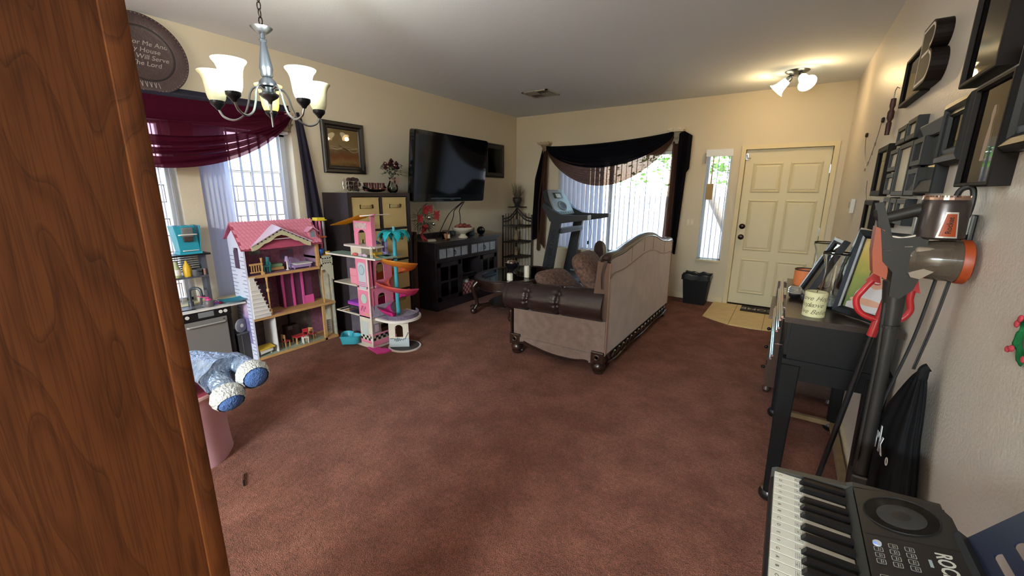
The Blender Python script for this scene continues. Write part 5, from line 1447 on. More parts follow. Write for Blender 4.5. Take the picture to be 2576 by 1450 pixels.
YELP = mat('yellow_paint', 'd8b23c', 0.45)
dh = thing('dollhouse', 'three storey wooden dollhouse with pink scalloped roof and white side wall', 'dollhouse', (-3.93, 2.0, 0))
DX0, DX1 = -4.055, -3.80
Fl = (0.028, 0.395, 0.775)
for z in Fl:
    b = B(); b.box((DX0, 1.612, z - .024), (DX1 + .004, 2.27 if z > .7 else 2.405, z)); part('floor_board', b, PINE, dh, bevel=.002)
for (z0_, z1_, m_) in ((.028, .371, KITP), (.395, .751, PLUM2), (.775, 1.10, PLUM)):
    b = B(); b.box((DX0, 1.62, z0_), (DX0 + .008, 2.27, z1_)); part('back_wall', b, m_, dh)
# left wall with arched window, siding boards
def wallpoly(win):
    return [(DX0, 0.0), (DX1, 0.0), (DX1, 1.02), (DX0 + .14, 1.215), (DX0, 1.10)]
b = B()
for (z0_, z1_, xa, xb) in ((0, .84, DX0, DX1), (.84, 1.02, DX0, DX0 + .085), (.84, 1.02, DX1 - .085, DX1)):
    b.box((xa, 1.600, z0_), (xb, 1.614, z1_))
b.prism([(DX0, 1.60, 1.02), (DX1, 1.60, 1.02), (DX0 + .14, 1.60, 1.20), (DX0, 1.60, 1.10)], (0, .014, 0))
part('side_wall', b, SIDING, dh)
for i in range(27):
    z = .06 + i * .034
    for xa, xb in ((DX1 - .05 - .03 * (i % 2), DX1 - .002), (DX0 + .002, DX0 + .07 + .03 * (i % 2))):
        b = B(); b.box((xa, 1.5985, z), (xb, 1.6002, z + .005)); part('siding_line', b, LINE, dh)
b = B(); b.grid(lambda u, v: (DX0 + .085 + (.085) * u, 1.5985, .84 + (.15 + .03 * math.sin(PI * u)) * v), 8, 1)
part('window_recess', b, mat('window_dark', '4b3b52', .6), dh)
b = B(); b.box((DX0 + .09, 1.5982, .40), (DX1 - .06, 1.6, .56)); part('porch_print', b, mat('porch_print', 'a08ac0', .6, col2='d6b8cc', vs=14), dh)
b = B(); b.prism([(DX0 + .08, 1.598, .16), (DX1 - .04, 1.598, .16), (DX1 - .06, 1.598, .40), (DX0 + .1, 1.598, .40)], (0, .002, 0)); part('door_print', b, mat('door_print', '4a4a86', .6, col2='8a7fae', vs=16), dh)
# right wall, inner partitions
b = B(); b.box((DX0, 2.262, .775), (DX1, 2.27, 1.03)); part('inner_wall', b, mat('flower_print', 'a07488', .6, col2='7f6a90', vs=22), dh)
b = B(); b.box((DX1 - .03, 2.255, .775), (DX1 + .004, 2.278, 1.03)); part('corner_post', b, PINE, dh)
b = B(); b.box((DX0, 2.395, .0), (DX1 - .01, 2.407, .875)); part('tower_wall', b, mat('lobby_print', 'b8ab94', .6, col2='8f9384', vs=24), dh)
b = B(); b.box((DX0, 2.27, .0), (DX0 + .008, 2.40, .875)); part('tower_back', b, PLUM2, dh)
b = B(); b.box((DX0, 2.262, .851), (DX1, 2.41, .875)); part('terrace_floor', b, PINE, dh)
for y in (2.270,):
    b = B(); b.box((DX1 - .02, y - .012, .0), (DX1 + .004, y + .012, .37)); b.box((DX1 - .02, y + .02, .395), (DX1 - .004, y + .03, .75)); part('front_post', b, PINE, dh)
# pierced white panel (fretwork) on the terrace front
b = B()
fx = DX1 + .002
for a, c in (((fx, 2.285, .875 - .105), (fx + .008, 2.41, .875 - .083)), ((fx, 2.285, .875 - .022), (fx + .008, 2.41, .875)), ((fx, 2.285, .77), (fx + .008, 2.296, .875)), ((fx, 2.399, .77), (fx + .008, 2.41, .875)), ((fx, 2.285, .735), (fx + .008, 2.41, .77))):
    b.box(a, c)
for i in range(4):
    y = 2.310 + i * .026
    b.tube(arc((fx + .004, y, .823), .014, 0, 2 * PI, 12, (0, 1, 0), (0, 0, 1))[:-1], .0028, 5, closed=True)
    b.tube([(fx + .004, y - .013, .79), (fx + .004, y + .013, .852)], .0022, 5); b.tube([(fx + .004, y + .013, .79), (fx + .004, y - .013, .852)], .0022, 5)
part('fretwork', b, mat('cream_fret', 'c9c5ae', .5), dh)
b = B(); b.box((fx - .002, 2.296, .792), (fx - .0005, 2.399, .853)); part('panel_shadow_board', b, MATS['dash_dark'] if 'dash_dark' in MATS else mat('dash_dark', '4a3a52', .6), dh)  # added dark plate, its colour stands for the shade behind the fretwork
b = B(); b.prism([(fx, 2.41, .735), (fx, 2.32, .735), (fx, 2.405, .62), (fx, 2.41, .62)], (.006, 0, 0)); part('fret_bracket', b, MATS['cream_fret'], dh)
# roof planes: scalloped shingles
RL, RR = 1.575, 2.305
ridge = (DX0 + .13, 1.232)
eF, eB = (DX1 + .03, 1.015), (DX0 - .01, 1.10)
b = B(); b.prism([(eF[0], RL, eF[1]), (ridge[0], RL, ridge[1]), (eB[0], RL, eB[1]), (eB[0], RL, eB[1] - .012), (ridge[0], RL, ridge[1] - .014), (eF[0], RL, eF[1] - .014)], (0, RR - RL, 0)); part('roof_board', b, mat('roof_pink', 'a84863', .6), dh)
d_ = Vector((eF[0] - ridge[0], 0, eF[1] - ridge[1])); nrm = Vector((-d_.z, 0, d_.x)).normalized()
if nrm.z < 0: nrm = -nrm
rows_ = 7
sh = B()
sh.prism([(0, -.0165, 0), (.034, -.0165, .0), (.041, -.009, 0), (.043, 0, 0), (.041, .009, 0), (.034, .0165, 0), (0, .0165, 0)], (0, 0, .0025))
sh_me = mesh_of(sh, 'shingle', PINKR, None, False)
xa = d_.normalized(); ya_ = Vector((0, 1, 0)); Msh = Matrix(((xa.x, 0, nrm.x, 0), (xa.y, 1, nrm.y, 0), (xa.z, 0, nrm.z, 0), (0, 0, 0, 1)))
for r in range(rows_):
    for k in range(21):
        y = RL + .018 + k * .0345 + (.017 if r % 2 else 0)
        if y > RR - .012: continue
        t_ = r / rows_
        p0 = Vector((ridge[0], y, ridge[1])) + d_ * t_ + nrm * (.004 - .0)
        # leave the gable opening free
        zc = p0.z
        if 1.66 < y < 2.17 and zc < 1.165 - abs(y - 1.915) * .58 + .005:
            continue
        o = bpy.data.objects.new('shingle', sh_me); COL.objects.link(o); o.parent = dh
        o.matrix_local = OW[dh.name].inverted() @ Matrix.Translation(p0) @ Msh @ Matrix.Rotation(-.06, 4, 'Y')
b = B()
for k in range(30):
    b.ball((ridge[0], RL + .01 + k * .0245, ridge[1] + .004), (.006, .008, .006), 6, 4)
part('ridge_trim', b, PINKR, dh)
# front gable with scalloped bargeboard
gp = [(1.645, 1.028), (1.915, 1.168), (2.19, 1.028)]
xg = DX1 + .036
b = B()
for (a, c) in ((gp[0], gp[1]), (gp[1], gp[2])):
    b.prism([(xg + .02, a[0], a[1] + .004), (xg + .02, c[0], c[1] + .004), (ridge[0] + .02, 1.915 + (c[0] - 1.915) * .25 if c[0] != 1.915 else 1.915, 1.20 if c == gp[1] else 1.10), (ridge[0] + .02, 1.915 + (a[0] - 1.915) * .25 if a[0] != 1.915 else 1.915, 1.20 if a == gp[1] else 1.10)], (0, 0, .008))
part('gable_roof', b, mat('gable_lilac', 'd8c6dc', .5), dh)
b = B()
n_ = 24
top = [(1.655 + .525 * i / n_, 1.168 - abs(1.655 + .525 * i / n_ - 1.915) * .52) for i in range(n_ + 1)]
low = [(y, z - .036 - .012 * abs(math.sin((y - 1.655) / .525 * 5 * PI))) for y, z in top]
b.prism([(xg, y, z) for y, z in top] + [(xg, y, z) for y, z in low[::-1]], (.012, 0, 0)); part('bargeboard', b, mat('cream_board', 'c0bb98', .55), dh)
for i in range(14):
    y = 1.70 + i * .034; b = B(); b.box((xg + .0125, y, 1.160 - abs(y - 1.915) * .52), (xg + .014, y + .014, 1.172 - abs(y - 1.915) * .52)); part('edge_dash', b, mat('dash_dark', '4a3a52', .6), dh)
b = B(); b.tube([(xg - .004, 1.80, 1.082), (xg - .004, 2.03, 1.082)], .004, 6); part('gable_rail', b, DHW, dh)
# dormer
b = B(); b.box((DX1 - .07, 2.195, 1.055), (DX1 + .012, 2.262, 1.125)); b.prism([(DX1 + .012, 2.195, 1.125), (DX1 + .012, 2.262, 1.125), (DX1 + .012, 2.2285, 1.155)], (-.1, 0, 0)); part('dormer', b, PINKR, dh)
b = B(); b.box((DX1 + .0125, 2.207, 1.07), (DX1 + .0145, 2.25, 1.125)); part('dormer_window', b, mat('grey_blue_print', '7f8a98', .6), dh)
for s_ in (-1, 1):
    b = B(); b.prism([(DX1 + .03, 2.2285, 1.168), (DX1 + .03, 2.2285 + s_ * .058, 1.125), (DX1 + .03, 2.2285 + s_ * .058, 1.119), (DX1 + .03, 2.2285, 1.16)], (-.14, 0, 0)); part('dormer_roof', b, mat('dormer_pink', 'd999b2', .5), dh)
# white stair down the left front
for i in range(10):
    z = .765 - i * .037; y1_ = 1.655 + i * .0115
    b = B(); b.box((DX1 - .045, 1.615, z - .037), (DX1 + .012, y1_, z - .007)); b.box((DX1 - .045, 1.615, z - .007), (DX1 + .018, y1_ + .006, z)); part('stair_step', b, WHP, dh)
# turned posts and balcony rail
def turned(name, x, y, z0_, h):
    b = B(); b.box((x - .011, y - .011, z0_), (x + .011, y + .011, z0_ + h * .16)); b.lathe([(0, h * .16), (.011, h * .16), (.006, h * .22), (.008, h * .5), (.006, h * .6), (.012, h * .62), (.012, h * .68), (.006, h * .7), (.009, h * .9), (.012, h), (0, h)], (x, y, z0_), 10); part(name, b, PINE, dh, smooth=True)
turned('turned_post', DX1 - .008, 1.765, .395, .36)
turned('turned_post', DX1 - .008, 1.742, .775, .15)
b = B(); b.box((DX1 - .012, 1.64, .865), (DX1 - .0, 1.742, .882)); b.box((DX1 - .012, 1.64, .80), (DX1, 1.742, .81))
for i in range(5): b.box((DX1 - .009, 1.65 + i * .02, .80), (DX1 - .003, 1.656 + i * .02, .87))
part('balcony_rail', b, PINE, dh)
# fittings fixed to the walls
for (y, z, w_, h_, m_, nm) in ((1.69, 1.0, .05, .055, DHW, 'wall_picture'), (1.80, .955, .10, .06, mat('yellow_grey_print', 'a09a70', .5, col2='6f7f8c', vs=60), 'mirror_print'), (2.08, .99, .14, .05, mat('grey_canopy', '5c5f70', .6), 'canopy_print'), (2.09, .90, .13, .09, mat('magenta_print', '86304f', .6, col2='5f6b86', vs=40), 'bed_print'), (1.93, .90, .02, .09, mat('figure_print', 'a86a80', .6, col2='6a4060', vs=50), 'figure_print'), (1.85, .60, .12, .10, mat('lilac_print', '6d5578', .6, col2='8d7a98', vs=40), 'window_print')):
    b = B(); b.box((DX0 + .008, y - w_ / 2, z - h_ / 2), (DX0 + .013, y + w_ / 2, z + h_ / 2)); part(nm, b, m_, dh)
b = B(); b.box((DX0 + .008, 1.965, .395), (DX0 + .10, 2.262, .74)); part('wardrobe_body', b, mat('plum_inside', '5b2a48', .5), dh)
for y in (1.96, 2.055, 2.15):
    b = B(); b.box((DX0 + .10, y, .395), (DX0 + .115, y + .018, .745)); part('wardrobe_frame', b, PINKP, dh)
b = B(); b.box((DX0 + .10, 2.165, .395), (DX0 + .115, 2.262, .475)); part('wardrobe_drawer', b, PINKP, dh)
b = B(); b.box((DX0 + .095, 1.96, .735), (DX0 + .115, 2.262, .75)); part('wardrobe_top', b, PINKP, dh)
b = B(); b.box((DX0 + .008, 1.795, .028), (DX1 - .02, 1.803, .371)); part('partition', b, DHW, dh)
b = B(); b.box((DX0 + .005, 1.62, .0285), (DX1, 2.27, .0295)); part('floor_print', b, mat('floor_check', 'a8b09a', .5, col2='7f8f78', vs=40), dh)
b = B(); b.box((DX0 + .005, 1.64, .7755), (DX1 - .01, 2.255, .777)); part('floor_print', b, mat('rug_print', '7a6a86', .6, col2='9a5c70', vs=26), dh)
b = B(); b.box((DX1 - .05, 2.30, .06), (DX1 - .043, 2.36, .20)); part('lattice_door', b, DHW, dh)
for i in range(5):
    b = B(); b.tube(arc((DX1 - .042, 2.33, .085 + i * .025), .012, .5, 4.2, 8, (0, 1, 0), (0, 0, 1)), .002, 5); part('scroll_mark', b, mat('iron_mark', '2a2530', .6), dh)
# loose furniture
def toy(nm, lab_, cat_, loc, grp=None):
    return thing(nm, lab_, cat_, loc, grp)
t = toy('toy_lamp', 'tiny white and lilac lamp on the dollhouse top floor', 'toy lamp', (DX1 - .05, 1.985, .777))
c = (DX1 - .05, 1.985, .777)
b = B(); b.lathe([(0, 0), (.014, 0), (.014, .006), (.007, .008), (.007, .085), (0, .085)], c, 12); part('stem', b, WHP, t, smooth=True)
b = B(); b.lathe([(0, .085), (.022, .083), (.018, .105), (.012, .13), (0, .132)], c, 14); part('lamp_shade', b, LAV, t, smooth=True)
t = toy('toy_chaise', 'lilac toy chaise with a white cushion on the dollhouse top floor', 'toy sofa', (DX1 - .06, 2.12, .777))
b = B(); q = [(2.025, .0), (2.205, 0), (2.205, .045), (2.14, .05), (2.10, .085), (2.05, .10), (2.025, .075)]
b.prism([(DX1 - .115, y, .785 + z) for y, z in q], (.012, 0, 0)); b.box((DX1 - .105, 2.03, .79), (DX1 - .02, 2.2, .815)); part('body', b, LAV, t, bevel=.003)
b = B(); b.box((DX1 - .10, 2.05, .815), (DX1 - .015, 2.215, .828), bev=.005); part('cushion', b, DHW, t)
for y in (2.04, 2.19):
    for x in (DX1 - .1, DX1 - .03):
        b = B(); b.cyl((x, y, .777), (x, y, .79), .005, n=8); part('leg', b, LAV, t)
t = toy('toy_chair', 'teal toy chair behind the balcony rail of the dollhouse', 'toy chair', (DX1 - .07, 1.80, .777), 'dollhouse chairs')
def toy_chair(t, x, y, z, m_, ms, fx_=1, ang=0.0, h=.14, wm=None):
    R = Matrix.Translation((x, y, z)) @ Matrix.Rotation(ang, 4, 'Z')
    for lx in (-.022, .022):
        for ly in (-.022, .022):
            b = B(R); b.box((lx - .004, ly - .004, 0), (lx + .004, ly + .004, .055)); part('leg', b, wm or m_, t)
    b = B(R); b.box((-.028, -.028, .055), (.028, .028, .066), bev=.003); part('seat', b, ms, t)
    b = B(R)
    for ly in (-.024, .018): b.box((-.028, ly, .066), (-.020, ly + .006, h))
    b.box((-.028, -.024, h - .04), (-.021, .024, h), bev=.004); part('backrest', b, m_, t)
toy_chair(t, DX1 - .07, 1.80, .777, TEAL, TEAL, ang=-1.6)
t = toy('toy_bed', 'teal and pine toy bed with a green blanket on the dollhouse top floor', 'toy bed', (DX1 - .13, 1.90, .777))
b = B(); b.box((DX1 - .19, 1.845, .777), (DX1 - .08, 1.857, .865), bev=.01); part('headboard', b, TEAL, t)
b = B(); b.box((DX1 - .18, 1.857, .785), (DX1 - .085, 1.97, .81)); part('frame', b, PINE, t)
b = B(); b.box((DX1 - .18, 1.86, .81), (DX1 - .09, 1.965, .84), bev=.006); part('blanket', b, mat('sage_cloth', '7d9a78', .8), t)
b = B(); b.prism([(DX1 - .06, 1.80, .3965), (DX1 - .01, 1.80, .3965), (DX1 - .015, 1.885, .3965), (DX1 - .065, 1.89, .3965)], (0, 0, .004)); o = single('toy_magazine', b, mat('magazine_red', 'a8353c', .5, col2='8b8798', vs=26), 'small red printed booklet on the dollhouse middle floor', 'booklet')
t = toy('toy_table', 'red topped toy table on the dollhouse ground floor', 'toy table', (DX1 - .09, 2.05, .0296))
b = B(); b.box((DX1 - .14, 1.985, .093), (DX1 - .05, 2.10, .104), bev=.003); part('top', b, REDP, t)
for x in (DX1 - .13, DX1 - .06):
    for y in (1.995, 2.09):
        b = B(); b.box((x - .006, y - .006, .0296), (x + .006, y + .006, .093)); part('leg', b, PINE, t)
for k, (lab_, x, y, a, m_, ms) in enumerate((('pine toy chair with red seat left of the toy table', DX1 - .08, 1.90, 0.2, PINE, REDP), ('white framed toy chair with tall red back in front of the toy table', DX1 - .035, 2.065, 2.9, REDP, WHP), ('pine toy chair with red seat right of the toy table', DX1 - .08, 2.17, -2.6, PINE, REDP))):
    t = toy('toy_chair', lab_, 'toy chair', (x, y, .0296), 'dollhouse chairs')
    toy_chair(t, x, y, .0296, m_, ms, ang=a + (PI / 2 if k == 0 else (-PI / 2 if k == 2 else -.0)), h=.155 if k == 1 else .13, wm=WHP if k == 1 else PINE)
t = toy('toy_stove', 'dark wooden toy stove at the back of the dollhouse ground floor', 'toy stove', (DX0 + .06, 2.02, .0296))
b = B(); b.box((DX0 + .02, 1.96, .0296), (DX0 + .09, 2.08, .20)); part('body', b, mat('stove_brown', '3a2c2a', .5), t)
b = B(); b.box((DX0 + .0905, 1.975, .16), (DX0 + .0925, 2.02, .195)); part('door_print', b, mat('stove_print', '6b6674', .4), t)
b = B(); b.cyl((DX0 + .05, 2.02, .20), (DX0 + .05, 2.02, .36), .012, n=10); part('flue', b, BLACKM, t)
b = B(); b.prism([(DX1 - .13, 1.635, .05), (DX1 - .01, 1.635, .05), (DX1 - .02, 1.75, .06), (DX1 - .12, 1.76, .06)], (0, 0, .035)); t = toy('toy_bathtub', 'white toy bathtub with a yellow rim on the dollhouse ground floor', 'toy bathtub', (DX1 - .07, 1.70, .0296)); part('tub', b, WHP, t, bevel=.006)
b = B(); b.prism([(DX1 - .14, 1.63, .085), (DX1 - .005, 1.628, .085), (DX1 - .012, 1.765, .092), (DX1 - .13, 1.775, .092)], (0, 0, .008)); part('rim', b, YELP, t, bevel=.003)
for y in (1.65, 1.74): 
    b = B(); b.box((DX1 - .10, y - .006, .0296), (DX1 - .04, y + .006, .05)); part('foot', b, WHP, t)

# ------------------------------------------------------------------ pink toy tower with spiral slide
TP = mat('tower_pink', 'd97f9c', 0.5, var=.06, vs=10)
TP2 = mat('tower_pink_deep', 'c6638a', 0.5)
CRM = mat('tower_cream', 'cfc5b4', 0.55, var=.06, vs=14)
RIM = mat('tower_edge', 'ddd3cd', 0.5)
GREYP = mat('grey_deck_print', '8d8a98', 0.6, col2='a39fae', vs=40)
tw = thing('toy_tower', 'pink doll tower with turquoise palm and orange to pink spiral slide', 'toy tower', (-3.3, 2.5, 0))
TY0 = 2.37
b = B(); b.box((-3.72, TY0 + .01, .0), (-3.19, 2.535, .022)); b.box((-3.64, 2.53, 0), (-3.19, 2.66, .022)); part('base_board', b, RIM, tw)
for z, m_ in ((.325, CRM), (.62, CRM), (.905, mat('deck_green', '8aa79b', .6))):
    b = B(); b.box((-3.73 if z < .9 else -3.80, TY0 - (.0 if z < .9 else .02), z - .012), (-3.19, 2.535, z)); 
    if z > .9: b.box((-3.645, 2.53, z - .012), (-3.10, 2.72, z)); b.box((-3.19, TY0 - .02, z - .012), (-3.04, 2.6, z))
    part('deck', b, m_, tw)
b = B(); b.box((-3.80, TY0 - .022, .891), (-3.04, TY0 - .018, .906)); part('deck_edge', b, RIM, tw)
b = B(); b.box((-3.73, 2.528, .02), (-3.36, 2.536, .90)); part('back_panel', b, mat('dark_room_print', '4a4450', .7, col2='5e5560', vs=18), tw)
for z0_, z1_, m_ in ((.022, .313, CRM), (.313, .90, TP)):
    b = B(); b.box((-3.362, TY0, z0_), (-3.19, TY0 + .010, z1_)); part('front_panel', b, m_, tw)
# right face with arched openings
def arched_panel(b, f, w, h, holes, th=.010):
    """panel in local (s, z) with arched holes: built from strips; f maps (s, z, depth)"""
    zs = sorted(set([0, h] + [q for o in holes for q in (o[2], o[3])]))
    for i in range(len(zs) - 1):
        zc = (zs[i] + zs[i + 1]) / 2
        cuts = sorted([(o[0], o[1]) for o in holes if o[2] < zc < o[3]])
        s0 = 0
        for a, c in cuts + [(w, w)]:
            if a - s0 > 1e-4:
                pts = [(s0, zs[i]), (a, zs[i]), (a, zs[i + 1]), (s0, zs[i + 1])]
                b.prism([f(s, z, 0) for s, z in pts], Vector(f(0, 0, th)) - Vector(f(0, 0, 0)))
            s0 = c
    for o in holes:       # spandrels that round the head of each opening
        r = (o[1] - o[0]) / 2; cx_ = (o[0] + o[1]) / 2; rh = min(r, .045)
        for sg in (-1, 1):
            xs_ = o[0] if sg < 0 else o[1]
            pts = [(xs_, o[3]), (cx_, o[3])] + [(cx_ + sg * r * math.sin(PI / 2 * k / 6), o[3] - rh * (1 - math.cos(PI / 2 * k / 6))) for k in range(1, 7)]
            b.prism([f(s, z, 0) for s, z in pts], Vector(f(0, 0, th)) - Vector(f(0, 0, 0)))
fr_ = lambda s, z, d: (-3.19 - .02 * s / .3 - d, TY0 + s, z)
b = B(); arched_panel(b, lambda s, z, d: fr_(s, z + .31, d), .30, .59, [(.10, .20, .09, .23), (.10, .20, .36, .53)]); part('right_panel', b, TP, tw)
b = B(); arched_panel(b, lambda s, z, d: fr_(s, z + .022, d), .30, .285, [(.115, .22, .12, .24), (.235, .28, .13, .24)]); part('right_panel', b, CRM, tw)
b = B(); b.box((-3.196, TY0 - .004, .022), (-3.182, TY0 + .006, .90)); part('corner_edge', b, RIM, tw)
# prints on the front panel
def disc(name, m_, c, r, ax='y', rz_=1.0, par=None):
    b = B()
    pts = [(c[0] + r * math.cos(2 * PI * i / 24), c[1], c[2] + r * rz_ * math.sin(2 * PI * i / 24)) for i in range(24)]
    b.prism(pts, (0, -.002, 0)); part(name, b, m_, par or tw)
PALE = mat('pale_blue_print', 'b9c3cc', .5)
b = B(); b.prism([(p[0] - 3.275, TY0, p[1] + .72) for p in [(q[0], q[1]) for q in rrect(-.055, -.13, .055, .13, .03, 0)]], (0, -.0015, 0)); part('window_print', b, PALE, tw)
disc('window_ring', mat('ring_grey', '8c96a6', .5), (-3.275, TY0 - .0015, .78), .042, rz_=1.15)
disc('window_glass', mat('pale_glass_print', 'a9bcc6', .3), (-3.275, TY0 - .003, .78), .035, rz_=1.15)
disc('round_window', mat('mint_print', 'b5cdbf', .4, col2='9fb8b0', vs=60), (-3.275, TY0, .50), .042, rz_=1.1)
for i in range(3):
    b = B(); b.box((-3.33, TY0 - .003, .655 - i * .018), (-3.225, TY0 - .0014, .663 - i * .018)); part('vent_stripe', b, TP2, tw)
b = B(); b.box((-3.36, TY0 - .002, .585), (-3.19, TY0 - .0, .592)); part('white_stripe', b, RIM, tw)
b = B(); b.box((-3.345, TY0 - .0015, .13), (-3.24, TY0, .27), bev=0); part('grid_window', b, mat('grid_print', 'b8c0bc', .5), tw)
b = B(); b.tube([(-3.29 + .03 * math.cos(t) * (1 + .5 * math.sin(2 * t)), TY0 - .002, .40 + .03 * math.sin(3 * t)) for t in [i * .35 for i in range(18)]], .002, 5); part('scribble', b, mat('pink_line', 'a84f7a', .5), tw)
b = B(); b.prism([(-3.29, TY0, .36), (-3.22, TY0, .355), (-3.205, TY0, .33), (-3.25, TY0, .345)], (0, -.002, 0)); part('gold_print', b, mat('gold_print', 'c9a66a', .4), tw)
# checker strip at the foot: black squares, each a part
CHK = mat('checker_black', '1d1a1e', .5)
for i in range(6):
    for j in range(2):
        if (i + j) % 2 == 0:
            b = B(); s0 = -3.362 + i * .0288; b.box((s0, TY0 - .0015, .085 + j * .024), (s0 + .0288, TY0 - .0002, .109 + j * .024)); part('checker', b, CHK, tw)
for i in range(9):
    for j in range(2):
        if (i + j) % 2 == 0:
            b = B(); s0 = TY0 + .01 + i * .03; b.box((-3.1885 - .02 * (i * .03) / .3, s0, .085 + j * .024), (-3.187 - .02 * (i * .03) / .3, s0 + .03, .109 + j * .024)); part('checker', b, CHK, tw)
for a, c in (((-3.362, TY0 - .001, .135), (-3.19, TY0, .15)), ((-3.362, TY0 - .001, .055), (-3.19, TY0, .083))):
    b = B(); b.box(a, c); part('pink_band', b, TP, tw)
b = B(); b.box((-3.191, TY0 + .0, .135), (-3.1865, TY0 + .29, .15)); b.box((-3.191, TY0, .03), (-3.1865, TY0 + .29, .08)); part('pink_band', b, TP, tw)
b = B(); b.box((-3.1905, TY0 + .03, .16), (-3.188, TY0 + .09, .25)); part('menu_print', b, mat('menu_lilac', '7e6a86', .5), tw)
b = B(); b.box((-3.1885, TY0 + .036, .168), (-3.1865, TY0 + .084, .242)); part('menu_sheet', b, mat('menu_sheet', 'b6a0a8', .5), tw)
b = B(); b.box((-3.195, TY0 + .02, .315), (-3.187, TY0 + .29, .43)); part('tile_print', b, GREYP, tw)
for k in range(2):
    b = B(); b.box((-3.193, TY0 + .04, .69 + k * .0 - k * .30 + .0), (-3.187, TY0 + .046, .88 - k * .30)); b.box((-3.193, TY0 + .055, .60), (-3.187, TY0 + .06, .89)); part('trim_line', b, TP2, tw)
b = B(); b.box((-3.195, TY0 + .085, .60), (-3.187, TY0 + .26, .645)); part('trim_print', b, TP2, tw)
# turret: arched pink wall, balcony, scalloped roof
ft = lambda s, z, d: (-3.43 + s, TY0 + .06 + d, .905 + z)
b = B(); arched_panel(b, lambda s, z, d: ft(s, z + .10, d), .26, .225, [(.06, .17, .0, .145)]); part('turret_wall', b, TP, tw)
b = B(); b.box((-3.172, TY0 + .055, 1.0), (-3.164, TY0 + .10, 1.30)); part('turret_side', b, TP, tw)
b = B(); b.box((-3.41, TY0 + .058, 1.16), (-3.24, TY0 + .0595, 1.215)); part('stone_print', b, mat('stone_print', 'c9b6b0', .6, col2='a8909a', vs=60), tw)
b = B(); pts = [(-3.55, TY0 + .02), (-3.52, TY0 - .0), (-3.40, TY0 - .01), (-3.12, TY0 - .01), (-3.10, TY0 + .03), (-3.12, TY0 + .15), (-3.5, TY0 + .15)]
b.prism([(x, y, .99) for x, y in pts], (0, 0, .014)); part('balcony', b, RIM, tw, bevel=.003)
b = B(); b.box((-3.46, TY0 + .03, .905), (-3.30, TY0 + .14, .99)); part('balcony_support', b, CRM, tw)
for x in (-3.125, -3.105):
    b = B(); b.tube([(x, TY0 + .0, .906), (x, TY0 + .0, 1.0), (x - .012, TY0 + .0, 1.012)], .004, 6); part('rail_post', b, RIM, tw)
b = B(); 
nn = 15
for k in range(nn):
    t0, t1 = k / nn, (k + 1) / nn
    b.grid(lambda u, v, t0=t0, t1=t1: (-3.70 + .47 * (t0 + (t1 - t0) * u), TY0 - .01 + .19 * v, 1.175 + .115 * (t0 + (t1 - t0) * u) + .007 * math.sin(PI * u)), 4, 1)
part('scalloped_roof', b, mat('roof_yellow', 'f0b430', .4), tw, thick=.006)
b = B(); b.prism([(-3.23, TY0 - .01, 1.288), (-3.05, TY0 - .01, 1.302), (-3.05, TY0 - .01, 1.296), (-3.23, TY0 - .01, 1.276)], (0, .19, 0)); part('roof_board', b, RIM, tw)
b = B(); b.ball((-3.045, TY0 + .0, 1.30), .009, 8, 6); part('roof_knob', b, TP2, tw)
# round terrace, leg panel, base disc
CCX, CCY = -3.075, 2.625
def dshape(z, r, h):
    return [(-3.20, CCY - r, z), (CCX, CCY - r, z)] + [(CCX + r * math.sin(PI * i / 20), CCY - r * math.cos(PI * i / 20), z) for i in range(1, 20)] + [(CCX, CCY + r, z), (-3.20, CCY + r, z)]
b = B(); b.prism(dshape(.285, .205, 0), (0, 0, .022)); part('terrace', b, RIM, tw, bevel=.004)
b = B(); b.prism(dshape(.307, .180, 0), (0, 0, .002)); part('terrace_print', b, GREYP, tw)
b = B(); b.grid(lambda u, v: (CCX + .185 * math.sin(PI * (.05 + .9 * u)), CCY - .185 * math.cos(PI * (.05 + .9 * u)), .309 + .04 * v), 24, 1); part('terrace_rail', b, mat('rail_lilac', '9a93a8', .5, col2='7c6a80', vs=60), tw, thick=.003)
b = B()
arched_panel(b, lambda s, z, d: (-3.075 + s * .80 - .0, 2.475 + s * .60, .02 + z), .17, .262, [(.06, .13, .10, .215)], .008)
fl2 = b
b2 = B(); f2 = lambda s, z, d: (-3.075 + .78 * s - .62 * d, 2.475 + .62 * s + .78 * d, .02 + z)
arched_panel(b2, f2, .19, .265, [(.06, .135, .10, .225)], .008); part('leg_panel', b2, CRM, tw)
b = B(); b.box((0, 0, 0), (.19, .0015, .09), R=Matrix.Translation(f2(0, .0, -.0016)) @ Matrix.Rotation(math.atan2(.62, .78), 4, 'Z')); part('wave_print', b, mat('wave_print', 'a9b4b6', .5), tw)
b = B(); b.tube([f2(.05 + .09 * i / 16, .065 + .012 * math.sin(i * 1.7) + .01 * (i % 3), -.003) for i in range(17)], .0028, 5); b.tube([f2(.01 + .035 * i / 6, .085 + .004 * (i % 2), -.003) for i in range(7)], .003, 5); b.tube([f2(.15 + .035 * i / 6, .075 + .012 * i, -.003) for i in range(7)], .003, 5); part('scribble', b, mat('scribble_grey', '4a505c', .6), tw)
b = B(); b.prism([(-3.0 + .16 * math.cos(2 * PI * i / 36), 2.60 + .155 * math.sin(2 * PI * i / 36), 0.0) for i in range(36)], (0, 0, .014)); part('base_disc', b, RIM, tw)
b = B(); b.prism([(-3.0 + .145 * math.cos(2 * PI * i / 36), 2.60 + .14 * math.sin(2 * PI * i / 36), 0.014) for i in range(36)], (0, 0, .002)); part('base_print', b, mat('base_dark', '3c3a3c', .6), tw)
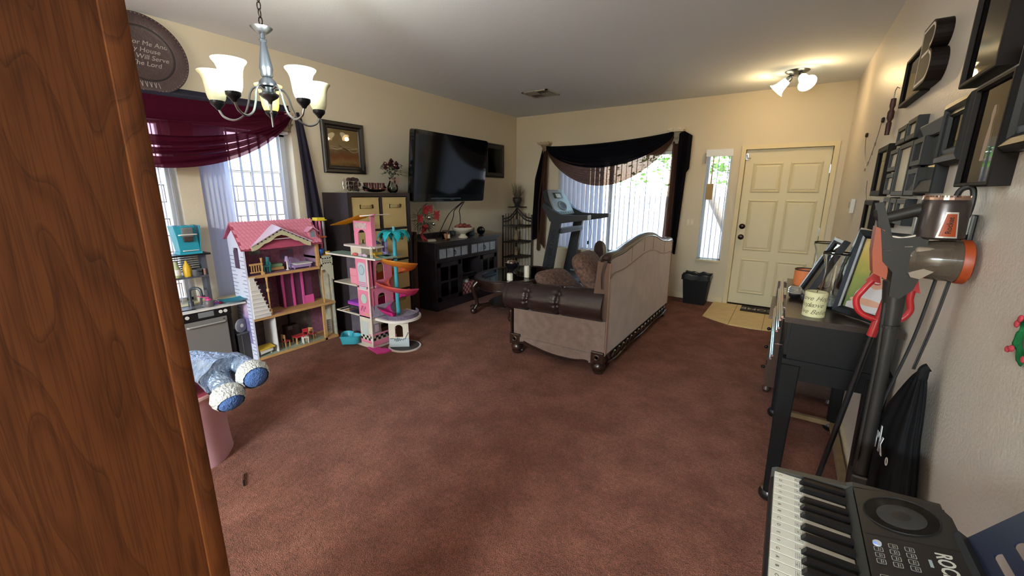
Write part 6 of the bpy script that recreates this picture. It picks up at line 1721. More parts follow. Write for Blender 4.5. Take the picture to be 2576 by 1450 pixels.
# palm
TQ = mat('turquoise_plastic', '45a3b4', 0.3, trans=.15)
PX, PY = -3.09, 2.62
b = B(); b.tube([(PX, PY, .307), (PX, PY, 1.09)], .019, 14); part('palm_trunk', b, TQ, tw, smooth=True)
TQ2 = mat('turquoise_leaf', '2cc0cc', 0.3)
for k in range(8):
    a = 2 * PI * k / 8 + .3; u_ = Vector((math.cos(a), math.sin(a), 0)); w_ = Vector((-math.sin(a), math.cos(a), 0)); c = Vector((PX, PY, 1.115))
    def f(u, v, u_=u_, w_=w_, c=c):
        wd = .040 * math.sin(PI * min(1, .10 + .92 * v)) ** .7 * (1 + .22 * math.sin(v * 26))
        return c + u_ * (.155 * math.sin(v * 1.5)) + Vector((0, 0, .065 * math.sin(v * 2.3) - .115 * v * v)) + w_ * ((u - .5) * 2 * wd) + Vector((0, 0, -.012 * abs(2 * u - 1)))
    b = B(); b.grid(f, 4, 16); part('palm_leaf', b, TQ2, tw, smooth=2, thick=.003)
b = B(); b.cyl((PX, PY, 1.09), (PX, PY, 1.18), .012, n=10); part('leaf_hub', b, TQ, tw)
# spiral slide
SLD = gradient('slide_fade', [(0.0, 'e23aa0'), (0.35, 'e5478f'), (0.5, 'e8705f'), (0.65, 'ea8146'), (0.85, 'eb9a3c'), (1.0, 'eeb440')], 2, 0.02, 3, .35)
tw_ = thing
right = math.radians(50)
def helix(u, v):
    a = right + PI - 0.15 + (-1) * 0 + (2 * PI * 2.28) * v
    return a
b = B()
nseg = 110
def sl(u, v):
    ang = right + PI + (2 * PI * 2.2) * v          # starts at the tower side, turns through the front
    R0 = .07 + (.205 - .07) * u ** .8
    lip = .10 * u ** 2.5 + .012 * (1 - u) ** 6 - .03 * u
    z = .885 - .555 * v
    return (PX + R0 * math.cos(ang) * (1.06), PY + R0 * math.sin(ang) * 1.0, z + lip - .012 * u)
b.grid(sl, 10, nseg); part('spiral_slide', b, SLD, tw, smooth=2, thick=.004)
b = B(); b.box((-3.36, 2.50, .895), (-3.24, 2.60, .925), bev=.01); part('slide_gate', b, mat('gate_yellow', 'e6b93c', .4), tw)

# loose toys around the tower
t = toy('toy_pool', 'turquoise heart shaped toy tub on the tower base', 'toy tub', (-3.50, 2.36, .022))
def heart(s, z, cx=-3.50, cy=2.335):
    out = []
    for i in range(36):
        a = 2 * PI * i / 36
        out.append((cx + s * 16 * math.sin(a) ** 3 / 16, cy + s * .85 * (13 * math.cos(a) - 5 * math.cos(2 * a) - 2 * math.cos(3 * a) - math.cos(4 * a)) / 16, z))
    return out
b = B()
lv = [heart(.10, .0225), heart(.115, .09), heart(.128, .105), heart(.122, .107), heart(.108, .09), heart(.095, .035)]
for k in range(len(lv) - 1):
    for i in range(36):
        b.face([lv[k][i], lv[k][(i + 1) % 36], lv[k + 1][(i + 1) % 36], lv[k + 1][i]])
b.face(lv[0][::-1]); b.face(lv[-1]); bmesh.ops.remove_doubles(b.bm, verts=b.bm.verts, dist=1e-5)
part('tub_shell', b, mat('pool_turquoise', '3f9fb0', .35), t, smooth=True)
b = B(); hp = lambda dx, dy: [(-3.20 + dx, 2.41 + dy), (-3.10 + dx, 2.45 + dy)]
b.prism([(-3.27, 2.365, .001), (-3.06, 2.315, .001), (-3.02, 2.37, .001), (-3.015, 2.455, .001), (-3.11, 2.445, .001), (-3.135, 2.42, .001), (-3.20, 2.44, .001), (-3.235, 2.425, .001)], (0, 0, .012)); single('toy_ramp', b, mat('hot_pink', 'd8419c', .4), 'flat hot pink heart edged toy ramp on the carpet at the tower foot', 'toy', bevel=.003)
t = toy('toy_fridge', 'pink toy cupboard on the third tower floor', 'toy cupboard', (-3.43, 2.44, .621))
b = B(); b.box((-3.50, 2.395, .621), (-3.372, 2.50, .775), bev=.012); part('body', b, mat('rose_plastic', 'dd8fa2', .4), t)
b = B(); b.box((-3.49, 2.3935, .70), (-3.38, 2.395, .703)); part('door_line', b, TP2, t)
b = B(); b.ball((-3.40, 2.45, .80), .022, 10, 8); b.lathe([(0, .0), (.012, .0), (.010, .02), (0, .022)], (-3.40, 2.45, .7755), 10); single('toy_figure', b, mat('lilac_skin', 'b48fa2', .5), 'little round lilac toy head on top of the pink toy cupboard', 'toy figure', smooth=2)
t = toy('toy_cradle', 'clear and purple lidded toy box on the second tower floor', 'toy box', (-3.45, 2.44, .326))
b = B(); b.box((-3.54, 2.385, .326), (-3.375, 2.50, .42)); part('clear_body', b, glass('clear_toy', 'cfcfe0'), t)
b = B(); b.box((-3.55, 2.38, .42), (-3.37, 2.505, .438), bev=.005); part('lid', b, mat('purple_plastic', '8a3fae', .4), t)
b = B(); b.box((-3.548, 2.381, .405), (-3.372, 2.504, .42)); part('lid_edge', b, mat('violet_pink', 'b447a8', .4), t)
for i, (x, m_) in enumerate(((-3.70, CHK), (-3.66, RIM), (-3.62, mat('orange_print', 'c98a3c', .5)))):
    b = B(); b.box((x, TY0 + .01, .3255), (x + .035, 2.50, .327)); part('floor_stripe', b, m_, tw)
t = toy('toy_ladder', 'lilac toy ladder board on the tower roof deck', 'toy ladder', (-3.06, 2.60, .906))
t.location = (-3.25, 2.62, .906); OW[t.name] = T_rz((-3.25, 2.62, .906))
b = B(); b.prism([(-3.27, 2.61, .906), (-3.20, 2.61, .906), (-3.20, 2.61, 1.03), (-3.215, 2.61, 1.06), (-3.255, 2.61, 1.06), (-3.27, 2.61, 1.03)], (0, .02, 0)); part('board', b, mat('lilac_toy', 'a393c4', .45), t, bevel=.004)
for i in range(3):
    b = B(); b.tube([(-3.245 + .02 * i * .6, 2.605, .93), (-3.245 + .02 * i * .6, 2.605, 1.03)], .004, 6); part('slot', b, mat('lilac_dark', '5f5580', .5), t)
for i, (x, y, c_, lab_) in enumerate(((-3.37, 2.375, 'd05a5a', 'tiny coral toy bow on the front edge of the tower roof deck'), (-3.27, 2.375, 'b59ab4', 'tiny lilac toy figure lying on the tower roof deck'), (-3.22, 2.375, 'c7b2c4', 'tiny pale toy figure lying by the slide gate'))):
    b = B(); b.ball((x, y, .922), (.022, .014, .016), 8, 6); b.ball((x + .022, y + .004, .919), .012, 8, 6); b.ball((x - .022, y + .004, .918), .011, 8, 6); single('toy_figure', b, mat('toy_col_%d' % i, c_, .5), lab_, 'toy figure', smooth=2)
t = toy('toy_parasol', 'small blue topped toy parasol on the tower roof deck', 'toy parasol', (-3.33, 2.60, .906))
b = B(); b.cyl((-3.33, 2.60, .906), (-3.33, 2.60, 1.01), .004, n=8); part('pole', b, WHP, t)
b = B(); b.lathe([(0, 1.035), (.03, 1.02), (.05, 1.0), (.046, 1.0), (0, 1.022)], (-3.33, 2.60, 0), 14); part('canopy', b, mat('denim_blue', '4f6f9c', .5), t, smooth=True)
# small yellow roofed playset on the dollhouse terrace
pz = .8755
t = toy('toy_playset', 'small yellow roofed toy lift with orange platform on the dollhouse terrace', 'toy playset', (-3.92, 2.47, pz))
t.location = (-3.90, 2.36, pz); OW[t.name] = T_rz((-3.90, 2.36, pz))
ox, oy = -3.90, 2.36
b = B(); b.box((ox - .06, oy - .035, pz), (ox + .06, oy + .045, pz + .012)); part('base', b, mat('playset_orange', 'd07a36', .4), t)
for dx, dy, m_ in ((-.03, .0, TP2), (.03, .0, TP2), (-.03, .035, mat('grey_tube', '9c98a0', .4)), (.03, .035, MATS['grey_tube'])):
    b = B(); b.cyl((ox + dx, oy + dy, pz + .012), (ox + dx, oy + dy, pz + .34), .012, n=10); part('column', b, m_, t)
b = B(); b.box((ox - .05, oy - .03, pz + .17), (ox + .05, oy + .05, pz + .185), bev=.004); part('platform', b, mat('coral_plastic', 'd9683c', .4), t)
b = B(); b.prism([(ox - .06, oy - .04, pz + .34), (ox + .06, oy - .04, pz + .34), (ox + .06, oy + .06, pz + .34), (ox - .06, oy + .06, pz + .34)], (0, 0, .01)); b.prism([(ox - .045, oy - .03, pz + .35), (ox + .045, oy - .03, pz + .35), (ox + .045, oy + .05, pz + .35), (ox - .045, oy + .05, pz + .35)], (0, 0, .018)); part('roof', b, mat('lemon_plastic', 'd8c23c', .4), t, bevel=.006)
b = B(); b.ball((ox + .06, oy - .045, pz + .19), (.02, .02, .018), 8, 6); b.ball((ox + .06, oy - .045, pz + .13), (.02, .02, .018), 8, 6); part('side_knob', b, mat('peach_plastic', 'd8a27c', .5), t, smooth=2)
b = B(); b.lathe([(0, .0), (.028, .0), (.045, .03), (.048, .042), (.042, .04), (.025, .008), (0, .006)], (-3.84, 2.315, pz + .02), 18); b.cyl((-3.84, 2.315, pz), (-3.84, 2.315, pz + .022), .02, n=12); single('toy_bowl', b, mat('royal_blue', '2f5fae', .35), 'royal blue toy basin beside the yellow roofed playset', 'toy basin', smooth=True)
b = B(); b.lathe([(0, 0), (.018, 0), (.026, .035), (.023, .035), (.016, .004), (0, .004)], (-3.825, 2.385, pz), 14); single('toy_cup', b, mat('cup_yellow', 'e0b82c', .4), 'yellow toy cup on the dollhouse terrace', 'toy cup', smooth=True)

# ------------------------------------------------------------------ toy kitchen in front of the dining window
KG = mat('oven_grey', '8c8a88', 0.35, metal=.4)
KBk = mat('kitchen_black', '1b1a1c', 0.35)
tk = thing('toy_kitchen', 'grey and black toy kitchen with sink counter under the dining window', 'toy kitchen', (-3.97, 1.1, 0))
KX, KYa, KYb = -3.865, 0.78, 1.475
b = B(); b.box((-4.07, KYa, .0), (KX - .012, KYb, .545)); part('cabinet', b, KBk, tk, bevel=.003)
b = B(); b.box((KX - .012, 1.05, .475), (KX, KYb, .545)); part('control_strip', b, KBk, tk)
b = B(); b.box((KX, 1.235, .488), (KX + .003, 1.345, .532), bev=.001); part('display_print', b, mat('display_grey', '77797c', .4), tk)
for y in (1.10, 1.14, 1.375, 1.41):
    b = B(); b.cyl((KX, y + .02, .51), (KX + .006, y + .02, .51), .014, n=14); part('dial_print', b, WHP, tk)
b = B(); b.box((KX - .012, 1.06, .03), (KX + .002, 1.435, .465), bev=.004); part('oven_door', b, KG, tk)
b = B(); b.tube([(KX + .002, 1.15, .425), (KX + .022, 1.155, .428), (KX + .022, 1.41, .428), (KX + .002, 1.415, .425)], .008, 8); part('oven_handle', b, mat('handle_grey', 'a3a3a0', .3, metal=.3), tk, smooth=True)
for y, z in ((1.41, .445), (1.42, .05), (1.08, .05)):
    b = B(); b.cyl((KX + .002, y, z), (KX + .004, y, z), .006, n=8); part('screw', b, CHROME, tk)
b = B(); b.box((-4.08, KYa, .545), (KX + .02, KYb + .02, .560)); b.prism([(-4.0, KYb, .545), (KX + .02, KYb + .02, .545), (-3.84, 1.585, .545), (-4.02, 1.60, .545)], (0, 0, .012)); part('countertop', b, WHP, tk, bevel=.003)
b = B()
b.grid(lambda u, v: (-3.97 + (.075 - .02 * v) * [-1, 1, 1, -1][int(u * 4 + .01) % 4], 1.22 + (.10 - .02 * v) * [-1, -1, 1, 1][int(u * 4 + .01) % 4], .5615 - .0 * v + (.004 if v < .4 else 0)), 4, 3, closeu=True); b.box((-4.025, 1.14, .5605), (-3.915, 1.30, .5612)); part('sink_basin', b, mat('sink_grey', '77787c', .35, metal=.3), tk)
FC = mat('faucet_grey', '55585e', .3, metal=.5)
b = B(); b.tube(spline([(-4.03, 1.255, .56), (-4.03, 1.255, .66), (-4.025, 1.262, .70), (-3.995, 1.285, .715), (-3.965, 1.31, .70), (-3.96, 1.315, .64)], 5), .012, 10); b.cyl((-4.03, 1.255, .56), (-4.03, 1.255, .60), .02, n=12); b.tube([(-4.0, 1.315, .56), (-4.0, 1.32, .62), (-3.99, 1.345, .64)], .009, 8); part('faucet', b, FC, tk, smooth=True)
# hutch
for y in (.95, 1.385):
    b = B(); b.box((-4.075, y - .012, .56), (-3.985, y + .012, .985)); part('hutch_post', b, mat('hutch_grey', '4a4c55', .5), tk)
b = B(); b.box((-4.08, .92, .985), (-3.94, 1.42, 1.0), bev=.003); part('hutch_shelf', b, KBk, tk)
b = B(); b.box((-4.08, .95, .805), (-3.955, 1.385, .818)); part('hutch_shelf', b, MATS['hutch_grey'], tk)
for i in range(7):
    b = B(); b.box((-4.075, .96, .845 + i * .018), (-4.068, 1.38, .853 + i * .018)); part('slat', b, MATS['hutch_grey'], tk)
CT = mat('coffee_teal', '2f97ae', 0.35)
t = toy('toy_coffee_maker', 'turquoise toy coffee maker on top of the toy kitchen shelf', 'toy coffee maker', (-4.0, 1.285, 1.0005))
b = B()
b.prism([(-4.065, 1.215, 1.0005), (-3.945, 1.215, 1.0005), (-3.945, 1.365, 1.0005), (-4.065, 1.365, 1.0005)], (0, 0, .02))
b.prism([(-4.065, 1.225, 1.02), (-3.965, 1.225, 1.02), (-3.955, 1.215, 1.13), (-3.945, 1.198, 1.225), (-4.065, 1.198, 1.225)], (0, .135, 0))
b.prism([(-4.065, 1.36, 1.02), (-3.965, 1.36, 1.02), (-3.945, 1.372, 1.225), (-4.065, 1.372, 1.225)], (0, .006, 0)); part('body', b, CT, t, bevel=.008)
b = B()
for y in (1.225, 1.285, 1.345): b.cyl((-4.0, y, 1.2255), (-4.0, y, 1.229), .017, n=12)
part('top_dimple', b, mat('teal_deep', '22768c', .4), t)
b = B(); b.box((-3.955, 1.245, 1.14), (-3.925, 1.32, 1.215), bev=.012); part('brew_head', b, mat('brew_grey', '7a7a7c', .35, metal=.3), t)
b = B(); b.box((-3.95, 1.25, 1.10), (-3.93, 1.315, 1.148), bev=.008); part('filter_cup', b, mat('brew_dark', '3c3636', .4), t)
b = B(); b.tube([(-3.945, 1.225, 1.155), (-3.925, 1.235, 1.158), (-3.925, 1.335, 1.158), (-3.945, 1.345, 1.155)], .005, 6); b.tube([(-3.95, 1.24, 1.03), (-3.93, 1.245, 1.032), (-3.93, 1.335, 1.032), (-3.95, 1.345, 1.03)], .004, 6); part('handle', b, WHP, t, smooth=True)
b = B(); b.lathe([(0, 0), (.025, 0), (.028, .01), (.03, .06), (.022, .09), (.01, .11), (.007, .13), (0, .131)], (-3.99, 1.255, .8185), 14); single('toy_mustard', b, mat('mustard_yellow', 'd0a72c', .4), 'yellow toy squeeze bottle on the toy kitchen shelf', 'toy bottle', smooth=True)
t = toy('toy_jar', 'pale green toy bottle with white oval label at the left of the toy shelf', 'toy bottle', (-3.985, 1.185, .8185))
b = B(); b.lathe([(0, 0), (.022, 0), (.026, .02), (.026, .07), (.014, .10), (.012, .13), (0, .131)], (-3.985, 1.185, .8185), 14); part('bottle', b, mat('pale_olive', '9aa178', .4), t, smooth=True)
b = B(); b.lathe([(.0264, .022), (.0268, .03), (.0268, .06), (.0264, .068)], (-3.985, 1.185, .8185), 14, closed=True); part('paper_label', b, WHP, t, smooth=True)
t = toy('toy_pot', 'grey toy saucepan on the toy kitchen shelf', 'toy pot', (-3.985, 1.315, .8185))
b = B(); b.lathe([(0, 0), (.036, 0), (.038, .005), (.038, .052), (.034, .052), (.033, .008), (0, .006)], (-3.985, 1.315, .8185), 18); part('pan', b, mat('pan_grey', '4f5054', .35), t, smooth=True)
b = B(); b.box((-3.945, 1.305, .855), (-3.90, 1.325, .863)); part('handle', b, KBk, t)
b = B(); b.box((-4.0, 1.357, .8185), (-3.965, 1.372, .868)); single('toy_spice_box', b, mat('spice_red', '8c3a34', .5, col2='c8b9a4', vs=40), 'small red and white toy carton at the right end of the toy shelf', 'toy carton')
t = toy('toy_kettle', 'grey toy kettle with a pink lid on the toy kitchen counter', 'toy kettle', (-3.90, 1.335, .561))
c = (-3.90, 1.335, .561)
b = B(); b.lathe([(0, 0), (.03, 0), (.036, .02), (.034, .045), (.024, .055), (0, .057)], c, 16); part('body', b, mat('kettle_grey', '5b5358', .35), t, smooth=True)
b = B(); b.lathe([(0, .056), (.022, .056), (.018, .066), (.006, .07), (.008, .082), (0, .085)], c, 12); b.tube([(-3.90, 1.33, .635), (-3.92, 1.30, .645), (-3.93, 1.27, .66)], .004, 6); part('pink_lid', b, mat('magenta_plastic', 'c23a7c', .4), t, smooth=True)
b = B(); b.box((-3.885, 1.365, .575), (-3.875, 1.395, .59)); b.tube([(-3.90, 1.365, .605), (-3.89, 1.39, .60), (-3.89, 1.395, .575), (-3.90, 1.37, .57)], .004, 6); part('handle', b, mat('kettle_violet', '4c3a78', .4), t, smooth=True)
b = B(); b.ball((-3.93, 1.43, .571), (.02, .02, .012), 10, 6); b.tube([(-3.93, 1.41, .575), (-3.95, 1.36, .59)], .004, 6); single('toy_spoon', b, mat('toy_cerise', 'c0305c', .4), 'cerise toy ladle behind the toy kettle', 'toy ladle', smooth=2)
b = B(); b.grid(lambda u, v: (-3.90 + .085 * (v - .5) * 2 * (.8 + .2 * math.cos((u - .5) * 3)), 1.52 + .10 * (u - .5) * 2, .5735 + .012 * (2 * u - 1) ** 2 + .008 * (2 * v - 1) ** 2), 8, 8); single('toy_tray', b, mat('tray_turquoise', '3aa7bc', .35), 'flat turquoise toy tray on the right end of the toy counter', 'toy tray', smooth=2, thick=.004)
b = B(); b.cyl((-3.89, 1.22, .5625), (-3.90, 1.10, .5625), .005, n=6); b.box((-3.91, 1.215, .561), (-3.885, 1.235, .566)); single('toy_knife', b, KBk, 'black toy utensil lying by the toy sink', 'toy utensil')
t = toy('storage_crate', 'low dark grey crate between the toy kitchen and dollhouse', 'crate', (-3.96, 1.545, 0))
b = B(); b.box((-4.05, 1.50, .0), (-3.885, 1.595, .26)); part('body', b, mat('crate_dark', '2c2b2e', .6), t, bevel=.006)
b = B(); b.box((-4.055, 1.495, .26), (-3.88, 1.598, .275), bev=.004); part('lid', b, mat('crate_lid', '45464c', .5), t)
b = B(); b.box((-3.884, 1.53, .02), (-3.882, 1.535, .25)); part('seam', b, mat('crate_seam', '5a5552', .5), t)
t = toy('clear_wheel', 'clear plastic toy wheel on the dark crate beside the dollhouse wall', 'toy wheel', (-3.92, 1.545, .275))
b = B(); b.lathe([(.012, -.006), (.05, -.01), (.062, -.006), (.062, .006), (.05, .01), (.012, .006)], (-3.90, 1.545, .338), 24, Matrix.Rotation(.5, 4, 'Z') @ Matrix.Rotation(PI / 2, 4, 'Y'), closed=True); part('rim', b, mat('clear_plastic', 'b9bcc6', .2, trans=.6), t, smooth=True)
b = B(); b.lathe([(0, -.012), (.016, -.012), (.016, .012), (0, .012)], (-3.90, 1.545, .338), 14, Matrix.Rotation(.5, 4, 'Z') @ Matrix.Rotation(PI / 2, 4, 'Y')); part('hub', b, WHP, t, smooth=True)

# ------------------------------------------------------------------ pink hamper, plush, pen
HM = mat('pink_canvas', 'd3a3ac', 0.8, bump=.2, bs=160)
hp_ = thing('fabric_hamper', 'soft pink fabric toy hamper beside the oak cabinet', 'hamper', (-2.70, .70, 0))
HX, HY = -2.665, .665
def ham(u, v):
    a = 2 * PI * u
    w_ = .012 * math.sin(5 * a + 2) * (1 - v) + .02 * math.sin(2 * a) * (1 - v)
    r = .205 + .055 * v - .018 * math.sin(PI * v) + w_
    sq = (abs(math.cos(a)) ** 3 + abs(math.sin(a)) ** 3) ** (-1 / 3)
    r *= 1 + (sq - 1) * (1 - v) * .9
    return (HX + r * math.cos(a + .65), HY + r * math.sin(a + .65), .44 * v)
b = B(); b.grid(ham, 56, 14, closeu=True); b.box((HX - .12, HY - .12, .001), (HX + .12, HY + .12, .004)); part('bag', b, HM, hp_, smooth=2)
b = B(); b.tube([Vector(ham(i / 40, 1)) + Vector((0, 0, .0)) for i in range(40)], .014, 8, closed=True); b.tube([Vector(ham(i / 40, .965)) for i in range(40)], .010, 6, closed=True); part('rim', b, mat('hamper_rim', 'c28f86', .6), hp_, smooth=True)
b = B(); b.grid(lambda u, v: (HX + .245 * v * math.cos(2 * PI * u), HY + .245 * v * math.sin(2 * PI * u), .455 + .03 * (1 - v) + .012 * math.sin(9 * u + 5 * v)), 32, 6, closeu=True); part('red_lining', b, mat('hamper_red', '9c3444', .8), hp_, smooth=2)
pl = thing('plush_toy', 'plush toy in a shiny pale blue dress lying across the pink hamper', 'plush toy', (-2.45, .80, .48))
DRS = mat('silver_blue_satin', '76879f', 0.3, metal=.35, var=.25, vs=22, bump=1.0, bs=45, bd=.02, col2='a3b0c6')
FUR = mat('white_fur', 'd6d6d2', 0.95, bump=1.0, bs=90, bd=.02)
BLF = mat('blue_fur', '4d6da6', 0.9, bump=1.0, bs=110, bd=.01)
b = B()
def dress(u, v):
    a = 2 * PI * u
    r = .075 + .055 * v + .012 * math.sin(6 * a + 3 * v) * v
    c0 = Vector((-2.66, .78, .58)).lerp(Vector((-2.36, .835, .555)), v)
    ax_ = Vector((.30, .055, -.025)).normalized(); s_ = Vector((0, 1, 0)); s_ = (s_ - ax_ * s_.dot(ax_)).normalized(); t_ = ax_.cross(s_)
    return c0 + s_ * (r * math.cos(a)) + t_ * (r * .72 * math.sin(a))
b.grid(dress, 40, 14, closeu=True); b.face([dress(i / 20, 0) for i in range(20)]); b.face([dress(i / 20, 1) for i in range(20)][::-1]); part('dress', b, DRS, pl, smooth=2)
for k, (p0, p1, p2) in enumerate((((-2.44, .90, .575), (-2.33, .915, .575), (-2.245, .91, .555)), ((-2.42, .79, .56), (-2.325, .79, .525), (-2.25, .785, .475)))):
    b = B(); b.tube(spline([p0, p1, p2], 5), [.062, .060, .058, .056, .054, .052, .052, .052, .052, .052, .052][:11], 12); part('leg', b, DRS, pl, smooth=True)
    q1, q2 = Vector(p1), Vector(p2); ax_ = (q2 - q1).normalized(); Rq = Vector((0, 0, 1)).rotation_difference(ax_).to_matrix().to_4x4()
    b = B()
    def fur(u, v, c=q2, Rq=Rq):
        a = 2 * PI * u; zz = -.045 + .085 * v; r = (.062 + .016 * math.sin(PI * v)) * (1 + .05 * math.sin(14 * a) * math.sin(9 * v + 1))
        return c + (Rq @ Vector((r * math.cos(a), r * math.sin(a), zz)))
    b.grid(fur, 44, 10, closeu=True); b.face([fur(i / 22, 0) for i in range(22)]); part('fur_cuff', b, FUR, pl, smooth=2)
    b = B(); b.ball(q2 + ax_ * .032, (.058, .058, .03), 16, 10, Rq); part('foot_pad', b, BLF, pl, smooth=2)
b = B(); b.tube(spline([(-2.64, .72, .62), (-2.55, .665, .57), (-2.50, .665, .50)], 5), [.04] * 11, 10); part('arm', b, DRS, pl, smooth=True)
b = B(); b.ball((-2.49, .665, .475), (.042, .042, .045), 12, 8); part('paw', b, FUR, pl, smooth=2)
b = B(); b.ball((-2.86, .70, .555), (.10, .095, .09), 16, 12); part('head', b, FUR, pl, smooth=2)
for dy in (-.07, .07):
    b = B(); b.ball((-2.90, .70 + dy, .62), (.02, .03, .03), 10, 8); part('ear', b, BLF, pl, smooth=2)
b = B(); b.ball((-2.78, .70, .545), (.035, .03, .028), 10, 8); part('muzzle', b, FUR, pl, smooth=2)
t = toy('ballpoint_pen', 'small silver and black pen lying on the carpet', 'pen', (-2.2, .77, .004))
p0, p1 = Vector((-2.245, .795, .006)), Vector((-2.185, .765, .006))
p0, p1 = Vector((-2.27, .80, .006)), Vector((-2.165, .76, .006))
b = B(); b.tube([p0, p0.lerp(p1, .55)], .0045, 8); part('barrel', b, CHROME, t, smooth=True)
b = B(); b.tube([p0.lerp(p1, .55), p0.lerp(p1, .92), p1], [.0045, .0045, .001], 8); part('grip', b, BLACKP, t, smooth=True)
b = B(); b.tube([p0 + Vector((0, 0, .006)), p0.lerp(p1, .35) + Vector((0, 0, .007))], .0012, 5); part('clip', b, CHROME, t)
# ------------------------------------------------------------------ console table on the right
TBK = mat('table_black', '0d0d0f', 0.45, var=.25, vs=14, stretch=(4, .8, 4), spec=.25)
TTOP = mat('table_top', '2b211d', 0.28, var=.25, vs=12, stretch=(5, .8, 5), spec=.6)
ct_ = thing('console_table', 'black console table with chrome bar handles along the right wall', 'table', (.25, 2.68, 0))
AX0, AX1, AY0, AY1 = .062, .452, 2.175, 3.20
b = B(); b.box((AX0 - .014, AY0 - .012, .935), (AX1, AY1 + .012, .96)); part('top', b, TTOP, ct_, bevel=.004)
for nm, a, c in (('end_panel', (AX0 + .015, AY0 + .01, .76), (AX1 - .02, AY0 + .03, .935)), ('end_panel', (AX0 + .015, AY1 - .03, .76), (AX1 - .02, AY1 - .01, .935)), ('back_panel', (AX1 - .03, AY0 + .03, .76), (AX1 - .015, AY1 - .03, .935)),
                ('ledge', (AX0, AY0, .735), (AX1, AY1, .76)), ('lower_rail', (AX0 + .02, AY0 + .015, .66), (AX1 - .02, AY0 + .035, .735)), ('lower_rail', (AX0 + .02, AY1 - .035, .66), (AX1 - .02, AY1 - .015, .735)), ('lower_rail', (AX0 + .015, AY0 + .06, .66), (AX0 + .035, AY1 - .06, .735))):
    b = B(); b.box(a, c); part(nm, b, TBK, ct_, bevel=.003)
for ya, yb in ((AY0 + .035, 2.68), (2.69, AY1 - .035)):
    b = B(); b.box((AX0 + .002, ya, .768), (AX0 + .03, yb, .93)); dr = part('drawer', b, TBK, ct_, bevel=.003)
for (z, x) in ((.955, .036), (.90, .030), (.762, .022)):
    b = B()
    for dz in (0, -.016):
        b.tube([(x - (.006 if dz else 0), AY0 + .0, z + dz), (x - .012 - (.006 if dz else 0), AY1, z + dz)], .0055, 8)
    for y in (2.40, AY1 - .06):
        b.tube([(x + .002, y, z - .008), (AX0 + .01, y, z - .008)], .004, 6)
    part('chrome_rail', b, CHROME, ct_, smooth=True, label='double chrome bar handle')
for x in (AX0 + .035, AX1 - .045):
    for y in (AY0 + .035, AY1 - .04):
        b = B(); b.prism([(x - .038, y - .034, .735), (x + .038, y - .034, .735), (x + .038, y + .034, .735), (x - .038, y + .034, .735)], (0, 0, 0.001))
        q0 = [(x - .038, y - .034), (x + .038, y - .034), (x + .038, y + .034), (x - .038, y + .034)]; q1 = [(x - .024, y - .022), (x + .030, y - .022), (x + .030, y + .022), (x - .024, y + .022)]
        b = B()
        for i in range(4):
            j = (i + 1) % 4
            b.face([(*q0[i], .735), (*q0[j], .735), (*q1[j], .04), (*q1[i], .04)])
        b.face([(*p, .735) for p in q0]); b.face([(*p, .04) for p in q1[::-1]]); bmesh.ops.remove_doubles(b.bm, verts=b.bm.verts, dist=1e-5)
        part('leg', b, TBK, ct_, bevel=.004)
        b = B(); b.lathe([(0, 0), (.034, 0), (.042, .012), (.042, .035), (.034, .048), (0, .05)], (x, y, 0), 16); part('foot_cap', b, BLACKP, ct_, smooth=True)
STR = mat('worn_wood', '7d6a4f', .5, var=.2, vs=12)
b = B(); b.box((AX0 + .06, AY1 - .07, .035), (AX1 - .02, AY1 - .04, .065)); part('floor_stretcher', b, STR, ct_, bevel=.003)
b = B(); b.box((AX1 - .055, AY0 + .03, .035), (AX1 - .02, AY1 - .05, .065)); part('floor_stretcher', b, STR, ct_, bevel=.003)

# little wood cabinet beyond the table
wc = thing('side_cabinet', 'small dark wood cabinet with slotted rail beyond the black console table', 'cabinet', (.2, 3.85, 0))
DKW = mat('walnut_dark', '3a2820', .4, var=.25, vs=12, stretch=(4, .8, 4))
b = B(); b.box((.012, 3.52, .05), (.44, 4.15, .60)); part('body', b, DKW, wc, bevel=.005)
b = B(); b.box((-.025, 3.48, .60), (.448, 4.19, .625)); part('top', b, mat('cabinet_top', '6b5f54', .3), wc, bevel=.008)
b = B()
for a, c in (((-.0, 4.165, .625), (.44, 4.185, .65)), ((-.0, 4.165, .715), (.44, 4.185, .765)), ((-.0, 4.165, .65), (.035, 4.185, .715)), ((.14, 4.165, .65), (.18, 4.185, .715)), ((.28, 4.165, .65), (.32, 4.185, .715)), ((.405, 4.165, .65), (.44, 4.185, .715))):
    b.box(a, c)
part('slotted_rail', b, DKW, wc)
for z in (.14, .31, .46):
    b = B(); b.box((.002, 3.56, z - .06), (.014, 4.11, z + .07)); d2 = part('drawer', b, DKW, wc, bevel=.004)
    b = B(); b.ball((-.012, 3.70, z), .014, 10, 8); b.cyl((.004, 3.70, z), (-.006, 3.70, z), .006); part('knob', b, BLACKM, d2, smooth=2)
for x in (.03, .42):
    for y in (3.54, 4.13):
        b = B(); b.lathe([(0, 0), (.02, 0), (.03, .025), (.02, .05), (0, .052)], (x, y, 0), 12); part('foot', b, DKW, wc, smooth=True)

